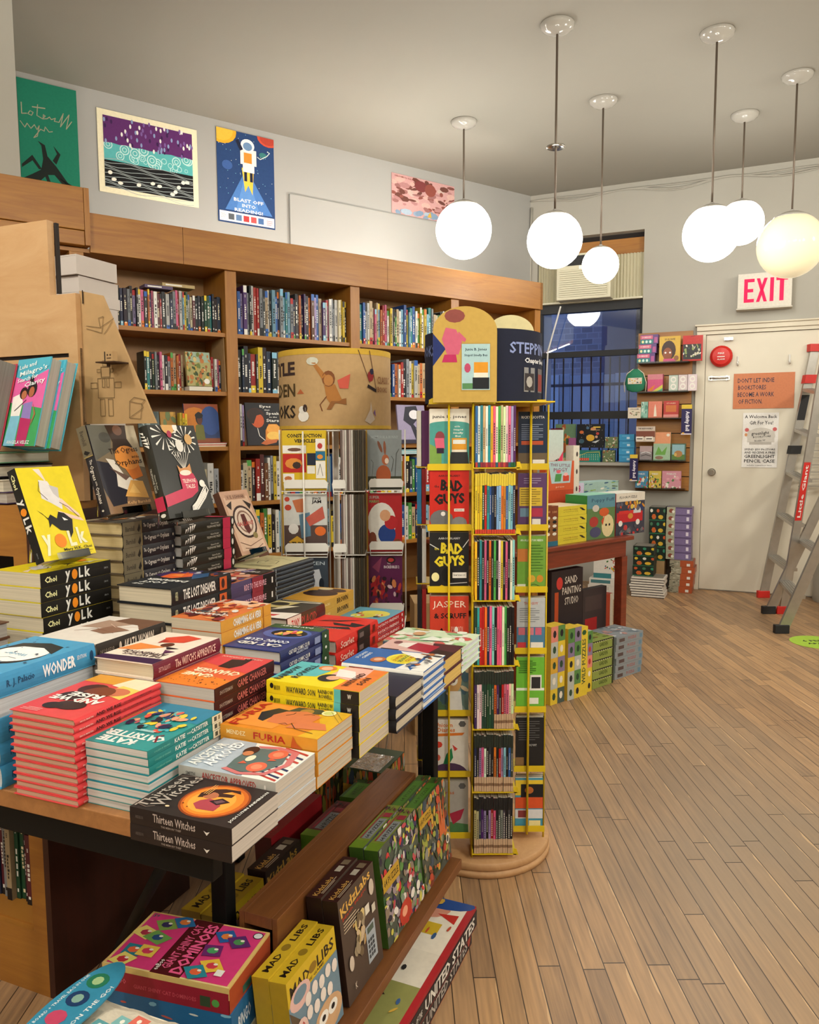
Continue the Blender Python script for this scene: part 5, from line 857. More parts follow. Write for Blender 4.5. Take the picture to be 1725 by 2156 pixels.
for i, (c_, pg, lb) in enumerate((('3a2a4a', 'a8a098', 'dark purple'), ('c8c0b0', 'b8b0a0', 'cream'), ('1c1a22', 'b0a898', 'black'), ('5a8a6a', 'b8b4a4', 'green'))):
    o = flatbook(.216, .146, .0285 if i != 3 else .026, c_, [R(.1, .1, .8, .8, c_)], c_, [], pg, True, 'hardcover_book', lb+' hardcover lying flat under the kiosk display copies, %s from bottom' % nth(i+1), 'book', group='hardcovers lying on the kiosk cabinet')
    q = TB.w(.298, .985, 0); o.location = (q.x, q.y, kz[i]); o.rotation_euler = (0, 0, TB.a+pi/2*0-pi/2); o.location = TB.w(.296, .965+.01*i, kz[i]+.001)
    o2 = copy_tree(o); o2['label'] = lb+' hardcover lying flat at the photo edge on the kiosk cabinet, %s from bottom' % nth(i+1); o2.location = TB.w(.30, 1.2+.005*i, kz[i]+.001)
# little wire easel standing between the two displays

# ============================================================ LOW RACK OF GAMES under the table
rk = thing('game_rack', 'low brown wooden rack with a middle divider holding boxed games', 'rack', TB.w(0, 0), TB.a)
b = MB(); b.box(.02, -.1, .17, .94, .0095, .198, 'ffffff', RACKW); b.box(.25, .0095, .17, .94, .1295, .198, 'ffffff', RACKW); b.box(.25, .13, .11, .94, .36, .138, 'ffffff', RACKW); b.build('platform', rk, bevel=.002)
b = MB(); b.box(.2, .034, .1985, .93, .046, .43, 'ffffff', RACKW); b.box(.2, .112, .1985, .93, .124, .43, 'ffffff', RACKW); b.box(.2, .0465, .405, .93, .1115, .43, 'ffffff', RACKW); b.build('divider', rk, bevel=.001)
b = MB(); b.box(.922, -.03, 0, .938, .12, .169, '5a1c18', MAHOG); b.box(.3, .25, 0, .32, .3, .109, '5a1c18', MAHOG); b.build('foot', rk)
def gamebox(x, w, h, d, y, z, tilt, frontc, front, topc, top, sidec, label, name='game_box', group=None, face=-90, side=None, fr_=TB):
    """boxed game; local x across the front, y into it; front faces the aisle"""
    b = MB()
    def fc(pts, c): b.face(pts, lin(c), PRINT)
    fc([(0, 0, 0), (w, 0, 0), (w, 0, h), (0, 0, h)], frontc); fc([(0, 0, h), (w, 0, h), (w, d, h), (0, d, h)], topc); fc([(0, d, 0), (0, 0, 0), (0, 0, h), (0, d, h)], sidec)
    fc([(w, 0, 0), (w, d, 0), (w, d, h), (w, 0, h)], sidec); fc([(w, d, 0), (0, d, 0), (0, d, h), (w, d, h)], sidec); fc([(0, d, 0), (w, d, 0), (w, 0, 0), (0, 0, 0)], sidec)
    b.art((0, 0, 0), (w, 0, 0), (0, 0, h), front); b.art((0, 0, h), (w, 0, 0), (0, d, 0), top)
    if side: b.art((0, d, 0), (0, -d, 0), (0, 0, h), side)
    o = b.build(name, loc=fr_.w(x, y, z+d*sin(radians(tilt))+.0005)); o.rotation_euler = Matrix.Rotation(fr_.a, 3, 'Z').to_euler(); o.rotation_euler = (Matrix.Rotation(fr_.a, 3, 'Z') @ Matrix.Rotation(radians(-tilt), 3, 'X')).to_euler()
    return tag(o, label, 'game box', group)
ml_f = [R(0, .74, 1, .26, 'c8a828'), T('MAD', .24, .86, .38, .12, '241c14', 0, .02), E(.5, .86, .08, .05, '8a6a20', 16), T('LIBS', .77, .86, .36, .12, '241c14', 0, .02), T('THE GAME', .52, .775, .4, .03, '4a3a18'), R(0, 0, 1, .74, '6a8494'), E(.22, .74, .2, .12, 'd8b0a8', 16), E(.22, .76, .13, .07, '6a8494', 14), P('5a4a38', (.0, .7), (.1, .6), (.2, .5), (.04, .48)), E(.7, .2, .3, .18, 'c8a078', 18), E(.6, .24, .1, .07, 'e8e4dc', 14), E(.6, .24, .04, .03, 'k'), E(.8, .24, .1, .07, 'e8e4dc', 14), E(.8, .24, .04, .03, 'k')]+[E(.35+.14*(i % 5), .62-.17*(i//5)+.03*(i % 2), .06, .07, 'e0d4cc', 10) for i in range(9)]+[E(.18, .4, .12, .13, 'd8b8b0', 12), T('HA', .18, .46, .12, .04, 'a82a24', 0, .02), T('HA', .18, .4, .12, .04, 'a82a24', 0, .02), T('HA', .18, .34, .12, .04, 'a82a24', 0, .02)]
ml_t = [T('MAD', .24, .5, .3, .4, '241c14', 0, .02), E(.5, .5, .06, .25, '8a7020', 16), T('LIBS', .77, .5, .3, .4, '241c14', 0, .02)]
kl_f = [T('KidzLabs', .46, .9, .84, .1, 'd8a850', 6, .02), T('Math Magic', .4, .81, .66, .045, 'a83a28', 5, .01)]+lines('d8c8a8', .08, .66, .5, .75, 4, .008)+[R(.6, .12, .26, .36, 'a0a8b0'), R(.64, .4, .18, .06, '4a5a50')]+[R(.63+.06*i, .16+.05*j, .045, .035, '3a424a') for i in range(3) for j in range(4)]+blobs(51, ['b08850', '9a8a70', 'c8b090', '6a5a44', 'd0b878'], 22, .3, .3, .6, .66, .06)+[R(.62, .6, .12, .09, 'd8d0c0'), R(.8, .55, .1, .08, 'c8c0b0'), E(.85, .8, .07, .08, 'c8b8a8'), E(.15, .35, .06, .07, 'c8b8a8'), T('K', .2, .12, .05, .06, 'c8b8a8')]
kl_t = [T('KidzLabs', .26, .5, .44, .34, 'c89a50', 0, .015)]+lines('b8a890', .1, .1, .5, .2, 2, .05)+[R(.62, .3, .14, .4, 'b8b0a0'), R(.8, .2, .12, .5, '7a6a54')]
fl_f = blobs(52, ['9a8a90', 'b84a54', '3c3658', '5a8a48', 'c8c058', '8a7a6a', 'e0d8d0', '345a34', 'c83a3a', '7a8a7a', '2a2a3a'], 230, 0, .0, 1, 1, .055)+[R(.0, .56, .42, .16, 'b8922c'), T('64 PUZZLE', .21, .64, .36, .07, '3a2a10', 0, .02), E(.46, .14, .16, .12, 'b83a2a', 16), E(.44, .15, .07, .05, 'e8a080'), E(.84, .22, .05, .05, 'e0dcd0', 14)]
fl_t = [R(0, 0, .16, 1, '6a8a20'), R(.2, .1, .46, .6, '8a9090'), T('64', .25, .4, .07, .3, '24242a', 90*0, .02), T('PUZZLE', .46, .4, .3, .3, '24242a', 0, .02), R(.2, .72, .6, .1, '9a2a3c'), R(.7, .05, .1, .6, '9a2a3c')]+blobs(53, ['7a3a44', '4a2a34', '2a2a2a'], 16, .8, 0, 1, 1, .05)
co_f = blobs(54, ['8a8a80', 'c86a3a', 'b84a34', '5a6a3a', '9aa048', '7a3a2a', '3a4a5a', '8a7a5a', 'c8a040', '2a3a2a'], 200, 0, 0, 1, 1, .06)+[P('c86434', (.62, .4), (.66, .9), (.7, .5), (.76, .95), (.78, .5), (.86, .85), (.84, .4)), R(.0, .74, .42, .14, 'b8922c'), T('64 PUZZLE', .21, .81, .36, .07, '3a2a10', 0, .02), E(.88, .28, .06, .06, 'd8d4c8', 14), E(.88, .28, .04, .04, '4a4a48', 14)]
co_t = [R(0, .15, .8, .7, '4a7a28'), T('64 PUZZLE', .4, .5, .5, .3, '2a4a18', 0, .01)]+blobs(55, ['8a3a2a', '5a2a24', '2a2a22'], 12, .82, 0, 1, 1, .05)
for j, (y, lb) in enumerate(((-.035, 'front one nearest the aisle'), (.0, ''))): pass
def rank(x, w, h, d, arts, lb, n, y0=-.072, z=.199, tilt=6.5, grp=None):
    for i in range(n):
        gamebox(x, w, h, d, y0+i*(d+.002)/cos(radians(tilt))-0*d, z, tilt, *arts, label=lb % ('in front' if i == 0 else 'behind its twin'), group=grp)
# front sloping row: x measured away from the viewer, faces the aisle
gx = Fr(TB.w(0, 0).x, TB.w(0, 0).y, 67.5)
rank(.30, .17, .225, .036, ('4a3c34', kl_f, '3a1c18', kl_t, '2a1a18'), 'dark brown science kit box standing %s', 2, grp='science kit boxes on the rack')
rank(.50, .225, .232, .036, ('4a5248', fl_f, '7a8a30', fl_t, '3c5a20'), 'flower garden 64-piece puzzle box standing %s', 2, grp='flower puzzle boxes on the rack')
rank(.735, .2, .225, .036, ('4a5048', co_f, '3a5a24', co_t, '3a5a20'), 'coral and reef 64-piece puzzle box standing %s, nearest the wire rack', 2, grp='reef puzzle boxes on the rack')
gamebox(.095, .185, .187, .036, -.068, .199, 6, 'c8a828', ml_f, 'c8a828', ml_t, 'a88a20', 'yellow and blue word game box standing in front', group='word game boxes on the rack')
gamebox(.095, .185, .187, .036, -.068+.0375, .199, 6, 'c8a828', ml_f, 'c8a828', ml_t, 'a88a20', 'yellow and blue word game box standing behind its twin', group='word game boxes on the rack')
# back row behind the divider
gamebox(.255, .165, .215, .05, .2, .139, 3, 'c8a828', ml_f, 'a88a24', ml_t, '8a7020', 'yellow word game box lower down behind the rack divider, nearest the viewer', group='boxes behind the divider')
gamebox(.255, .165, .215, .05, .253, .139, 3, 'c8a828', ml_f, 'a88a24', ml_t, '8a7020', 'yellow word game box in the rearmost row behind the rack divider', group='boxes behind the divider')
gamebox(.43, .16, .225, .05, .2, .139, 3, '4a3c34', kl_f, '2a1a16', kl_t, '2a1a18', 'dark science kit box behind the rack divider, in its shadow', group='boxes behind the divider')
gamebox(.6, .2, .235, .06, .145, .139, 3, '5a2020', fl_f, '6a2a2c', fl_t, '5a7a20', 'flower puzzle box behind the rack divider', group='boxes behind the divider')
gamebox(.55, .26, .235, .05, .26, .139, 3, '8a1a20', [], '7a1418', [T('Order', .14, .5, .2, .4, 'b83a3a')], '4a1014', 'plain dark red game box in the rearmost row', group='boxes behind the divider')
gamebox(.815, .12, .24, .06, .145, .139, 3, '5a3020', co_f, '34502a', co_t, '4a6a20', 'reef puzzle box in the rearmost row behind the divider', group='boxes behind the divider')
for i, (x, y, h_) in enumerate(((.95, .15, .4), (.97, .3, .4))):
    b = MB(); b.box(0, 0, 0, .17, .125, h_, '3a4a2a', PRINT); b.art((0, 0, 0), (.17, 0, 0), (0, 0, h_), co_f); b.art((0, .125, 0), (0, -.125, 0), (0, 0, h_), co_f); b.art((0, 0, h_), (.17, 0, 0), (0, .125, 0), [R(.02, .1, .7, .75, 'e0e4e0')], FOIL, .001)
    tag(b.build('game_box', loc=TB.w(x, y, .0005), rz=TB.a), 'tall shiny-wrapped game box beyond the rack end, %s the aisle' % ('nearer to', 'farther from')[i], 'game box', 'shiny-wrapped boxes under the table')
# picture puzzles of the United States lying on the floor under the rack edge
us_t = [R(0, 0, 1, .06, 'a8242a'), R(.55, .06, .45, .94, 'e0d8c8'), R(0, .06, .3, .94, '8a8a50'), R(.3, .06, .25, .94, 'd8d0c0'), E(.34, .6, .04, .14, 'd8a030', 12), P('2a1614', (.2, .3), (.3, .5), (.27, .7), (.2, .55), (.14, .6)), E(.9, .5, .1, .3, 'c88a74'), E(.98, .4, .08, .4, '24488a'), R(.68, .2, .1, .5, 'c8a82c'), E(.62, .7, .05, .2, '1c1a1c'), P('b83028', (.8, .1), (.88, .1), (.86, .3))]+blobs(57, ['b84a34', '3a5a8a', 'c8a040', '5a7a4a', '2a2a2a'], 30, 0, .1, 1, .9, .03)
for i, z in enumerate((.0005, .0575)):
    b = MB(); b.box(0, 0, 0, .5, .278, .055, '9a2028', PRINT); b.box(-.0005, -.0012, .004, .5005, -.0002, .046, '1c1e26', PRINT)
    b.art((0, -.0014, 0), (.5, 0, 0), (0, 0, .055), [T('MAP', .09, .45, .1, .5, 'e0dcd4', 0, .02), T('OF THE', .2, .45, .07, .3, 'e0dcd4', 0, .01), T('UNITED', .43, .46, .32, .58, 'e0dcd4', 0, .03), T('STATES', .79, .46, .34, .58, 'e0dcd4', 0, .03)] if i else [T('PICTORIAL MAP', .16, .6, .26, .3, 'b8b4ac', 0, .02), T('UNITED STATES', .62, .45, .6, .5, 'b8b0a8', 0, .02), E(.95, .5, .025, .3, 'a03a34', 14)])
    b.art((0, 0, .055), (.5, 0, 0), (0, .278, 0), us_t)
    tag(b.build('puzzle_box', loc=TB.w(.37, -.155+.004*(1-i), z), rz=TB.a+radians(-1.2*i)), 'United States map puzzle box lying under the rack edge, %s one' % ('lower' if i == 0 else 'upper'), 'puzzle box', 'map puzzle boxes under the rack')
# dominoes and friends, lying in a pile at the front corner
def pileframe(): return Fr(TB.w(0, 0).x, TB.w(0, 0).y, 67.5)
dm = [R(.02, .02, .96, .96, 'cf3a78'), R(.0, .0, 1, .012, 'e8d8a0'), P('4a1418', (.38, .0), (.62, .0), (.62, 1), (.38, 1)), T('GIANT SHINY CAT', .46, .5, .8, .07, 'd85a84', 90, .02), T('DOMINOES', .56, .5, .9, .1, 'e05a8a', 90, .035), T('eeBoo', .4, .14, .18, .04, 'w', 90), E(.94, .9, .04, .06, 'k', 16), E(.94, .9, .033, .048, 'd8dce0', 16), T('5+', .06, .93, .05, .06, '2a6a6a', 0, .02)]
for i, (x, y, r_, c1, c2) in enumerate(((.2, .8, 30, '7a9a4a', '38305a'), (.32, .9, 30, '2a6aa0', 'd87a3a'), (.1, .6, 60, 'e0cc70', 'a8344a'), (.22, .55, 60, '6a9a50', '2a4a7a'), (.13, .28, 0, '2a7a8a', 'd8603a'), (.24, .3, 0, 'e0c050', 'c83a5a'), (.12, .1, -20, 'e0d070', 'b83040'), (.72, .78, 30, '2a5a9a', 'd87a3a'), (.84, .72, 30, '5a2a6a', '4a8a50'), (.7, .5, 10, '6a2a6a', '4a9a60'), (.78, .26, 30, 'e0b840', 'c83a4a'), (.7, .12, 30, '2a8090', 'd8603a'))):
    a = radians(r_); hx, hy = .07, .095
    dm.append(P(c1, *[(x+hx*sx*cos(a)-hy*sy*sin(a), y+hx*sx*sin(a)*1.3+hy*sy*cos(a)) for sx, sy in ((-1, -1), (1, -1), (1, 1), (-1, 1))])); dm.append(E(x, y, .045, .055, c2, 7)); dm.append(E(x+.02, y+.03, .018, .02, 'e8e0d0', 6))
dm.append(R(.84, .12, .06, .1, 'e8e4e0'))
pf = Fr(TB.w(.004, .292).x, TB.w(.004, .292).y, -15.9)
DX0 = .0
b = MB(); Wd_, Dp, Hh = .262, .163, .05; b.box(0, 0, 0, Wd_, Dp, Hh, '9a2a34', PRINT); b.box(-.001, -.001, Hh*.55, Wd_+.001, Dp+.001, Hh+.0005, 'd8b870', PRINT)
b.art((0, -.001, 0), (Wd_, 0, 0), (0, 0, Hh), [R(0, .0, 1, .8, '9a2030'), T('eeBoo', .12, .5, .14, .3, 'd85a6a'), T('GIANT SHINY CAT DOMINOES', .5, .34, .5, .16, 'd0505c'), R(.78, .15, .08, .4, '3a4a30'), E(.9, .35, .03, .15, '5aa04a', 10)]); b.art((Wd_+.001, 0, 0), (0, Dp, 0), (0, 0, Hh), [R(0, 0, 1, .94, 'a8482a'), R(.3, .1, .2, .3, '3a6a5a')])
b.art((0, 0, Hh+.0006), (Wd_, 0, 0), (0, Dp, 0), dm); DZ = .3505
tag(b.build('game_box', loc=pf.w(0, 0, DZ+.0005), rz=pf.a), 'hot pink cat dominoes game box lying on top of a pile', 'game box')
b = MB(); b.box(0, 0, 0, .262, .16, .07, '2a6a9a', PRINT); b.art((.262, 0, 0), (0, .16, 0), (0, 0, .07), [T('BINGO', .3, .5, .3, .4, 'dfe8f0', 0, .02), P('e8e4dc', (.7, .3), (.8, .8), (.9, .4))]); b.art((0, 0, 0), (.262, 0, 0), (0, 0, .07), blobs(61, ['8ac0d8', 'c85a4a', 'e8e4d8'], 14, 0, 0, 1, 1, .05)); tag(b.build('game_box', loc=pf.w(.004, .0, .2805), rz=pf.a), 'blue game box lying right under the cat dominoes', 'game box')
b = MB(); b.box(0, 0, 0, .262, .16, .09, 'c8c4a8', PRINT); b.art((.262, 0, 0), (0, .16, 0), (0, 0, .09), blobs(62, ['8a9a7a', 'e0dcc8', 'a8a890'], 14, 0, 0, 1, 1, .1)); tag(b.build('game_box', loc=pf.w(.007, -.002, .1905), rz=pf.a), 'pale green-grey game box, third down in the pile', 'game box')
b = MB(); b.box(0, 0, 0, .262, .16, .19, 'ddd8cc', PRINT); b.art((.262, 0, 0), (0, .16, 0), (0, 0, .19), blobs(63, ['c8902a', '3a3a3a', 'b84a3a', '4a7a8a'], 26, 0, 0, 1, 1, .04)); tag(b.build('game_box', loc=pf.w(.007, -.004, .0005), rz=pf.a), 'white spotted game box at the bottom of the pile', 'game box')
# travel game bag
bg_ = thing('game_bag', 'cotton drawstring travel game bag with a blue header card', 'bag', at(262, 2185, z=.425), radians(-22)); bg_.scale = (.8, .8, .8)
bz = -.012
b = MB()
nx, ny = 10, 8
def bp(i, j, up_): x = -.13+.27*i/nx; y = -.12+.2*j/ny; e = min(i, nx-i, j, ny-j)/3.0; return (x, y, (bz+.03*min(1, e)**.5+.004*sin(i*1.7+j) if up_ else bz-.012*min(1, e)))
for i in range(nx):
    for j in range(ny):
        b.face([bp(i, j, 1), bp(i+1, j, 1), bp(i+1, j+1, 1), bp(i, j+1, 1)], lin('ffffff'), CLOTH, True); b.face([bp(i, j, 0), bp(i, j+1, 0), bp(i+1, j+1, 0), bp(i+1, j, 0)], lin('ffffff'), CLOTH, True)
bag_items = []
for i, (x, y, c_) in enumerate(((.3, .2, 'c8504a'), (.36, .36, 'd86a5a'), (.3, .52, '5a9aa0'), (.44, .64, '7ab0b0'), (.56, .7, 'd86a5a'), (.5, .46, 'c8504a'), (.62, .55, '6aa0a0'), (.46, .28, 'd86a5a'), (.6, .38, 'e08a7a'))): bag_items.append(P(c_, (x-.07, y-.06), (x+.06, y-.08), (x+.08, y+.05), (x-.05, y+.07))); bag_items.append(E(x, y, .02, .03, 'e8e4d8', 6))
b.art((-.13, -.12, bz+.036), (.27, 0, 0), (0, .2, 0), bag_items+[E(.78, .62, .05, .06, '4a4a5a', 8), E(.86, .5, .03, .05, 'd86a7a', 7)], MATTE)
b.build('cloth', bg_)
b = MB(); pts = [(-.055*1.0+.06*cos(a)-.03, .13+0*sin(a)) for a in (0,)]
n = 28; sh = [(.052*(1 if cos(2*pi*i/n) > 0 else 1)*cos(2*pi*i/n), (.105+.045)*sin(2*pi*i/n)) for i in range(n)]
b.prism([(x, y) for x, y in sh], (-.13, -.01, bz+.046), (1, 0, 0), (0, 1, 0), .004, PRINT, '3a8fb0'); b.art((-.18, -.14, bz+.046), (.1, 0, 0), (0, .26, 0), [T('FUN ON THE GO!', .87, .5, .62, .1, 'e8f0f0', 90, .02), T('GAME BOARD + TRAVEL BAG IN ONE', .13, .5, .7, .07, 'e8f0f0', 90, .01), E(.45, .82, .24, .09, '2a7a5a', 14), E(.45, .82, .12, .05, 'a8c890', 10), E(.45, .6, .24, .09, '24406a', 14), E(.45, .6, .12, .05, '8ab0a0', 10), E(.45, .38, .22, .08, 'c84a6a', 10), E(.45, .17, .24, .09, 'a8b83a', 14), E(.45, .17, .12, .04, '2a6a3a', 10)]); b.build('header_card', bg_)
for y in (.03, -.05):
    b = MB(); b.tube([(.12, y, bz+.02), (.145, y+.01, bz+.03), (.16, y-.005, bz+.028), (.175, y, bz+.02)], [.008, .006, .011, .014], CLOTH, n=8); b.build('drawstring_tassel', bg_)
q = at(262, 2185, z=.425)
for i in range(2):
    b = MB(); b.box(-.12, -.1, 0, .13, .075, .199, ('6a4a3a', '3a9ab8')[i], PRINT); b.art((-.12, -.1, 0), (.25, 0, 0), (0, 0, .199), blobs(70+i, ['2a4a9a', 'e8e4d8', 'd85a4a'], 14, 0, 0, 1, 1, .06)); b.art((-.12, -.1, .199), (.25, 0, 0), (0, .175, 0), blobs(72+i, ['2a4a9a', '24406a', 'd8e4e8'], 20, 0.6, 0, 1, 1, .06)); tag(b.build('game_box', loc=(q.x, q.y, .0005+.2*i), rz=radians(-22)), ('brown', 'turquoise')[i]+' game box under the cotton travel game bag', 'game box')

# ============================================================ WHITE WIRE SPINNER with board picture books
WS = Vector((-.277, 2.97, 0))
ws = thing('book_spinner', 'white wire book spinner with tan drum sign, standing behind the table', 'spinner rack', WS, 0)
zd0, zd1 = at(708, 903, Y=2.78).z, at(708, 733, Y=2.78).z; rd = .208
b = MB(); b.lathe([(rd, zd0), (rd, zd1)], MATTE, 'b6966a', 48); b.lathe([(rd-.003, zd1), (rd-.003, zd0)], MATTE, 'b6966a', 48); b.lathe([(rd+.0008, zd0), (rd+.0008, zd0+.012)], MATTE, 'c8a23a', 48); b.lathe([(rd+.0008, zd1-.02), (rd+.0008, zd1)], MATTE, 'c8a23a', 48)
dr = [T('LITTLE', .09, .74, .15, .17, '3a2a28', 0, .035), T('GOLDEN', .085, .47, .16, .17, '4a3a20', 0, .02), T('BOOKS', .10, .2, .13, .17, '2e241c', 0, .02), P('b0603a', (.30, .44), (.32, .5), (.34, .44)),
      E(.46, .62, .03, .1, '7a4a2a', 12), E(.46, .6, .022, .07, 'b07a44', 12), P('a87038', (.44, .55), (.49, .55), (.52, .36), (.47, .3), (.45, .38)), P('a87038', (.43, .62), (.38, .82), (.4, .82), (.45, .66)), E(.385, .84, .03, .05, 'c8c8b8', 10), P('c85a4a', (.5, .6), (.56, .68), (.55, .5), (.51, .5)), P('8a5a30', (.47, .34), (.45, .24), (.47, .24), (.49, .32), (.54, .3), (.54, .38)), Lq('6a3a20', .004, (.45, .4), (.42, .3), (.43, .22)),
      E(.335, .16, .03, .07, 'e0dcd4', 10), E(.33, .24, .02, .05, 'd8d4cc', 10), E(.345, .26, .012, .05, '3a2a24', 8),
      Lq('5a3a2a', .003, (.60, .98), (.66, .58)), Lq('5a3a2a', .003, (.66, .98), (.70, .5)), E(.665, .66, .018, .07, '8a2a2c', 8), E(.672, .72, .012, .04, '24243a', 8), P('2a2020', (.645, .52), (.7, .46), (.7, .5), (.65, .56)), P('b8a898', (.63, .1), (.66, .24), (.665, .35), (.675, .2), (.69, .12), (.66, .06)), P('6a4a7a', (.68, .2), (.69, .25), (.695, .15)),
      T('CLASSIC', .76, .62, .09, .09, '8a5a3a'), T('BOOKS', .75, .5, .07, .07, '8a5a3a')]
def _rm(it):
    f = lambda x: (x*210+40)/250-.05
    return ('p', [(f(x), y) for x, y in it[1]], it[2]) if it[0] == 'p' else ('l', [(f(x), y) for x, y in it[1]], it[2], it[3]) if it[0] == 'l' else (it[0], it[1], f(it[2]))+it[3:]
dr = [T('LITTLE', .222, .76, .26, .17, '3a2a28', 0, .035), T('GOLDEN', .212, .49, .28, .17, '4a3a20', 0, .02), T('BOOKS', .232, .22, .24, .17, '2e241c', 0, .02)]+[_rm(i) for i in dr[3:]]
b.art((0, 0, 0), (1, 0, 0), (0, 0, 1), dr, MATTE, .0012, cyl=(0, 0, rd, radians(-215), radians(35), zd0, zd1)); b.build('drum_sign', ws)
b = MB(); b.tube([(0, 0, 0), (0, 0, zd0+.01)], .012, WHITEW); b.tube([(-rd, 0, zd0+.005), (rd, 0, zd0+.005)], .003, WHITEW, n=6); b.tube([(0, -rd, zd0+.005), (0, rd, zd0+.005)], .003, WHITEW, n=6); b.build('centre_pole', ws)
b = MB(); b.lathe([(.001, .03), (.15, .03), (.155, .02), (.155, 0), (.001, 0)], BLACK, n=40); b.build('round_base', ws)
# faces: left cover column faces the viewer; middle column edge-on; right cover column
pitch = (at(640, 905, Y=2.72).z-at(640, 1040, Y=2.72).z); ztop = at(640, 905, Y=2.72).z
def wire_bracket(par, x0, x1, y, z, plate=True):
    b = MB(); m = .012
    b.tube([(x0, y+.05, z+.018), (x0, y, z+.018), (x0+m*.3, y-.002, z-.018), (x1-m*.3, y-.002, z-.018), (x1, y, z+.018), (x1, y+.05, z+.018)], .0022, WHITEW, n=6); b.build('wire_pocket', par)
    if plate:
        b = MB(); b.prism([(0, 0), (1, 0), (1, .7), (.94, 1), (.06, 1), (0, .7)], (x0, y-.003, z+.002), (x1-x0, 0, 0), (0, 0, .03), .0015, WHITEW); b.build('label_plate', par)
colL = (at(592, 970, Y=2.72).x-WS.x, at(687, 970, Y=2.72).x-WS.x); colM = (at(700, 970, Y=2.7).x-WS.x, at(768, 970, Y=2.7).x-WS.x); colR = (at(771, 970, Y=2.76).x-WS.x, at(846, 970, Y=2.76).x-WS.x)
lcov = [('construction picture book with yellow, red and blue panels', 'd0b020', [T('CONSTRUCTION', .5, .91, .8, .065, '1c1c18', 0, .035), T('VEHICLES', .52, .825, .5, .06, '1c1c18', 0, .035), R(0, .62, .54, .13, 'e8e4dc'), R(0, .3, .54, .31, 'b82820'), R(0, .14, .26, .14, 'e8e4dc'), R(.76, .66, .22, .2, 'e8e4dc'), R(.56, .42, .2, .2, '1c2438'), R(.76, .5, .22, .15, '1f6a90'), R(.76, .2, .22, .29, 'e8e4dc'), R(.56, .28, .18, .13, 'e0dcd0'), E(.27, .68, .16, .03, '6a4a3a', 10), E(.25, .45, .2, .09, 'd88a3a', 10), E(.32, .42, .1, .06, '3a2a24', 8), E(.86, .74, .06, .05, 'b83a34', 8), E(.12, .2, .09, .04, 'b86a3a', 8), E(.86, .56, .07, .04, 'd88a3a', 8), Lq('5a5a5a', .01, (.8, .26), (.86, .44), (.92, .24))]),
 ('basketball team picture book with orange and grey art', 'c8c8c4', [R(0, 0, 1, .48, '54423e'), T('SPACE', .76, .93, .2, .04, 'k', 0, .03), T('JAM', .76, .87, .22, .07, 'k', 0, .03), E(.08, .92, .06, .04, 'b8402c', 12), E(.1, .78, .08, .05, 'b8402c', 12), P('b86a44', (.2, .9), (.5, .94), (.46, .7), (.3, .7)), P('5a7a90', (.35, .66), (.6, .7), (.62, .3), (.4, .26)), E(.84, .38, .13, .08, 'd86a2c', 14), P('b8584a', (.5, .6), (.9, .8), (.95, .6), (.6, .46)), E(.22, .42, .12, .09, 'd8d4d0', 10), P('c89a30', (.1, .2), (.3, .3), (.5, .2), (.4, .08)), T('TUNE', .34, .16, .34, .08, '1a1614', 0, .03), T('SQUAD', .32, .06, .5, .08, '1a1614', 0, .03), E(.8, .1, .06, .05, 'c83a3a', 10)]),
 ('dark teal and grey picture book with white animals', '3a4450', [T('FROZEN', .6, .9, .66, .06, 'b8c4cc', 0, .01), P('c8ccd4', (.55, .1), (.7, .6), (.62, .78), (.8, .8), (.9, .5), (.8, .1)), E(.3, .5, .14, .14, 'a8b0b8'), E(.85, .55, .06, .1, '1c2430')])]
rcov = [('grey meadow picture book with a brown rabbit', '8a9294', [T('HOME FOR A BUNNY', .5, .88, .8, .05, 'a8b0b4'), R(0, 0, 1, .22, '3a3c2c'), E(.46, .24, .22, .17, 'a8532a', 16), E(.52, .5, .11, .09, 'b0603a', 12), E(.36, .72, .04, .12, '7a4a34', 10, 35), E(.5, .7, .04, .12, '8a5238', 10, 5), E(.56, .48, .06, .05, 'e0cfc0', 10), E(.2, .14, .08, .05, 'd8d0c8', 8), Lq('2a2c24', .012, (.8, .2), (.84, .6), (.92, .68)), Lq('2a2c24', .012, (.7, .3), (.76, .5), (.7, .56)), Lq('2a2c24', .01, (.12, .2), (.16, .45), (.1, .5))]),
 ('red picture book with white circle and blue shape', 'b01f24', [T('SUPER', .18, .93, .3, .05, 'b8b0a8', 0, .02), T('MARIO', .18, .86, .3, .05, '8ab06a', 0, .02), E(.4, .5, .42, .34, 'e4e0d8', 24), E(.55, .3, .26, .17, '1f3f86', 18), E(.68, .5, .2, .12, 'b8232a', 14), E(.5, .62, .16, .1, 'd8a078', 14), E(.12, .22, .12, .12, '7a3a20', 14), E(.86, .14, .12, .08, '7a3a20', 14)]),
 ('purple and red racing picture book', '5a1c48', [T('THE', .6, .86, .1, .03, 'd8c8d0'), T('INCREDIBLES 2', .68, .8, .46, .05, 'd8c8d0', 0, .03), E(.66, .92, .14, .06, '24141c', 14), E(.66, .92, .09, .035, 'b83a34', 12), P('a8202a', (.05, .5), (.3, .66), (.6, .5), (.4, .3), (.1, .3)), P('8a3a5a', (.1, .8), (.4, .98), (.3, .7))]+blobs(81, ['8a1c24', '2a1420', 'b83a34', '4a1838', 'c87a4a', 'd0b0b8'], 40, 0, .02, 1, .62, .07))]
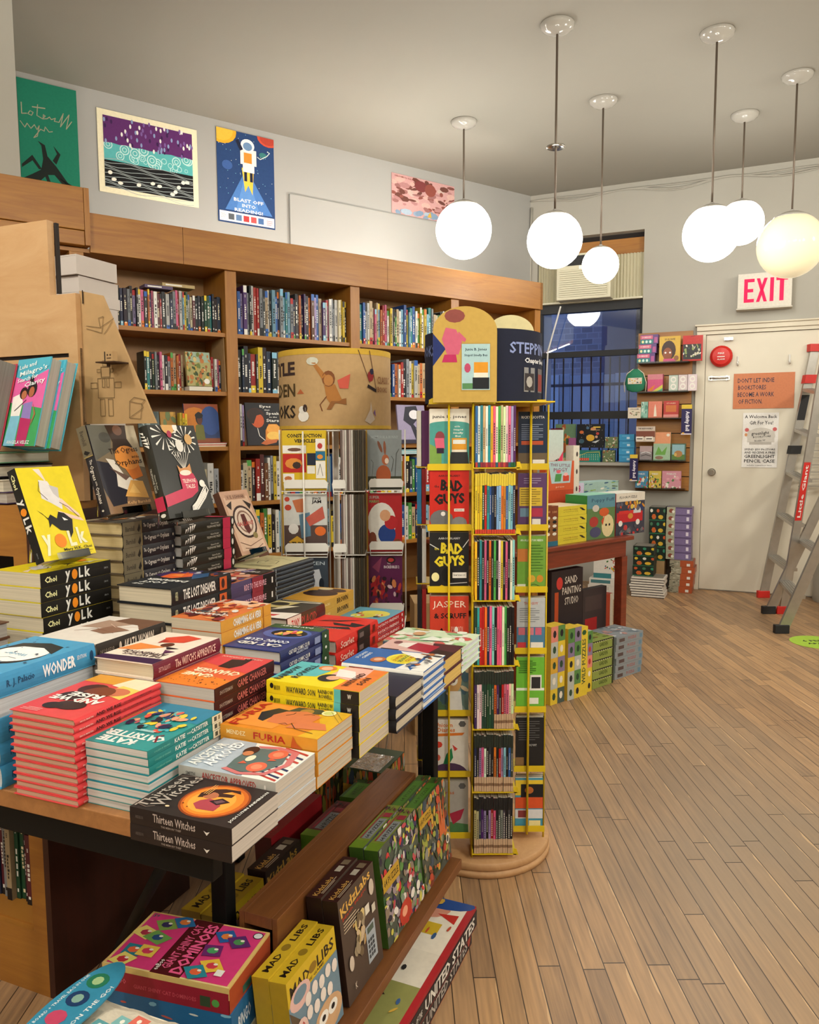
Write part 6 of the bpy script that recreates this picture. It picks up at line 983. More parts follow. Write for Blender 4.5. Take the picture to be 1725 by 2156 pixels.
for k in range(3):
    zb = ztop-pitch*(k+1)+.012
    for (x0, x1), yy, cv, side in ((colL, 2.72, lcov[k], 'left'), (colR, 2.76, rcov[k], 'right')):
        fw = Fr(WS.x, yy, 0); n = 4
        for j in range(n):
            b = MB(); w_ = x1-x0; h_ = pitch-.014; b.box(0, 0, 0, w_, .006, h_, cv[1], PRINT); b.box(-.0006, -.0004, 0, .005, .0064, h_, 'a8842c', PRINT)
            if j == 0: b.art((0.006, -.0001, 0), (w_-.006, 0, 0), (0, 0, h_), cv[2])
            tag(b.build('picture_book', loc=(WS.x+x0, yy+.0085*j, zb+.0005), rz=0), (cv[0]+', face-out on the white spinner') if j == 0 else cv[0]+', %s copy behind the front one' % nth(j+1), 'book', 'copies of the '+cv[0])
        wire_bracket(ws, x0+.01, x1+.004, yy-WS.y-.006, zb+.006); b = MB(); b.box(x0, yy-WS.y-.004, zb-.004, x1, yy-WS.y+.05, zb-.001, 'ffffff', WHITEW); b.build('pocket_floor', ws)
    # edge-on column: covers face left, spines to the viewer
    rnd = random.Random(90+k); x0, x1 = colM; x = x0+.028; q_ = 0
    while x < x1-.004:
        q_ += 1; dk_ = q_ > 6; b = MB(); w_ = .0062; b.box(0, 0, 0, w_, .16, pitch-.014, ('3a342a', '4a4030')[q_ % 2] if dk_ else ('c8c4bc', '6a5a54', 'b8aaa4')[q_ % 3], PRINT); 
        if q_ == 1: b.art((-.0, .16, 0), (0, -.16, 0), (0, 0, pitch-.014), blobs(85+k, [['b85a5a', 'd88a9a', '2a4a8a', '5a3a34'], ['a8b890', 'e0dcd0', '2a2a2e', '7a8a9a'], ['c88a7a', '5aa0b8', '8a5a54', '3a4a5a']][k], 40, 0, 0, 1, 1, .13))
        tag(b.build('picture_book', loc=(WS.x+x, 2.70, zb+.0005), rz=0), 'thin picture book seen edge-on in the white spinner, %s from left, %s tier' % (nth(q_), nth(k+1)), 'book', 'edge-on picture books in the white spinner'); x += w_+.0012
    wire_bracket(ws, x0, x0+.045, 2.70-WS.y-.004, zb+.006); b = MB(); b.box(x0, 2.70-WS.y-.002, zb-.004, x1, 2.70-WS.y+.17, zb-.001, 'ffffff', WHITEW); b.build('pocket_floor', ws)
for x in (colL[0]-.012, colL[1]+.004, colM[0]-.004, colR[1]+.012, (colL[0]+colL[1])/2):
    fr_x = x == (colL[0]+colL[1])/2
    b = MB(); b.tube([(x, -.262 if fr_x else -.2, ztop if not fr_x else ztop-.005), (x, -.262 if fr_x else -.2, ztop-pitch*3)], .003, WHITEW, n=6); b.tube([(x, -.2, ztop-pitch*3), (x*.6, -.1, .03)], .003, WHITEW, n=6); b.build('upright_wire', ws)
b = MB(); b.tube([(rd*.98*cos(2*pi*i/36), rd*.98*sin(2*pi*i/36), zd0-.006) for i in range(37)], .0028, WHITEW, n=6); b.build('top_ring', ws)
# tan carton seen between the spinners
q = at(880, 1300, z=.55)
b = MB(); b.box(0, 0, 0, .12, .2, .62, 'ffffff', KRAFT); tag(b.build('carton', loc=(.02, 3.5, .0005), rz=.1), 'tall kraft carton standing between the two spinner racks', 'box')

# ============================================================ YELLOW WIRE SPINNER with chapter books
YS = Vector((.238, 2.55, 0))
ys = thing('book_spinner', 'tall yellow wire book spinner on a round particle-board base', 'spinner rack', YS, 0)
b = MB(); rb = .228
b.lathe([(.001, .05), (rb-.004, .05), (rb, .046), (rb, .028), (rb-.004, .024), (.001, .024)], MDF, n=56); b.lathe([(rb-.012, .0235), (rb+.002, .02), (rb+.002, .003), (rb-.01, 0), (.001, 0)], MDF, n=56); b.build('round_base', ys)
zt = at(1020, 850, Y=2.40).z; zb0 = at(1020, 845, Y=2.36).z; zc1 = at(1100, 690, Y=2.36).z
b = MB(); b.tube([(0, 0, .05), (0, 0, zc1-.05)], .012, YELW); b.build('centre_pole', ys)
b = MB(); rc = .186; b.lathe([(rc, zb0), (rc, zc1)], MATTE, '1b1f33', 56); b.lathe([(rc-.003, zc1), (rc-.003, zb0)], MATTE, '20243a', 56)
b.art((0, 0, 0), (1, 0, 0), (0, 0, 1), [R(0, .64, 1, .22, '25356c'), T('STEPPING', .775, .745, .34, .16, '8a98c8', 0, .02), T('BOOKS', .1, .745, .2, .16, '6a78a8', 0, .02), T('Chapter Books', .81, .57, .23, .09, 'e8e8ec', 0, .025), R(.69, .14, .085, .34, '8a8a8c'), R(.695, .16, .075, .24, '3a3436'), R(.81, .14, .08, .34, '6a6466'), R(.815, .16, .07, .24, '8a3a34'), E(.73, .28, .025, .08, 'a8a4a0', 8), T('RH', .42, .2, .02, .06, 'a8a8b0')], MATTE, .0012, cyl=(0, 0, rc, radians(-185), radians(5), zb0, zc1)); b.build('drum_sign', ys)
def arch(x0, x1, z0, z1, y, col, items, nm, rz=0):
    b = MB(); w_ = x1-x0; h_ = z1-z0; k = w_*.38/h_
    pts = [(0, 0), (1, 0), (1, 1-k)]+[(.5+.5*cos(a), (1-k)+k*sin(a)) for a in [pi*i/20 for i in range(1, 20)]]+[(0, 1-k)]
    b.prism([(p_[0]*w_, p_[1]*h_) for p_ in pts], (x0, y, z0), (1, 0, 0), (0, 0, 1), .004, MATTE, col); b.art((x0, y, z0), (w_, 0, 0), (0, 0, h_), items, MATTE); return b.build(nm, ys)
ax0_, ax1_ = at(912, 780, Y=2.345).x-YS.x, at(1047, 780, Y=2.345).x-YS.x; azb, azt = at(980, 847, Y=2.345).z, at(980, 644, Y=2.345).z
arch(ax0_, ax1_, azb, azt, -.2, 'bf9e50', [P('26336a', (0, .72), (0, .38), (.2, .56)), E(.34, .9, .16, .07, '8a4a44', 12), P('c8607a', (.2, .78), (.36, .76), (.46, .62), (.4, .5), (.22, .5), (.14, .66)), P('b83060', (.18, .5), (.36, .5), (.38, .42), (.14, .42)), P('c8607a', (.4, .74), (.52, .66), (.5, .63), (.38, .66)), R(.44, .12, .46, .5, 'b09048'), R(.45, .13, .44, .48, 'a8c8cc'), T('Junie B. Jones', .67, .55, .34, .035, '1e3040', 0, .02), T('Stupid Smelly Bus', .67, .49, .36, .03, '1e3040', 0, .02), R(.64, .3, .22, .12, 'd8942c'), R(.64, .26, .22, .05, 'e8e0d0'), R(.62, .14, .26, .12, '24262a'), E(.54, .36, .05, .05, 'b84a6a', 10), P('5a8a5a', (.46, .2), (.62, .2), (.62, .14), (.46, .14))], 'arch_sign')
q0, q1 = at(1050, 700, Y=2.72).x-YS.x, at(1124, 700, Y=2.72).x-YS.x
arch(q0-.04, q1, zb0+.02, at(1085, 664, Y=2.72).z, .16, 'd8cc9c', [], 'rear_arch_sign')
YA, YB, YC = 2.385, 2.345, 2.47
colA = (at(903, 1000, Y=YA).x, at(990, 1000, Y=YA).x); colA2 = (at(876, 1000, Y=2.5).x, at(898, 1000, Y=2.5).x); colB = (at(1001, 1050, Y=YB).x, at(1086, 1050, Y=YB).x); colC = (at(1090, 1000, Y=YC).x, at(1153, 1000, Y=YC).x)
barsA = [986, 1113, 1243, 1375, 1503, 1631, 1760]; barsB = [985, 1125, 1265, 1402, 1536, 1668, 1798]; barsC = [985, 1113, 1243, 1372, 1495, 1620, 1746]
zA = [at(945, y, Y=YA).z for y in barsA]; zB = [at(1040, y, Y=YB).z for y in barsB]; zC = [at(1120, y, Y=YC).z for y in barsC]; zB[-1] = max(zB[-1], .053)
hA = .176; 
acov = [('girl-and-bus chapter book with cream title band', 'e4dfd2', [R(0, 0, 1, .74, '4a9a92'), E(.5, .74, .5, .05, '4a9a92', 20), P('7aa04a', (0, .4), (.3, .3), (.3, .0), (0, 0)), T('junie b. jones', .5, .86, .86, .07, '2a2a2a'), T('and the', .7, .7, .14, .03, 'e8e8e0'), T('Stupid', .72, .64, .24, .035, 'e8e8e0', 0, .02), T('Smelly', .72, .585, .26, .04, 'e8e8e0', 0, .02), T('Bus', .72, .535, .14, .03, 'e8e8e0', 0, .02), R(.56, .3, .38, .2, 'd8982c'), R(.59, .4, .32, .07, 'e0e4e0'), R(.56, .26, .38, .04, 'e8e0d0'), P('2a2c2e', (.54, .26), (.96, .26), (1, .0), (.5, .0)), E(.26, .52, .12, .1, '8a3c44', 10), P('d8607a', (.12, .5), (.36, .5), (.38, .32), (.16, .32)), R(.18, .24, .18, .09, '2c1c34')]),
 ('red chapter book with big black title', 'c4261c', [T('AARON BLABEY', .5, .9, .56, .035, '2a1412', 0, .02), T('the', .18, .72, .12, .05, '1a1414', 0, .01), T('BAD', .56, .73, .56, .19, '1a1414', -4, .05), T('GUYS', .5, .5, .78, .19, '1a1414', 3, .05), E(.3, .14, .3, .17, '6a6a6c', 14), E(.75, .08, .2, .11, '7a7a7a', 12), E(.34, .24, .06, .04, 'e0dcd8', 8), R(.62, .28, .26, .05, 'e0d8d0'), T('EPISODE 1', .75, .305, .2, .025, '3a2a2a')]),
 ('black chapter book with big yellow title', '1c1c1e', [Lq('d8d8d8', .02, (.0, .8), (.2, .72)), Lq('d8d8d8', .02, (1, .88), (.85, .74)), Lq('b8b8b8', .02, (.5, .1), (.95, .12)), T('AARON BLABEY', .5, .9, .56, .035, 'c8c8c8', 0, .01), T('the', .18, .72, .12, .05, 'd8c838', 0, .01), T('BAD', .56, .72, .56, .19, 'dcc82c', -4, .05), T('GUYS', .5, .5, .78, .19, 'dcc82c', 3, .05), E(.46, .26, .16, .14, '0e0e10', 14), E(.14, .22, .1, .08, 'e8e0a0', 16), R(.58, .2, .36, .1, 'e0dcd4'), T('FROM THE BAD GUYS', .76, .25, .3, .03, '2a2a2a'), P('c8a428', (.1, .0), (.3, .08), (.5, .02), (.5, 0))]),
 ('orange-red chapter book with cream lettered title', 'c8402c', [T('JASPER', .5, .84, .86, .15, 'ecd8c4', 0, .0), T('& SCRUFF', .52, .65, .84, .1, '241c20', 0, .03), T('BY NICOLA COLTON', .7, .4, .3, .12, 'e8b8a8', 0, .0), Lq('3a1c18', .03, (.2, .3), (.3, .42), (.38, .3), (.28, .24), (.24, .32)), P('2a2024', (.46, .4), (.44, .1), (.62, .1), (.6, .4), (.56, .36), (.5, .36)), E(.68, .4, .05, .06, 'e8e0d8', 8)]),
 ('teal chapter book with a snowy owl-like creature', '5a7470', blobs(101, ['7a8a84', 'b8a888', '4a6a4a', '3a5a6a', '8a9a8a'], 30, 0, 0, 1, 1, .1)+[E(.6, .6, .22, .24, 'b8905a', 16), E(.6, .6, .12, .1, 'd8d4c8', 12), E(.6, .6, .06, .05, '2a2a2a', 10), P('d8d8d4', (.5, .4), (.8, .4), (.85, .0), (.45, 0))]),
 ('white and orange chapter book with green creature', 'dcd6cc', [R(0, 0, .05, 1, 'c87a2c'), T('Unicorn', .36, .9, .46, .08, 'd8762c', 0, .02), T('Diaries', .42, .81, .46, .08, 'd8762c', 0, .02), P('d8762c', (.04, .74), (.9, .76), (.84, .71), (.1, .69)), E(.5, .0, .48, .2, '46304e', 20), P('1f7a4a', (.34, .18), (.42, .36), (.56, .48), (.6, .3), (.5, .18)), P('c83a34', (.58, .54), (.72, .46), (.64, .42)), E(.22, .54, .1, .06, 'd0402c', 8), E(.2, .3, .07, .06, 'c85a44', 8), E(.84, .92, .1, .06, '5a5a5a', 6)]),
 ('grey meadow chapter book with a red flower path', 'a8a49c', [E(.84, .92, .1, .06, '5a5a5a', 6), P('4a7a4a', (0, 0), (1, 0), (1, .2), (0, .3)), P('a82a44', (.5, .4), (.9, .5), (.8, .3), (.6, .2)), E(.3, .5, .12, .1, 'c83a4a', 8), T('Diaries', .4, .8, .46, .07, 'b8663a')])]
for k in range(7):
    n = 4 if k != 0 else 6
    for j in range(n):
        b = MB(); w_ = colA[1]-colA[0]-.006; b.box(0, 0, 0, w_, .011, hA, acov[k][1], PRINT); b.face([(.001, .001, hA+.0003), (w_-.001, .001, hA+.0003), (w_-.001, .01, hA+.0003), (.001, .01, hA+.0003)], lin('d8d0c0'), PAGES)
        if j == 0: b.art((0, 0, 0), (w_, 0, 0), (0, 0, hA), acov[k][2])
        tag(b.build('paperback_book', loc=(colA[0]+.003, YA+.0125*j, zA[k]+.0035)), (acov[k][0]+', face-out on the yellow spinner') if j == 0 else acov[k][0]+', %s copy behind the front one' % nth(j+1), 'book', 'copies of the '+acov[k][0])
    def lip(x0, x1, y, z, side=False, yd=.09):
        b = MB(); b.box(x0-.004, y, z-.003, x1+.004, y+yd, z+.0005, 'ffffff', YELW)
        b.prism([(0, 0), (1, 0), (1, .9), (.97, 1), (.03, 1), (0, .9)], (x0-.004, y-.001, z-.006), (x1-x0+.008, 0, 0), (0, 0, .02), .0022, YELW); return b.build('pocket', ys)
    for (c0, c1), yy, zz_ in ((colA, YA-.004, zA[k]), (colC, YC-.004, zC[k])): o = lip(c0, c1, yy, zz_); o.location = (-YS.x, -YS.y, 0)
    # rear left column glimpsed behind the face-out one
    rr = random.Random(130+k)
    for j in range(2):
        b = MB(); c_ = [['e0dccf', '5a2a5a'], ['2a7aa8', '8a2024'], ['1c1c20', 'd8d4cc'], ['24242a', 'a82a2a'], ['24242a', '4a6a7a'], ['24242a', 'c8b8a8'], ['24242a', '3a4a3a']][k][j]
        b.box(0, 0, 0, .013+.02*j*(k == 0), .12, hA, c_, PRINT); tag(b.build('paperback_book', loc=(colA2[0]+.004+.015*j, 2.5, zA[k]+.002)), 'chapter book edge behind the left pocket of the yellow spinner, %s tier, %s' % (nth(k+1), ('outer', 'inner')[j]), 'book', 'book edges in the rear left pockets of the yellow spinner')
    b = MB(); b.box(colA2[0]-YS.x, 2.498-YS.y, zA[k]-.002, colA2[1]-YS.x+.02, 2.62-YS.y, zA[k]+.001, 'ffffff', YELW); b.build('pocket', ys)
    # right column: back covers
    bc = [('1c2c44', 'navy space back cover', [T('RICKY RICOTTA', .5, .9, .8, .05, 'w', 0, .02), R(.1, .4, .76, .07, 'b8502c'), R(0, .05, 1, .2, '6a5a44'), R(.5, .03, .42, .1, 'e0dcd4')]+lines('8a98b0', .1, .5, .85, .76, 8, .012)),
          ('5c3c68', 'purple back cover with yellow panel', [R(.05, .4, .8, .34, 'd0b038'), R(.08, .2, .3, .16, '6a8aa0'), R(.45, .2, .42, .16, 'a8304a'), R(.5, .04, .3, .12, 'dcd8d0')]+lines('6a5a2a', .1, .44, .78, .7, 7, .01)+lines('a898b8', .2, .82, .8, .9, 3, .012)),
          ('6f9c3a', 'green back cover', [T('AN ALLIGATOR NEEDS', .5, .92, .8, .04, 'e8ece0'), R(0, .52, .36, .24, 'c8763a'), E(.5, .2, .14, .07, 'c8a03a'), E(.8, .2, .12, .07, 'c8862a'), R(.0, .02, .3, .08, 'dcd8c8'), Lq('1c1c1c', .015, (.4, .06), (.6, .1), (.84, .05))]+lines('3c6a20', .45, .34, .9, .82, 10, .012)),
          ('b8bcc0', 'pale blue back cover', [R(0, 0, 1, .45, '4a7a9a'), R(.06, .3, .24, .14, 'c86a7a'), R(.36, .3, .24, .14, 'c87a8a'), R(.66, .3, .22, .14, 'c8607a'), R(.5, .04, .44, .12, 'e0dcd4'), R(.03, .04, .3, .12, 'c83a44'), T('THE GUY', .5, .9, .5, .05, 'c86a5a')]+lines('7a8088', .1, .55, .8, .8, 7, .01)),
          ('6ab03a', 'bright green back cover', [R(0, .36, 1, .05, 'e4e4e0'), R(.5, .38, .4, .28, 'e4e0dc'), R(.54, .4, .32, .22, '2a2a2e'), R(.4, .1, .4, .12, 'e4e4dc')]+lines('2a5a1a', .08, .7, .7, .92, 7, .014)),
          ('202022', 'black back cover', [R(.0, .06, .3, .16, '8a6a44'), T('HOW!', .6, .46, .3, .05, 'b8b8b8')]+lines('6a6a6e', .1, .56, .85, .92, 9, .01)),
          ('4a98b4', 'orange-banded comic back cover', [R(0, .66, 1, .3, 'e8c83a'), R(.2, .62, .8, .26, '1c1c20'), E(.5, .76, .16, .07, 'b86a34'), R(0, .4, 1, .22, 'd8562c'), R(0, .2, 1, .18, 'd8d8dc'), R(.1, .22, .3, .14, '8a3a3a'), R(.5, .04, .42, .12, 'e8dc9c')])][k]
    for j in range(3):
        b = MB(); w_ = colC[1]-colC[0]-.004; b.box(0, 0, 0, w_, .011, hA-.004, bc[0] if j == 0 else '1c1c22', PRINT); b.face([(.001, .001, hA-.0037), (w_-.001, .001, hA-.0037), (w_-.001, .01, hA-.0037), (.001, .01, hA-.0037)], lin('d8d0c0'), PAGES)
        if j == 0: b.art((0, 0, 0), (w_, 0, 0), (0, 0, hA-.004), bc[2])
        tag(b.build('paperback_book', loc=(colC[0]+.002+.003*j, YC+.0125*j, zC[k]+.0035)), ('chapter book showing its %s, right side of the yellow spinner' % bc[1]) if j == 0 else 'chapter book behind the %s on the yellow spinner, %s back' % (bc[1], nth(j+1)), 'book', 'right-hand books, %s tier of the yellow spinner' % nth(k+1))
# middle column of spines
bspec = ['bwtewtypwgecwpvu', 'yyyGrtbnkllooblln', 'yktkpkokgkwykpkwl', 'Gtrronplkppwgkkk', 'uwwGGGGGoukrppcc', 'nkvpwkdkokrvlkbd', 'eeduvkvrpkdsdkdk']
for k in range(7):
    rr = random.Random(150+k); x = colB[0]+(.0 if k in (3, 4) else .0); spec = bspec[k]; w0 = (colB[1]-x)/len(spec); q_ = 0
    for ch in spec:
        q_ += 1; w_ = w0-.0007; c = tuple(min(1, v*rr.uniform(.7, 1.2)) for v in lin(PAL[ch])); h_ = hA+.008-rr.uniform(0, .006); yj = rr.uniform(0, .004)
        b = MB(); b.box(0, 0, 0, w_, .115, h_, c, PRINT, skip='t'); b.face([(0, 0, h_), (w_, 0, h_), (w_, .115, h_), (0, .115, h_)], lin('c8c0b0'), PAGEX)
        ya_, yb_ = rr.uniform(.2, .4), rr.uniform(.55, .74); it = [R(.3, ya_, .36, yb_-ya_, 'd8d4c8' if ch in 'kndGurmb' else '2a2a2e')]+[R(.3, ya_+(yb_-ya_)*(i+.7)/12, .36, .012, PAL[ch]) for i in range(12)]
        if k == 0: it += [R(0, 0, 1, .08, rr.choice(['8a2a3a', '2a5a6a', 'b83a3a', '1f5a34']))]
        if k == 1: it += [R(0, .8, 1, .2, 'd8c03a'), R(0, 0, 1, .07, 'c8402c')]
        if k >= 4: it += [R(0, .78, 1, .22, '26302a' if k < 6 else '1e1e20')]+([R(0, .0, 1, .26, 'c8a888'), R(0, .1, 1, .05, '8a6a50')] if (k > 4 or q_ > 8) else [])
        b.art((0, 0, 0), (w_, 0, 0), (0, 0, h_), it)
        if q_ == 1: b.art((0, .115, 0), (0, -.115, 0), (0, 0, h_), [[R(0, 0, 1, 1, '4a6a7a')], lines('6a5a10', .1, .1, .9, .9, 14, .02), lines('5a5010', .1, .3, .9, .9, 10, .02), [R(0, 0, 1, 1, '2a5a64')], [R(0, .1, 1, .8, '6a3a5a')], [R(0, 0, 1, 1, '3a4440')], [R(0, .5, 1, .5, '3c342c'), R(0, 0, 1, .4, '5a3a30'), R(.3, .06, .5, .3, 'd0ccc0')]][k])
        tag(b.build('paperback_book', loc=(x, YB+yj, zB[k]+.002)), '%s chapter book spine, %s from left, %s tier of the yellow spinner' % (CN[ch], nth(q_), nth(k+1)), 'book', 'spines in the %s tier of the yellow spinner' % nth(k+1)); x += w0
    b = MB(); b.box(colB[0]-.004, YB-.002, zB[k]-.002, colB[1]+.012, YB+.12, zB[k]+.001, 'ffffff', YELW); b.box(colB[0]-.007, YB-.002, zB[k]-.002, colB[0]-.004, YB+.12, zB[k]+.016, 'ffffff', YELW); b.prism([(0, 0), (.016, 0), (.01, .02), (0, .02)], (colB[1]+.002, YB-.002, zB[k]-.002), (1, 0, 0), (0, 0, 1), .002, YELW); o = b.build('pocket', ys); o.location = (-YS.x, -YS.y, 0)
def wirev(x, y, z0, z1, r=.0032): b = MB(); b.tube([(x-YS.x, y-YS.y, z0), (x-YS.x, y-YS.y, z1)], r, YELW, n=8); b.build('upright_wire', ys)
wirev((colA[0]+colA[1])/2-.002, YA-.012, zA[-1]-.004, zt+.01); wirev(colA[1]+.008, YA-.006, .05, zt+.01, .004); wirev(colA[1]+.008, YB+.02, .05, zt+.01, .003); wirev((colC[0]+colC[1])/2-.008, YC-.012, zC[-1]-.01, zt+.012, .004); wirev(colC[1]+.004, YC+.02, .05, zt)
b = MB(); b.prism([(0, 0), (1, 0), (1, .7), (.95, 1), (.05, 1), (0, .7)], (ax0_-.012, YA-YS.y-.02, zt-.002), (ax1_-ax0_+.03-.02, 0, 0), (0, 0, .018), .003, YELW); b.box(ax0_-.01, YA-YS.y-.018, zt+.002, .2, .17, zt+.006, 'ffffff', YELW); b.prism([(0, 0), (1, 0), (1, 1), (0, 1)], (colC[0]-YS.x, YC-YS.y-.014, zt+.0), (.085, 0, 0), (0, 0, .014), .003, YELW); b.build('top_bracket', ys)

# ============================================================ MAHOGANY TABLE
rt_ = thing('side_table', 'dark mahogany table piled with boxed puzzles near the window', 'table', RT.w(0, 0), RT.a)
tw = RT.pix(1336, 1140)[0]; mz = .765
b = MB(); b.box(-.25, 0, mz-.025, tw, .72, mz, 'ffffff', MAHOG); b.build('tabletop', rt_, bevel=.004)
b = MB(); b.box(-.2, .03, mz-.125, tw-.04, .05, mz-.0255, 'ffffff', MAHOG); b.box(-.2, .66, mz-.125, tw-.04, .68, mz-.0255, 'ffffff', MAHOG); b.box(tw-.06, .051, mz-.125, tw-.04, .659, mz-.0255, 'ffffff', MAHOG); b.box(-.2, .051, mz-.125, -.18, .659, mz-.0255, 'ffffff', MAHOG); b.build('apron', rt_, bevel=.002)
for x, y in ((-.2, .025), (tw-.085, .025), (-.2, .64), (tw-.085, .64)): b = MB(); b.box(x, y, 0, x+.055, y+.055, mz-.1255, 'ffffff', MAHOG); b.build('leg', rt_, bevel=.003)
def pb(fr_, y, px0, pyt, px1, pyb, d, col, items, name, label, cat, group=None, zb=None, rz=0, topc=None, topi=None, righti=None, mat=None, hmin=None, lefti=None):
    """box whose front face is seen between two pixels on the plane local y"""
    x0, z1 = fr_.pix(px0, pyt, y); x1, z0 = fr_.pix(px1, pyb, y)
    if zb is not None: z1 = z1-z0+zb if zb > 5 else z1; z0 = zb
    w_, h_ = x1-x0, z1-z0; m_ = mat or PRINT; b = MB(); b.box(0, 0, 0, w_, d, h_, col, m_)
    if topc: b.face([(0, 0, h_+.0002), (w_, 0, h_+.0002), (w_, d, h_+.0002), (0, d, h_+.0002)], lin(topc), m_)
    b.art((0, 0, 0), (w_, 0, 0), (0, 0, h_), items, m_)
    if topi: b.art((0, 0, h_), (w_, 0, 0), (0, d, 0), topi, m_, .0005)
    if righti: b.art((w_, 0, 0), (0, d, 0), (0, 0, h_), righti, m_)
    if lefti: b.art((0, d, 0), (0, -d, 0), (0, 0, h_), lefti, m_)
    o = b.build(name, loc=fr_.w(x0, y, z0), rz=fr_.a+radians(rz)); tag(o, label, cat, group); o['_x1'] = x1; o['_z1'] = z1; del o['_x1'], o['_z1']
    return x0, x1, z0, z1
# on the table
foot_i = [T('A FOOTED PUZZLE', .44, .62, .5, .12, '8a4a20'), T('A TOUCH OF FUN', .44, .4, .5, .1, '6a5a20'), E(.82, .66, .05, .12, '1c1c1c', 8, 30), E(.88, .5, .05, .12, '1c1c1c', 8, 30)]
x0, z1 = RT.pix(1176, 1068, .04); x1, _ = RT.pix(1236, 1068, .04); hh = (z1-mz)/4
for i in range(4):
    b = MB(); b.box(0, 0, 0, x1-x0, .2, hh-.001, 'd2c238', PRINT); b.art((0, 0, 0), (x1-x0, 0, 0), (0, 0, hh-.001), foot_i); b.art((0, 0, hh-.001), (x1-x0, 0, 0), (0, .2, 0), [R(.03, .03, .94, .94, 'd8c8a8')])
    tag(b.build('puzzle_box', loc=RT.w(x0, .04+.002*(i % 2), mz+.0005+hh*i), rz=RT.a), 'yellow puzzle box lying on the mahogany table, %s in its stack' % ('lowest', 'second', 'third', 'topmost')[i], 'puzzle box', 'yellow puzzle boxes')
for j, (pa, pc) in enumerate(((1148, 1160), (1161, 1174))):
    pb(RT, .03, pa, 1066, pc, 1200, .18, '8a5a34', [R(0, .7, 1, .3, '7a3c24'), R(0, 0, 1, .12, '2a6a84'), T('100', .5, .85, .6, .06, 'd8a878')]+[E(.5, .3+.1*i, .3, .04, ('e0dcd0', '1c1c1c')[i % 2], 8) for i in range(5)], 'puzzle_box', 'upright brown and black puzzle box %s the yellow stack' % ('two left of', 'just left of')[j], 'puzzle box', zb=mz+.0005)
pb(RT, .05, 1237, 1044, 1294, 1140, .16, '5c7a4a', [R(0, .7, 1, .3, '5a8a9a'), T('Puppy Fuff', .56, .87, .8, .1, '1c3a5a', 0, .0), E(.74, .28, .22, .26, 'd8c898', 14), E(.66, .48, .1, .08, 'd8c898', 10), E(.68, .3, .03, .03, 'k'), E(.8, .3, .03, .03, 'k'), E(.24, .4, .16, .12, 'a83a34', 12), E(.3, .16, .2, .12, '4a4a6a', 12), E(.3, .7, .12, .08, 'c8c0b8', 10), E(.6, .6, .18, .1, 'c85a2c', 10), P('c84a2a', (.5, .4), (.62, .52), (.56, .3))], 'puzzle_box', 'tall green puppy puzzle box standing on the mahogany table', 'puzzle box', zb=mz+.0005, topi=[R(0, 0, 1, 1, '8ac0a8')], lefti=[R(0, .0, 1, 1, '3c8a44')])
pb(RT, .06, 1298, 1040, 1356, 1136, .16, '3a3a4a', [R(0, .8, 1, .2, 'd8d0c4'), T('FLOOR PUZZLE', .42, .9, .6, .06, '3a3a3a', 0, .02), R(.03, .3, .9, .24, 'b8242a'), R(.1, .5, .6, .08, 'c8302c'), E(.16, .28, .07, .07, 'e0dcd8', 12), E(.76, .28, .07, .07, 'e0dcd8', 12), E(.5, .44, .09, .07, 'c88a3a', 10), R(.6, .5, .26, .2, 'c8ccd0')]+blobs(111, ['c8862a', '2a3a6a', 'd8b848', '5a5a6a', 'b84a34'], 24, .05, .6, .95, .78, .06)+blobs(112, ['6a6a70', '4a4a52', 'b83a3a'], 22, 0, 0, 1, .2, .07), 'puzzle_box', 'tall fire engine floor puzzle box with red side on the mahogany table', 'puzzle box', zb=mz+.0005, lefti=[R(0, 0, 1, 1, 'b8242c')], topi=[R(0, 0, 1, 1, 'd8d4c8')])
pb(RT, .248, 1211, 1044, 1236, 1062, .045, 'a8242c', [R(0, .8, 1, .2, '6a3a6a'), T('BRAIN QUEST', .3, .4, .4, .3, 'e8c8c0')], 'activity_book', 'red and purple boxed set lying behind the yellow stack', 'box', zb=mz+.0005)
b = MB(); X0, Z1 = RT.pix(1208, 1018, .5); X1, Z0 = RT.pix(1302, 1040, .5); b.box(0, 0, 0, X1-X0, .14, Z1-mz, '9ab8b0', PRINT); b.art((0, 0, Z1-mz-(Z1-Z0)), (X1-X0, 0, 0), (0, 0, Z1-Z0), [R(0, 0, .22, 1, 'c8c0d8'), T('48', .1, .6, .1, .5, 'a82a5a', 0, .03)]+blobs(113, ['4a8ab0', 'd8d8cc', '8aa84a', '5a6a4a', '3a5a7a'], 26, .24, 0, 1, 1, .05)); tag(b.build('puzzle_box', loc=RT.w(X0, .5, mz+.0005), rz=RT.a), 'pale green and blue floor puzzle box numbered 48 at the back of the mahogany table', 'puzzle box')
# tall book displays left on the table: This Little Piggy
x0, x1, z0, z1 = pb(RT, .3, 1150, 972, 1208, 1046, .05, 'c8542c', [P('a8c0c4', (.08, 1), (.92, 1), (.86, .24), (.2, .24)), T('THIS LITTLE', .5, .86, .7, .1, '7a3a5a', -3), T('PIGGY', .52, .7, .5, .13, '7a3a5a', 0, .01), P('4a8a4a', (.34, .56), (.56, .56), (.52, .3), (.3, .3)), E(.44, .64, .08, .06, 'd85a6a', 10), R(.6, .3, .22, .2, 'c8402c'), E(.7, .54, .08, .06, 'e8a8a8', 10), T('press', .5, .1, .3, .06, 'e8b8a0')], 'puppet_book', 'orange-framed This Little Piggy finger puppet book on the mahogany table', 'book', zb=mz+.28)
b = MB(); b.box(0, 0, 0, x1-x0, .05, z0-mz-.001, 'b8482a', PRINT); tag(b.build('book', loc=RT.w(x0, .301, mz+.0005), rz=RT.a), 'orange boxed book standing under the piggy puppet book', 'book')
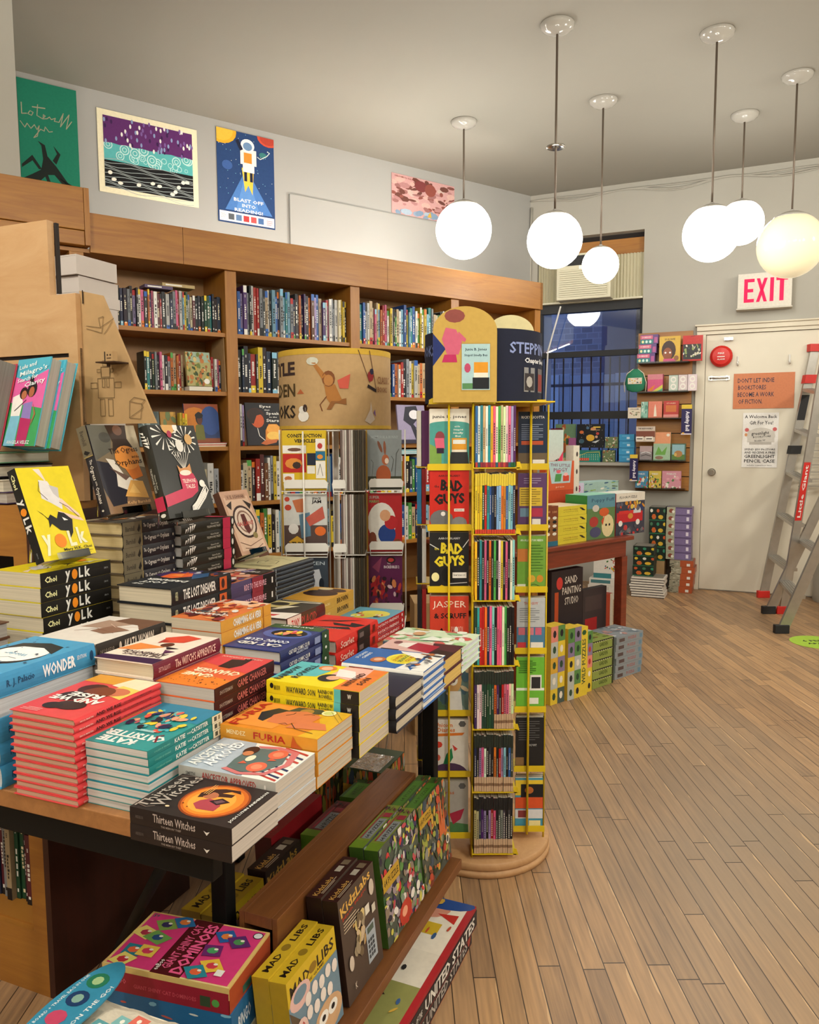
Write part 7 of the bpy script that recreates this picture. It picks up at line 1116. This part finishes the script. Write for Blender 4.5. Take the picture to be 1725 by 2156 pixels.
pb(RT, .352, 1146, 905, 1186, 975, .05, 'bccac4', [T('FLUTTER', .5, .62, .9, .16, '2c3c3c', 20, .02), T('AND FLY', .5, .36, .8, .14, '2c3c3c', 20, .02), P('c83a5a', (.7, .7), (1, .8), (.9, .4))], 'book', 'grey-green Flutter and Fly book above the piggy puppet book', 'book', zb=mz+.0005)
pb(RT, .355, 1208, 938, 1219, 1046, .06, 'd8d0c0', [E(.6, .3+.2*i, .14, .03, '3a2a2a', 8) for i in range(4)], 'display_box', 'tall narrow white box with dark spots right of the piggy book', 'box', zb=mz+.0005)
# under the table and on the floor in front of it
sp_i = [T('SAND', .62, .9, .4, .07, 'd8ccc0', 0, .01), T('PAINTING', .64, .8, .6, .07, 'd8ccc0', 0, .01), T('STUDIO', .64, .7, .44, .07, 'd8ccc0', 0, .01), E(.25, .88, .1, .06, 'c83a34', 14), R(0, 0, 1, .42, 'a8281e'), R(.1, .2, .12, .6, 'b84a24'), R(.3, .26, .2, .14, 'd8c8a8'), Lq('e0d8d0', .03, (.6, .36), (.8, .4), (.9, .3), (.7, .24), (.9, .18)), E(.7, .06, .3, .08, 'c89a3a')]
pb(RT, .06, 1162, 1205, 1226, 1305, .05, '2a2024', sp_i, 'craft_kit', 'black and red sand painting studio kit standing under the mahogany table', 'craft kit', zb=.0005)
pb(RT, .12, 1228, 1243, 1276, 1313, .04, '3c3234', [R(.1, .1, .5, .5, 'a82428'), R(.1, .7, .7, .2, '4a3c3c')], 'craft_kit', 'dark grey craft kit box right of the sand painting kit', 'craft kit', zb=.0005)
pb(RT, .17, 1276, 1252, 1290, 1312, .05, 'b8442c', [R(.6, 0, .4, 1, 'd8cfc0')], 'craft_kit', 'orange and white upright kit under the mahogany table', 'craft kit', zb=.0005)
ez_pal = ['e0c23a', '4a5a54', 'e08a7a', '5a8a4a', 'b8bcb4', 'd8a83a', '8a7a9a']
def patch(seed, nx=2, ny=5):
    r = random.Random(seed); o = []
    for i in range(nx):
        for j in range(ny): o.append(R(i/nx, j/ny, 1/nx, 1/ny, r.choice(ez_pal))); o.append(E((i+.5)/nx, (j+.5)/ny, .12/nx*2, .05, r.choice(['b83a34', '2a4a34', '24242a', 'e8e0d0']), 7))
    return o
pb(RT, -.24, 1161, 1321, 1188, 1465, .07, 'd8b83a', patch(121), 'puzzle_box', 'tall patchwork yellow puzzle box on the floor, leftmost of the two', 'puzzle box', zb=.0005)
b_ = pb(RT, -.25, 1197, 1325, 1222, 1472, .08, 'd8b83a', patch(122), 'puzzle_box', 'tall patchwork puzzle box on the floor, left of the yellow-spined one', 'puzzle box', zb=.0005)
pb(RT, -.25, 1223, 1322, 1236, 1462, .07, 'e0c43a', [T('WILD PUZZLES', .5, .5, .66, .5, '2a4a34', 90, .02), E(.5, .92, .3, .04, '2a5a34', 6)], 'puzzle_box', 'tall yellow puzzle box spine with vertical lettering on the floor', 'puzzle box', zb=.0005)
pb(RT, -.23, 1237, 1330, 1246, 1452, .06, 'a8b4a4', patch(123, 1, 5), 'puzzle_box', 'narrow pastel patchwork box right of the vertical lettering', 'puzzle box', zb=.0005)
x0, z1 = RT.pix(1249, 1352, -.22); x1, _ = RT.pix(1293, 1352, -.22); n = 5; hh = z1/n
for i in range(n):
    b = MB(); b.box(0, 0, 0, x1-x0, .16, hh-.001, '8c9a4c', PRINT); b.art((0, 0, 0), (x1-x0, 0, 0), (0, 0, hh-.001), [T('GARDEN', .5, .5, .4, .4, '3a4a1c', 0, .02), R(0, .86, 1, .14, '2a2a20'), R(.92, 0, .08, 1, '2a3020')]+[E(.1*i_, .86, .02, .06, 'e0dcc0', 5) for i_ in range(10)]); b.art((0, 0, hh-.001), (x1-x0, 0, 0), (0, .16, 0), blobs(124, ['4a5a4a', 'c8c8b8', '8a4a3a', '6a7a3a'], 20, 0, 0, 1, 1, .08))
    tag(b.build('puzzle_box', loc=RT.w(x0, -.22, .0005+hh*i), rz=RT.a), 'olive green garden puzzle box on the floor, %s from bottom' % nth(i+1), 'puzzle box', 'olive garden puzzle boxes')
x0, z1 = RT.pix(1296, 1352, -.2); x1, _ = RT.pix(1352, 1340, -.2); n = 6; hh = (RT.pix(1352, 1328, -.2)[1])/n
for i in range(n):
    b = MB(); b.box(0, 0, 0, x1-x0, .2, hh-.001, '8a9298', PRINT); b.art((0, 0, 0), (x1-x0, 0, 0), (0, 0, hh-.001), [R(.1, .2, .2, .5, '5a4a4a'), T('PUZZLE', .58, .5, .3, .4, 'a85a54', 0, .02), R(.86, .15, .1, .6, '6a8aa0')]); b.art((0, 0, hh-.001), (x1-x0, 0, 0), (0, .2, 0), blobs(125, ['8a8a8c', 'c8ccd0', '6a7a84', 'b8908a'], 24, 0, 0, 1, 1, .1), PRINT)
    tag(b.build('puzzle_box', loc=RT.w(x0+.006*(i % 3), -.2, .0005+hh*i), rz=RT.a), 'shrink-wrapped grey puzzle box on the floor, %s from bottom' % nth(i+1), 'puzzle box', 'grey puzzle boxes by the table leg')

# ============================================================ SLATTED WALL UNIT beside the door
sx0, sz1 = PW(1345, 702, -.03); sx1, sz0 = PW(1470, 1035, -.03); sx1 = min(sx1, dx0-.105)
wu = thing('slat_shelf', 'narrow honey-coloured slatwall shelf unit of gift items left of the door', 'shelf unit', WB.w(sx0, -.031, sz0), WB.a)
sw, sh_ = sx1-sx0, sz1-sz0
b = MB(); n = 11
for i in range(n): b.box(0, 0, sh_*i/n+.006, sw, .02, sh_*(i+1)/n-.002, 'ffffff', MAPLE)
b.box(.002, .012, 0, sw-.002, .03, sh_, '3a2414', DARK); b.build('slat_panel', wu)
trays = [762, 824, 880, 970, 1029]; tz = []
for py in trays:
    z = PW(1410, py, -.15)[1]; tz.append(z); b = MB(); b.box(.02, -.13, z-sz0-.008, sw-.02, -.0005, z-sz0-.001, 'ffffff', CLEAR if py > 950 else BLKP); b.box(.02, -.134, z-sz0-.008, sw-.02, -.13, z-sz0+.01, 'ffffff', CLEAR); b.build('tray', wu)
YF = -.155
def item(px0, pyt, px1, t, d, col, items, name, label, cat, group=None, y=YF, rz=0, dz=0, **k):
    z = tz[t]+.001+dz; x0, _ = PW(px0, 800, y); x1, _ = PW(px1, 800, y); zt_ = PW((px0+px1)/2, pyt, y)[1]
    b = MB(); w_, h_ = x1-x0, zt_-z; b.box(0, 0, 0, w_, d, h_, col, PRINT); b.art((0, 0, 0), (w_, 0, 0), (0, 0, h_), items); tag(b.build(name, loc=WB.w(x0, y, z), rz=WB.a+radians(rz)), label, cat, group); return z+h_
zz_ = 0
for i in range(3):
    t_ = item(1340-2*i+4, 745-20*i, 1380-i*2+4, 0, .1, '5a3a7a', [R(.0, .5, .7, .4, 'c8607a'), T('DOMINOES', .35, .7, .5, .2, 'e8c8d0', 0, .02), R(0, 0, .7, .45, '2a7a7a'), E(.14, .22, .06, .14, 'e0dca0', 8), E(.35, .22, .06, .14, 'c8e0d8', 8), E(.55, .22, .06, .14, 'c8e0d8', 8), R(.75, .1, .2, .6, 'a8508a')], 'game_box', 'purple and teal dominoes box on the top tray, %s of three' % ('lowest', 'middle', 'topmost')[i], 'game box', 'dominoes boxes on the slat unit', dz=zz_) if False else None
hh = (PW(1360, 705, YF)[1]-tz[0])/3
for i in range(3):
    x0 = PW(1341+3*i, 800, YF)[0]; x1 = PW(1378+3*i, 800, YF)[0]; b = MB(); b.box(0, 0, 0, x1-x0, .11, hh-.001, '5a3a7a', PRINT); b.art((0, 0, 0), (x1-x0, 0, 0), (0, 0, hh-.001), [R(.0, .52, .7, .4, 'c8607a'), T('DOMINOES', .35, .72, .5, .2, 'e8c8d0', 0, .02), R(0, 0, .72, .48, '2a7a7a'), E(.14, .24, .07, .16, 'e0dca0', 8), E(.35, .24, .07, .16, 'c8e0d8', 8), E(.56, .24, .07, .16, 'c8e0d8', 8), R(.78, .1, .18, .6, 'a8508a')])
    tag(b.build('game_box', loc=WB.w(x0, YF, tz[0]+.001+hh*i), rz=WB.a), 'purple and teal game box on the top tray, %s of three' % ('lowest', 'middle', 'topmost')[i], 'game box', 'small game boxes on the slat unit')
item(1387, 708, 1431, 0, .03, 'd0a83a', [E(.45, .45, .34, .38, '3a2014', 16), E(.4, .3, .22, .26, '8a4a2a', 14), R(.2, 0, .6, .12, 'c84a7a'), E(.3, .36, .05, .04, 'e8e0d8', 8), E(.52, .36, .05, .04, 'e8e0d8', 8), T('SULWE', .5, .88, .5, .07, '3a2a14', 0, .02), E(.82, .14, .12, .1, '8a5a3a', 10)], 'picture_book', 'yellow picture book with a curly-haired child on the top tray', 'book')
item(1436, 706, 1478, 0, .04, 'b8231f', [R(.02, .06, .9, .6, '2a2a2c')]+blobs(131, ['e0dcd0', '8a9a5a', 'c8602c', '3a5a5a', 'c8c0a8'], 26, .05, .1, .9, .62, .06)+[T('SCRATCH KIT', .5, .8, .6, .08, 'c83a34'), Lq('7a1414', .03, (.4, .95), (.6, .98))], 'toy_pouch', 'red zip pouch toy kit leaning at the right of the top tray', 'toy kit', y=YF-.01, rz=4)
item(1364, 788, 1396, 1, .08, 'c8507a', [R(0, .7, 1, .3, 'c87a84'), P('c8c04a', (.3, 0), (1, .4), (1, 0)), P('4aa07a', (.6, 0), (1, .2), (1, 0)), P('d8762c', (0, .1), (.5, .4), (.3, .0))], 'game_box', 'pink rainbow box on the second tray', 'box')
for i, (a_, c_, lb) in enumerate(((1409, 'b8c4b8', 'sage'), (1429, 'd0c0c0', 'blush'), (1449, 'd8c8cc', 'pale pink'))):
    item(a_, 790-i, a_+19, 1, .06, c_, [E(.5, .72, .32, .2, 'e4e0d8', 12), E(.5, .28, .32, .2, 'e4e0d8', 12), E(.5, .72, .2, .1, c_, 10), E(.5, .28, .2, .1, c_, 10)], 'card_box', lb+' patterned card box on the second tray', 'box', 'card boxes on the second tray')
# drawstring backpack toy bag
x, z = PW(1338, 822, -.17); bp_ = thing('toy_backpack', 'small green and white drawstring bag on the left end of the second tray', 'bag', WB.w(x, -.17, tz[1]+.001), WB.a)
b = MB(); b.lathe([(.03, 0), (.075, .02), (.088, .08), (.08, .14), (.05, .185), (.02, .2), (.001, .2)], MATTE, '2f7a5c', 20, sy=.35); b.art((-.06, -.034, .05), (.12, 0, 0), (0, 0, .09), [R(.0, .2, 1, .6, 'd8d0c0')]+blobs(133, ['b8402c', 'd8a83a', '3a5a5a'], 16, .05, .25, .95, .75, .06), MATTE); b.build('body', bp_)
b = MB()
for s_ in (-1, 1): b.tube([(s_*.02, 0, .2), (s_*.07, -.02, .16), (s_*.095, -.02, .08), (s_*.09, -.01, .0)], .004, CLOTH, n=6)
b.build('cord', bp_)
item(1324, 858, 1351, 2, .02, 'd8ccb8', [T('ORIGAMI', .5, .85, .7, .12, '4a3a3a', 0, .01)]+blobs(134, ['8a4a3a', '5a6a4a', 'a89a7a'], 12, .1, .2, .9, .65, .07), 'boxed_cards', 'cream square box at the left end of the third tray', 'box', y=YF-.015)
item(1352, 846, 1366, 2, .05, '8ab8a8', blobs(135, ['5a8a7a', 'c8d8cc'], 12, 0, 0, 1, 1, .15), 'boxed_cards', 'mint patterned book on the third tray', 'book')
item(1367, 845, 1396, 2, .05, 'd8806a', [P('e8dcc8', (.4, .1), (.44, .6), (.5, .84), (.56, .6), (.62, .1))], 'boxed_cards', 'coral book with white rabbit outline on the third tray', 'book')
item(1399, 844, 1431, 2, .06, 'b8403c', [R(0, 0, 1, .2, 'd88a84'), R(.15, .35, .7, .4, 'c8703c'), T('STORIES', .5, .86, .6, .07, 'e8c8a8')], 'boxed_cards', 'red patterned book on the third tray', 'book')
def roll(px0, pyt, px1, pyb, y, lb):
    x0, z1 = PW(px0, pyt, y); x1, z0 = PW(px1, pyb, y); b = MB(); w_, h_ = x1-x0, z1-z0; b.box(0, 0, 0, w_, .04, h_, '241c50', PRINT); b.art((0, 0, 0), (w_, 0, 0), (0, 0, h_), [R(0, .86, 1, .14, 'd8b83a'), T('Activity Roll', .55, .45, .66, .5, 'e8e4ec', -90, .03), R(0, 0, 1, .04, 'd8d0d8'), E(.2, .05, .14, .03, 'd8a83a', 6)]); tag(b.build('activity_roll', loc=WB.w(x0, y, z0), rz=WB.a), lb, 'activity roll', 'hanging activity rolls'); b = MB()
roll(1436, 852, 1456, 915, -.19, 'dark purple activity roll box hanging at the right of the slat unit')
roll(1327, 957, 1342, 1013, -.205, 'dark purple activity roll box hanging at the lower left of the slat unit')
for i, q in enumerate(((1328, 898, 1379, 932),)):
    x0, z1 = PW(1340, 898, -.19); x1, z0 = PW(1379, 930, -.19); b = MB(); b.box(0, 0, 0, x1-x0, .028, z1-z0, 'c8b8a8', PRINT); b.art((0, 0, 0), (x1-x0, 0, 0), (0, 0, z1-z0), [T('THE RESPONSIBLY', .5, .86, .8, .1, '2a1c1c', 0, .03), R(.0, .3, 1, .4, '7a4434'), R(.0, .08, .4, .26, 'e0d8cc'), R(.5, .08, .4, .26, 'e0d8cc'), R(.05, .16, .3, .06, '2a1c1c'), R(.55, .16, .3, .06, '2a1c1c')]); tag(b.build('hanging_card_pack', loc=WB.w(x0, -.19, z0), rz=WB.a), 'beige and brown pack hanging over the fourth tray', 'card pack')
item(1351, 939, 1377, 3, .05, '8a8284', [Lq('2a2a2a', .05, (.1, .3), (.5, .4), (.9, .3)), Lq('e0e0e0', .05, (.1, .5), (.5, .6), (.9, .5)), R(0, .6, 1, .4, 'b09a9a')], 'boxed_cards', 'grey striped pack on the fourth tray', 'box')
item(1380, 910, 1416, 3, .03, '9ab89a', [R(0, .6, 1, .4, 'd8946c'), P('6aa04a', (.1, .2), (.3, .5), (.5, .3), (.8, .5), (.7, .2)), E(.35, .1, .24, .06, '8a6a5a'), E(.85, .9, .1, .05, 'e0d8c8')], 'picture_book', 'green and orange dinosaur book on the fourth tray', 'book')
item(1418, 934, 1448, 3, .06, '4a6a5a', [R(.06, .06, .88, .88, '8ab0b8'), R(.06, .06, .88, .3, '5a7a3a'), E(.5, .4, .3, .2, 'a87a4a', 10), E(.3, .35, .1, .1, 'c8a85a')], 'boxed_cards', 'square forest animals book on the fourth tray', 'book')
for i, (a_, b__, c_, its_) in enumerate(((1343, 1370, '4a84a8', ['c84a3a', 'e0dcd0', '3a8a4a']), (1372, 1398, 'c8b04a', ['c8642c', '3a3a3a', '5a8a3a', 'e0d8c8']), (1400, 1440, 'c88a98', ['b85a4a', 'e0dcd0', '5a7a4a', 'd8a0a8']))):
    item(a_, 992, b__, 4, .05 if i < 2 else .06, c_, blobs(140+i, its_, 24, 0, 0, 1, .7, .1)+[T('FABLES', .5, .84, .5, .1, 'w')], 'board_book', ('blue', 'golden', 'pink')[i]+' square board book on the bottom tray', 'book', 'board books on the bottom tray')

# ---- window sill goods
SZ = wz0+.001
def sill(px0, pyt, px1, d, col, items, name, label, cat, group=None, y=-.085, zb=None, zt_=None):
    x0, _ = PW(px0, 900, y); x1, _ = PW(px1, 900, y); z = zb if zb is not None else SZ; z1 = PW((px0+px1)/2, pyt, y)[1]
    b = MB(); b.box(0, 0, 0, x1-x0, d, z1-z, col, PRINT); b.art((0, 0, 0), (x1-x0, 0, 0), (0, 0, z1-z), items); tag(b.build(name, loc=WB.w(x0, y, z), rz=WB.a), label, cat, group); return z1
sill(1215, 893, 1273, .03, '17181c', [E(.5, .42, .15, .14, 'd8a834', 18), E(.18, .66, .08, .07, 'c86a34', 10), E(.6, .8, .1, .07, 'c88a5a', 12), R(.5, .74, .34, .02, 'e0b88a'), E(.76, .6, .06, .06, 'b8443a', 8), E(.72, .46, .05, .06, 'c8a088', 8), E(.18, .28, .1, .1, '3a5a6a', 10), E(.4, .84, .06, .06, '4a6a8a', 8), R(.6, .84, .26, .06, 'd8b84a'), P('c8ccd0', (.55, .24), (.85, .34), (.7, .2))]+[E(random.Random(5+i).random(), random.Random(50+i).random(), .01, .008, 'w', 5) for i in range(24)], 'lunch_bag', 'black solar system case with a yellow sun on the window sill', 'case', zb=SZ+.13)
sill(1219, 948, 1265, .08, '1f8a7c', [R(0, .7, 1, .3, '2a7a70'), Lq('d8c04a', .02, (0, .5), (.4, .8), (.96, .86), (1, .4)), R(.0, .1, .5, .24, 'c84a34')]+[E(.1+.1*(i % 9), .2+.14*(i//9), .02, .03, 'e0dcc8', 5) for i in range(36)], 'lunch_bag', 'teal patterned box under the solar system case', 'box')
for i, (a_, b__, t_, z_) in enumerate(((1270, 1296, 948, None), (1275, 1302, 920, 1))):
    zz_ = sill(a_, t_, b__, .06, '6a7a54', blobs(150+i, ['d8d4c0', '8a5a3a', '4a5a34', 'c8b888'], 26, 0, 0, 1, 1, .09), 'toy_box', 'small green animal-patterned box on the sill, %s one' % ('lower', 'upper')[i], 'toy box', 'small green boxes on the sill', zb=SZ if z_ is None else SZ+.126, y=-.085)
x0 = PW(1306, 900, -.085)[0]; x1 = PW(1338, 900, -.085)[0]; z1 = PW(1320, 914, -.085)[1]; hh = (z1-SZ)/4
for i in range(4): b = MB(); b.box(0, 0, 0, x1-x0, .06, hh-.001, '3a94c4', PRINT); b.art((0, 0, 0), (x1-x0, 0, 0), (0, 0, hh-.001), [R(.5, .3, .2, .3, 'c8e0ec'), R(.2, .7, .5, .1, '6ab4d8'), R(0, 0, 1, .12, '2a7aa8')]); tag(b.build('game_box', loc=WB.w(x0-.004*(i % 2), -.1, SZ+hh*i), rz=WB.a), 'bright sky-blue box on the window sill, %s from bottom' % nth(i+1), 'game box', 'sky-blue boxes on the sill')
sill(1170, 893, 1213, .03, '6a8a6a', [E(.6, .5, .2, .2, 'd88a34', 12), R(0, .6, .4, .3, '5a3424')]+blobs(155, ['c8b888', '4a6a4a', 'a85a34'], 20, 0, 0, 1, 1, .08), 'picture_book', 'jungle picture book with an orange lion-like face on the sill', 'book', y=-.06)
sill(1160, 902, 1184, .03, '6a2034', [T('BABIES', .5, .6, .9, .2, 'e0c8c8', 0, .02), T('LOVE BOOKS', .5, .3, .9, .1, 'e0c8c8')], 'board_book', 'maroon board book with white capitals on the sill', 'book', y=-.095)
sill(1198, 922, 1213, .04, 'a05a8a', [T('ZOO', .5, .5, .7, .3, 'e8c8d8', 0, .02)], 'board_book', 'mauve board book low on the sill', 'book', y=-.097)

# ---- stacks on the floor by the wall unit
def fstack(px0, pyt, px1, y, d, n, col, fn, name, lab, cat, grp, zb=0.0005, off=0.004, seed=0):
    x0 = PW(px0, 1150, y)[0]; x1 = PW(px1, 1150, y)[0]; z1 = PW((px0+px1)/2, pyt, y)[1]; hh = (z1-zb)/n; rr = random.Random(seed)
    for i in range(n):
        b = MB(); b.box(0, 0, 0, x1-x0, d, hh-.001, col, PRINT); b.art((0, 0, 0), (x1-x0, 0, 0), (0, 0, hh-.001), fn(i)); b.art((0, 0, hh-.001), (x1-x0, 0, 0), (0, d, 0), [R(.05, .05, .9, .9, '8a847a')])
        tag(b.build(name, loc=WB.w(x0+rr.uniform(-off, off), y, zb+hh*i), rz=WB.a), lab % nth(i+1), cat, grp)
    return z1
fox = lambda i: [R(0, 0, 1, 1, '1c2a24')]+[E(.15+.2*j, .75-.5*(j % 2), .09, .14, ('c85a2c', 'd8b83a', '4a7a5a', 'e0dcd0', '3a8a6a')[(j+i) % 5], 8) for j in range(5)]+[E(.3, .3, .14, .22, 'c8642c', 6), E(.72, .28, .16, .16, 'd8b03a', 8), R(0, 0, 1, .08, '2a6a4a')]
fstack(1366, 1068, 1400, -.22, .2, 4, '1c2a24', fox, 'backpack_box', 'dark forest-print kit box in the floor stack, %s from bottom', 'box', 'forest-print boxes by the wall', zb=.27)
zr_ = fstack(1408, 1180, 1458, -.24, .2, 5, 'a8502c', lambda i: [R(0, 0, .44, 1, '9a9480')]+blobs(160+i, ['6a6a5a', 'c8c4b0', '4a4a40'], 12, 0, 0, .42, 1, .07)+[R(.72, .15, .14, .4, 'e0dcd4')], 'puzzle_box', 'rust and silver puzzle box low by the door frame, %s from bottom', 'puzzle box', 'rust puzzle boxes by the door frame', off=.03, seed=5)
fstack(1402, 1068, 1455, -.2, .18, 7, '7a6a94', lambda i: [R(0, 0, .34, 1, 'a8a890'), E(.18, .5, .1, .3, '8a4a3a', 8), E(.26, .4, .06, .2, 'e0dcd0', 7), R(.8, .2, .1, .5, 'd8d0e0'), R(.36, .85, .64, .15, '5a4a70')], 'puzzle_box', 'lilac shrink-wrapped puzzle box by the door frame, %s from bottom', 'puzzle box', 'lilac puzzle boxes by the door frame', zb=zr_+.001)
zp_ = fstack(1330, 1216, 1400, -.56, .22, 8, 'dcd6cc', lambda i: [R(0, 0, 1, .3, '2a2226'), R(0, .3, 1, .7, 'dcd6cc')], 'picture_book', 'large white-edged picture book lying on the floor, %s from bottom', 'book', 'flat picture books on the floor', off=.012, seed=6)
fstack(1334, 1150, 1378, -.50, .2, 3, '1c2a24', fox, 'backpack_box', 'dark forest-print kit box nearer the mahogany table, %s from bottom', 'box', 'nearer forest-print boxes', zb=zp_+.001, seed=3)
b = MB(); x0, _ = PW(1366, 1150, -.23); x1, _ = PW(1400, 1150, -.23); b.box(0, 0, 0, x1-x0, .2, .268, 'ffffff', KRAFT); tag(b.build('carton', loc=WB.w(x0, -.22, .0005), rz=WB.a), 'brown carton under the forest-print boxes', 'box')
x0, z1 = PW(1236, 1216, -.75); x1, _ = PW(1305, 1216, -.75)
for i in range(3): b = MB(); b.box(0, 0, 0, x1-x0, .22, z1/3*(1.0)-.001, 'd8d4cc', PRINT); b.art((0, 0, 0), (x1-x0, 0, 0), (0, 0, z1/3-.001), [R(.05, .3, .6, .5, ('4a7a80', 'c8c0b8', 'c8c0b8')[2-i])]); tag(b.build('flat_box', loc=WB.w(x0+.01*i, -.75, .0005+z1/3*i), rz=WB.a), 'white flat box on the floor behind the mahogany table, %s from bottom' % nth(i+1), 'box', 'white boxes behind the mahogany table')
b = MB(); b.box(0, 0, 0, x1-x0-.06, .1, .2, 'e0dcd4', PRINT); b.art((0, 0, 0), (x1-x0-.06, 0, 0), (0, 0, .2), blobs(170, ['b8442c', '4a7a4a', 'd8a83a', '3a5a7a'], 18, .4, .3, .95, .9, .06)+[R(0, 0, .7, .2, '3a7a80')]); tag(b.build('flat_box', loc=WB.w(x0+.05, -.72, z1+.001), rz=WB.a), 'white picture-fronted box standing on the white boxes', 'box')

# ============================================================ LADDER
ld = thing('ladder', 'aluminium folding ladder with red and black feet leaning by the door', 'ladder', (0, 0, 0))
def P3(px, py, Y): return at(px, py, Y=Y)
f1, f2 = at(1607, 1258, z=.0), at(1648, 1292, z=.0); g1, g2 = at(1618, 1292, z=.0), at(1645, 1333, z=.0)
def rail(f_, top, w_, mat, nm='rail', t_=.022):
    d = top-f_; b = MB(); o_ = f_+Vector((-w_/2, -t_/2, 0))+d*.0; b.obox(o_, (w_, 0, 0), (0, t_, 0), d, 'ffffff', mat); return b.build(nm, ld)
t1 = P3(1716, 735, f1.y); t2 = P3(1740, 735, f2.y); u1 = P3(1765, 985, g1.y); u2 = P3(1800, 985, g2.y)
rail(f1, t1, .07, ALU); rail(f2, t2, .06, ALU); rail(g1, u1, .075, ALU); rail(g2, u2, .075, ALU)
def tread(fa, ta, fb, tb_, k, dep=.09):
    a_, b_ = fa+(ta-fa)*k, fb+(tb_-fb)*k; b = MB(); d = b_-a_; b.obox(a_+Vector((-.03, 0, -.012)), d, (dep, 0, 0), (0, 0, .024), 'ffffff', ALU)
    for q in range(4): b.obox(a_+Vector((-.02+.02*q, 0, .0125)), d, (.006, 0, 0), (0, 0, .003), 'ffffff', ALU)
    b.build('tread', ld)
for k in (.17, .34, .51, .68, .84): tread(f1, t1, f2, t2, k)
for k in (.22, .5): tread(g1, u1, g2, u2, k)
for f_, c_, m_ in ((f1, 'red', REDP), (f2, 'red', REDP), (g1, 'black', BLKP), (g2, 'black', BLKP)):
    b = MB(); b.box(f_.x-.05, f_.y-.02, 0, f_.x+.05, f_.y+.02, .06, 'ffffff', m_); o = b.build('foot', ld, bevel=.004); o['label'] = c_+' ladder foot'
for k, h_ in ((.88, .07), (.6, .0)):
    a_ = f1+(t1-f1)*k; b = MB(); b.obox(a_+Vector((-.045, -.03, -.03)), (.09, 0, 0), (0, .06, 0), (t1-f1).normalized()*.07, 'ffffff', REDP if h_ else BLKP); b.build('hinge', ld)
a_ = t1; b = MB(); b.obox(a_+Vector((-.05, -.03, -.02)), (.1, 0, 0), (0, .06, 0), (.0, 0, .06), 'ffffff', REDP); b.build('end_cap', ld)
a_ = f1+(t1-f1)*.72; b = MB(); b.obox(a_+Vector((-.032, -.013, 0)), (.064, 0, 0), (0, .001, 0), (t1-f1)*.1, '2a2a2a', BLKP); b.build('warning_label', ld)
a_ = f2+(t2-f2)*.36; d = (t2-f2)*.22; b = MB(); b.obox(a_+Vector((-.03, -.0125, 0)), (.05, 0, 0), (0, .001, 0), d, 'b82a24', REDP); b.art(a_+Vector((-.03, -.0137, 0)), Vector((.05, 0, 0)), d, [T('Little Giant', .5, .5, .9, .5, 'e8e0dc', 90, .02)]); b.build('side_label', ld)
# shelf grid platform hanging in the ladder
a_ = f1+(t1-f1)*.56; b = MB(); c0, c1 = P3(1685, 1025, f1.y-.1), P3(1722, 860, f1.y-.1)
for i in range(12): k = i/11; p = c0+(c1-c0)*k; b.obox(p, (.26, 0, 0), (0, .03, 0), (0, 0, .008), 'ffffff', ALU)
b.build('platform_grille', ld)
# green floor sticker
q = at(1722, 1352, z=.002); b = MB(); n = 40; b.prism([(.17*cos(2*pi*i/n), .17*sin(2*pi*i/n)) for i in range(n)], (0, 0, .002), (1, 0, 0), (0, 1, 0), .0015, PRINT, 'a8d03a'); b.art((-.17, -.17, .002), (.34, 0, 0), (0, .34, 0), [T('6 FEET', .5, .6, .5, .12, '24301c', 0, .03), T('APART', .5, .4, .5, .1, '24301c', 0, .03)]); tag(b.build('floor_sticker', loc=(q.x, q.y, .0)), 'round lime green floor sticker at the right edge', 'sticker')
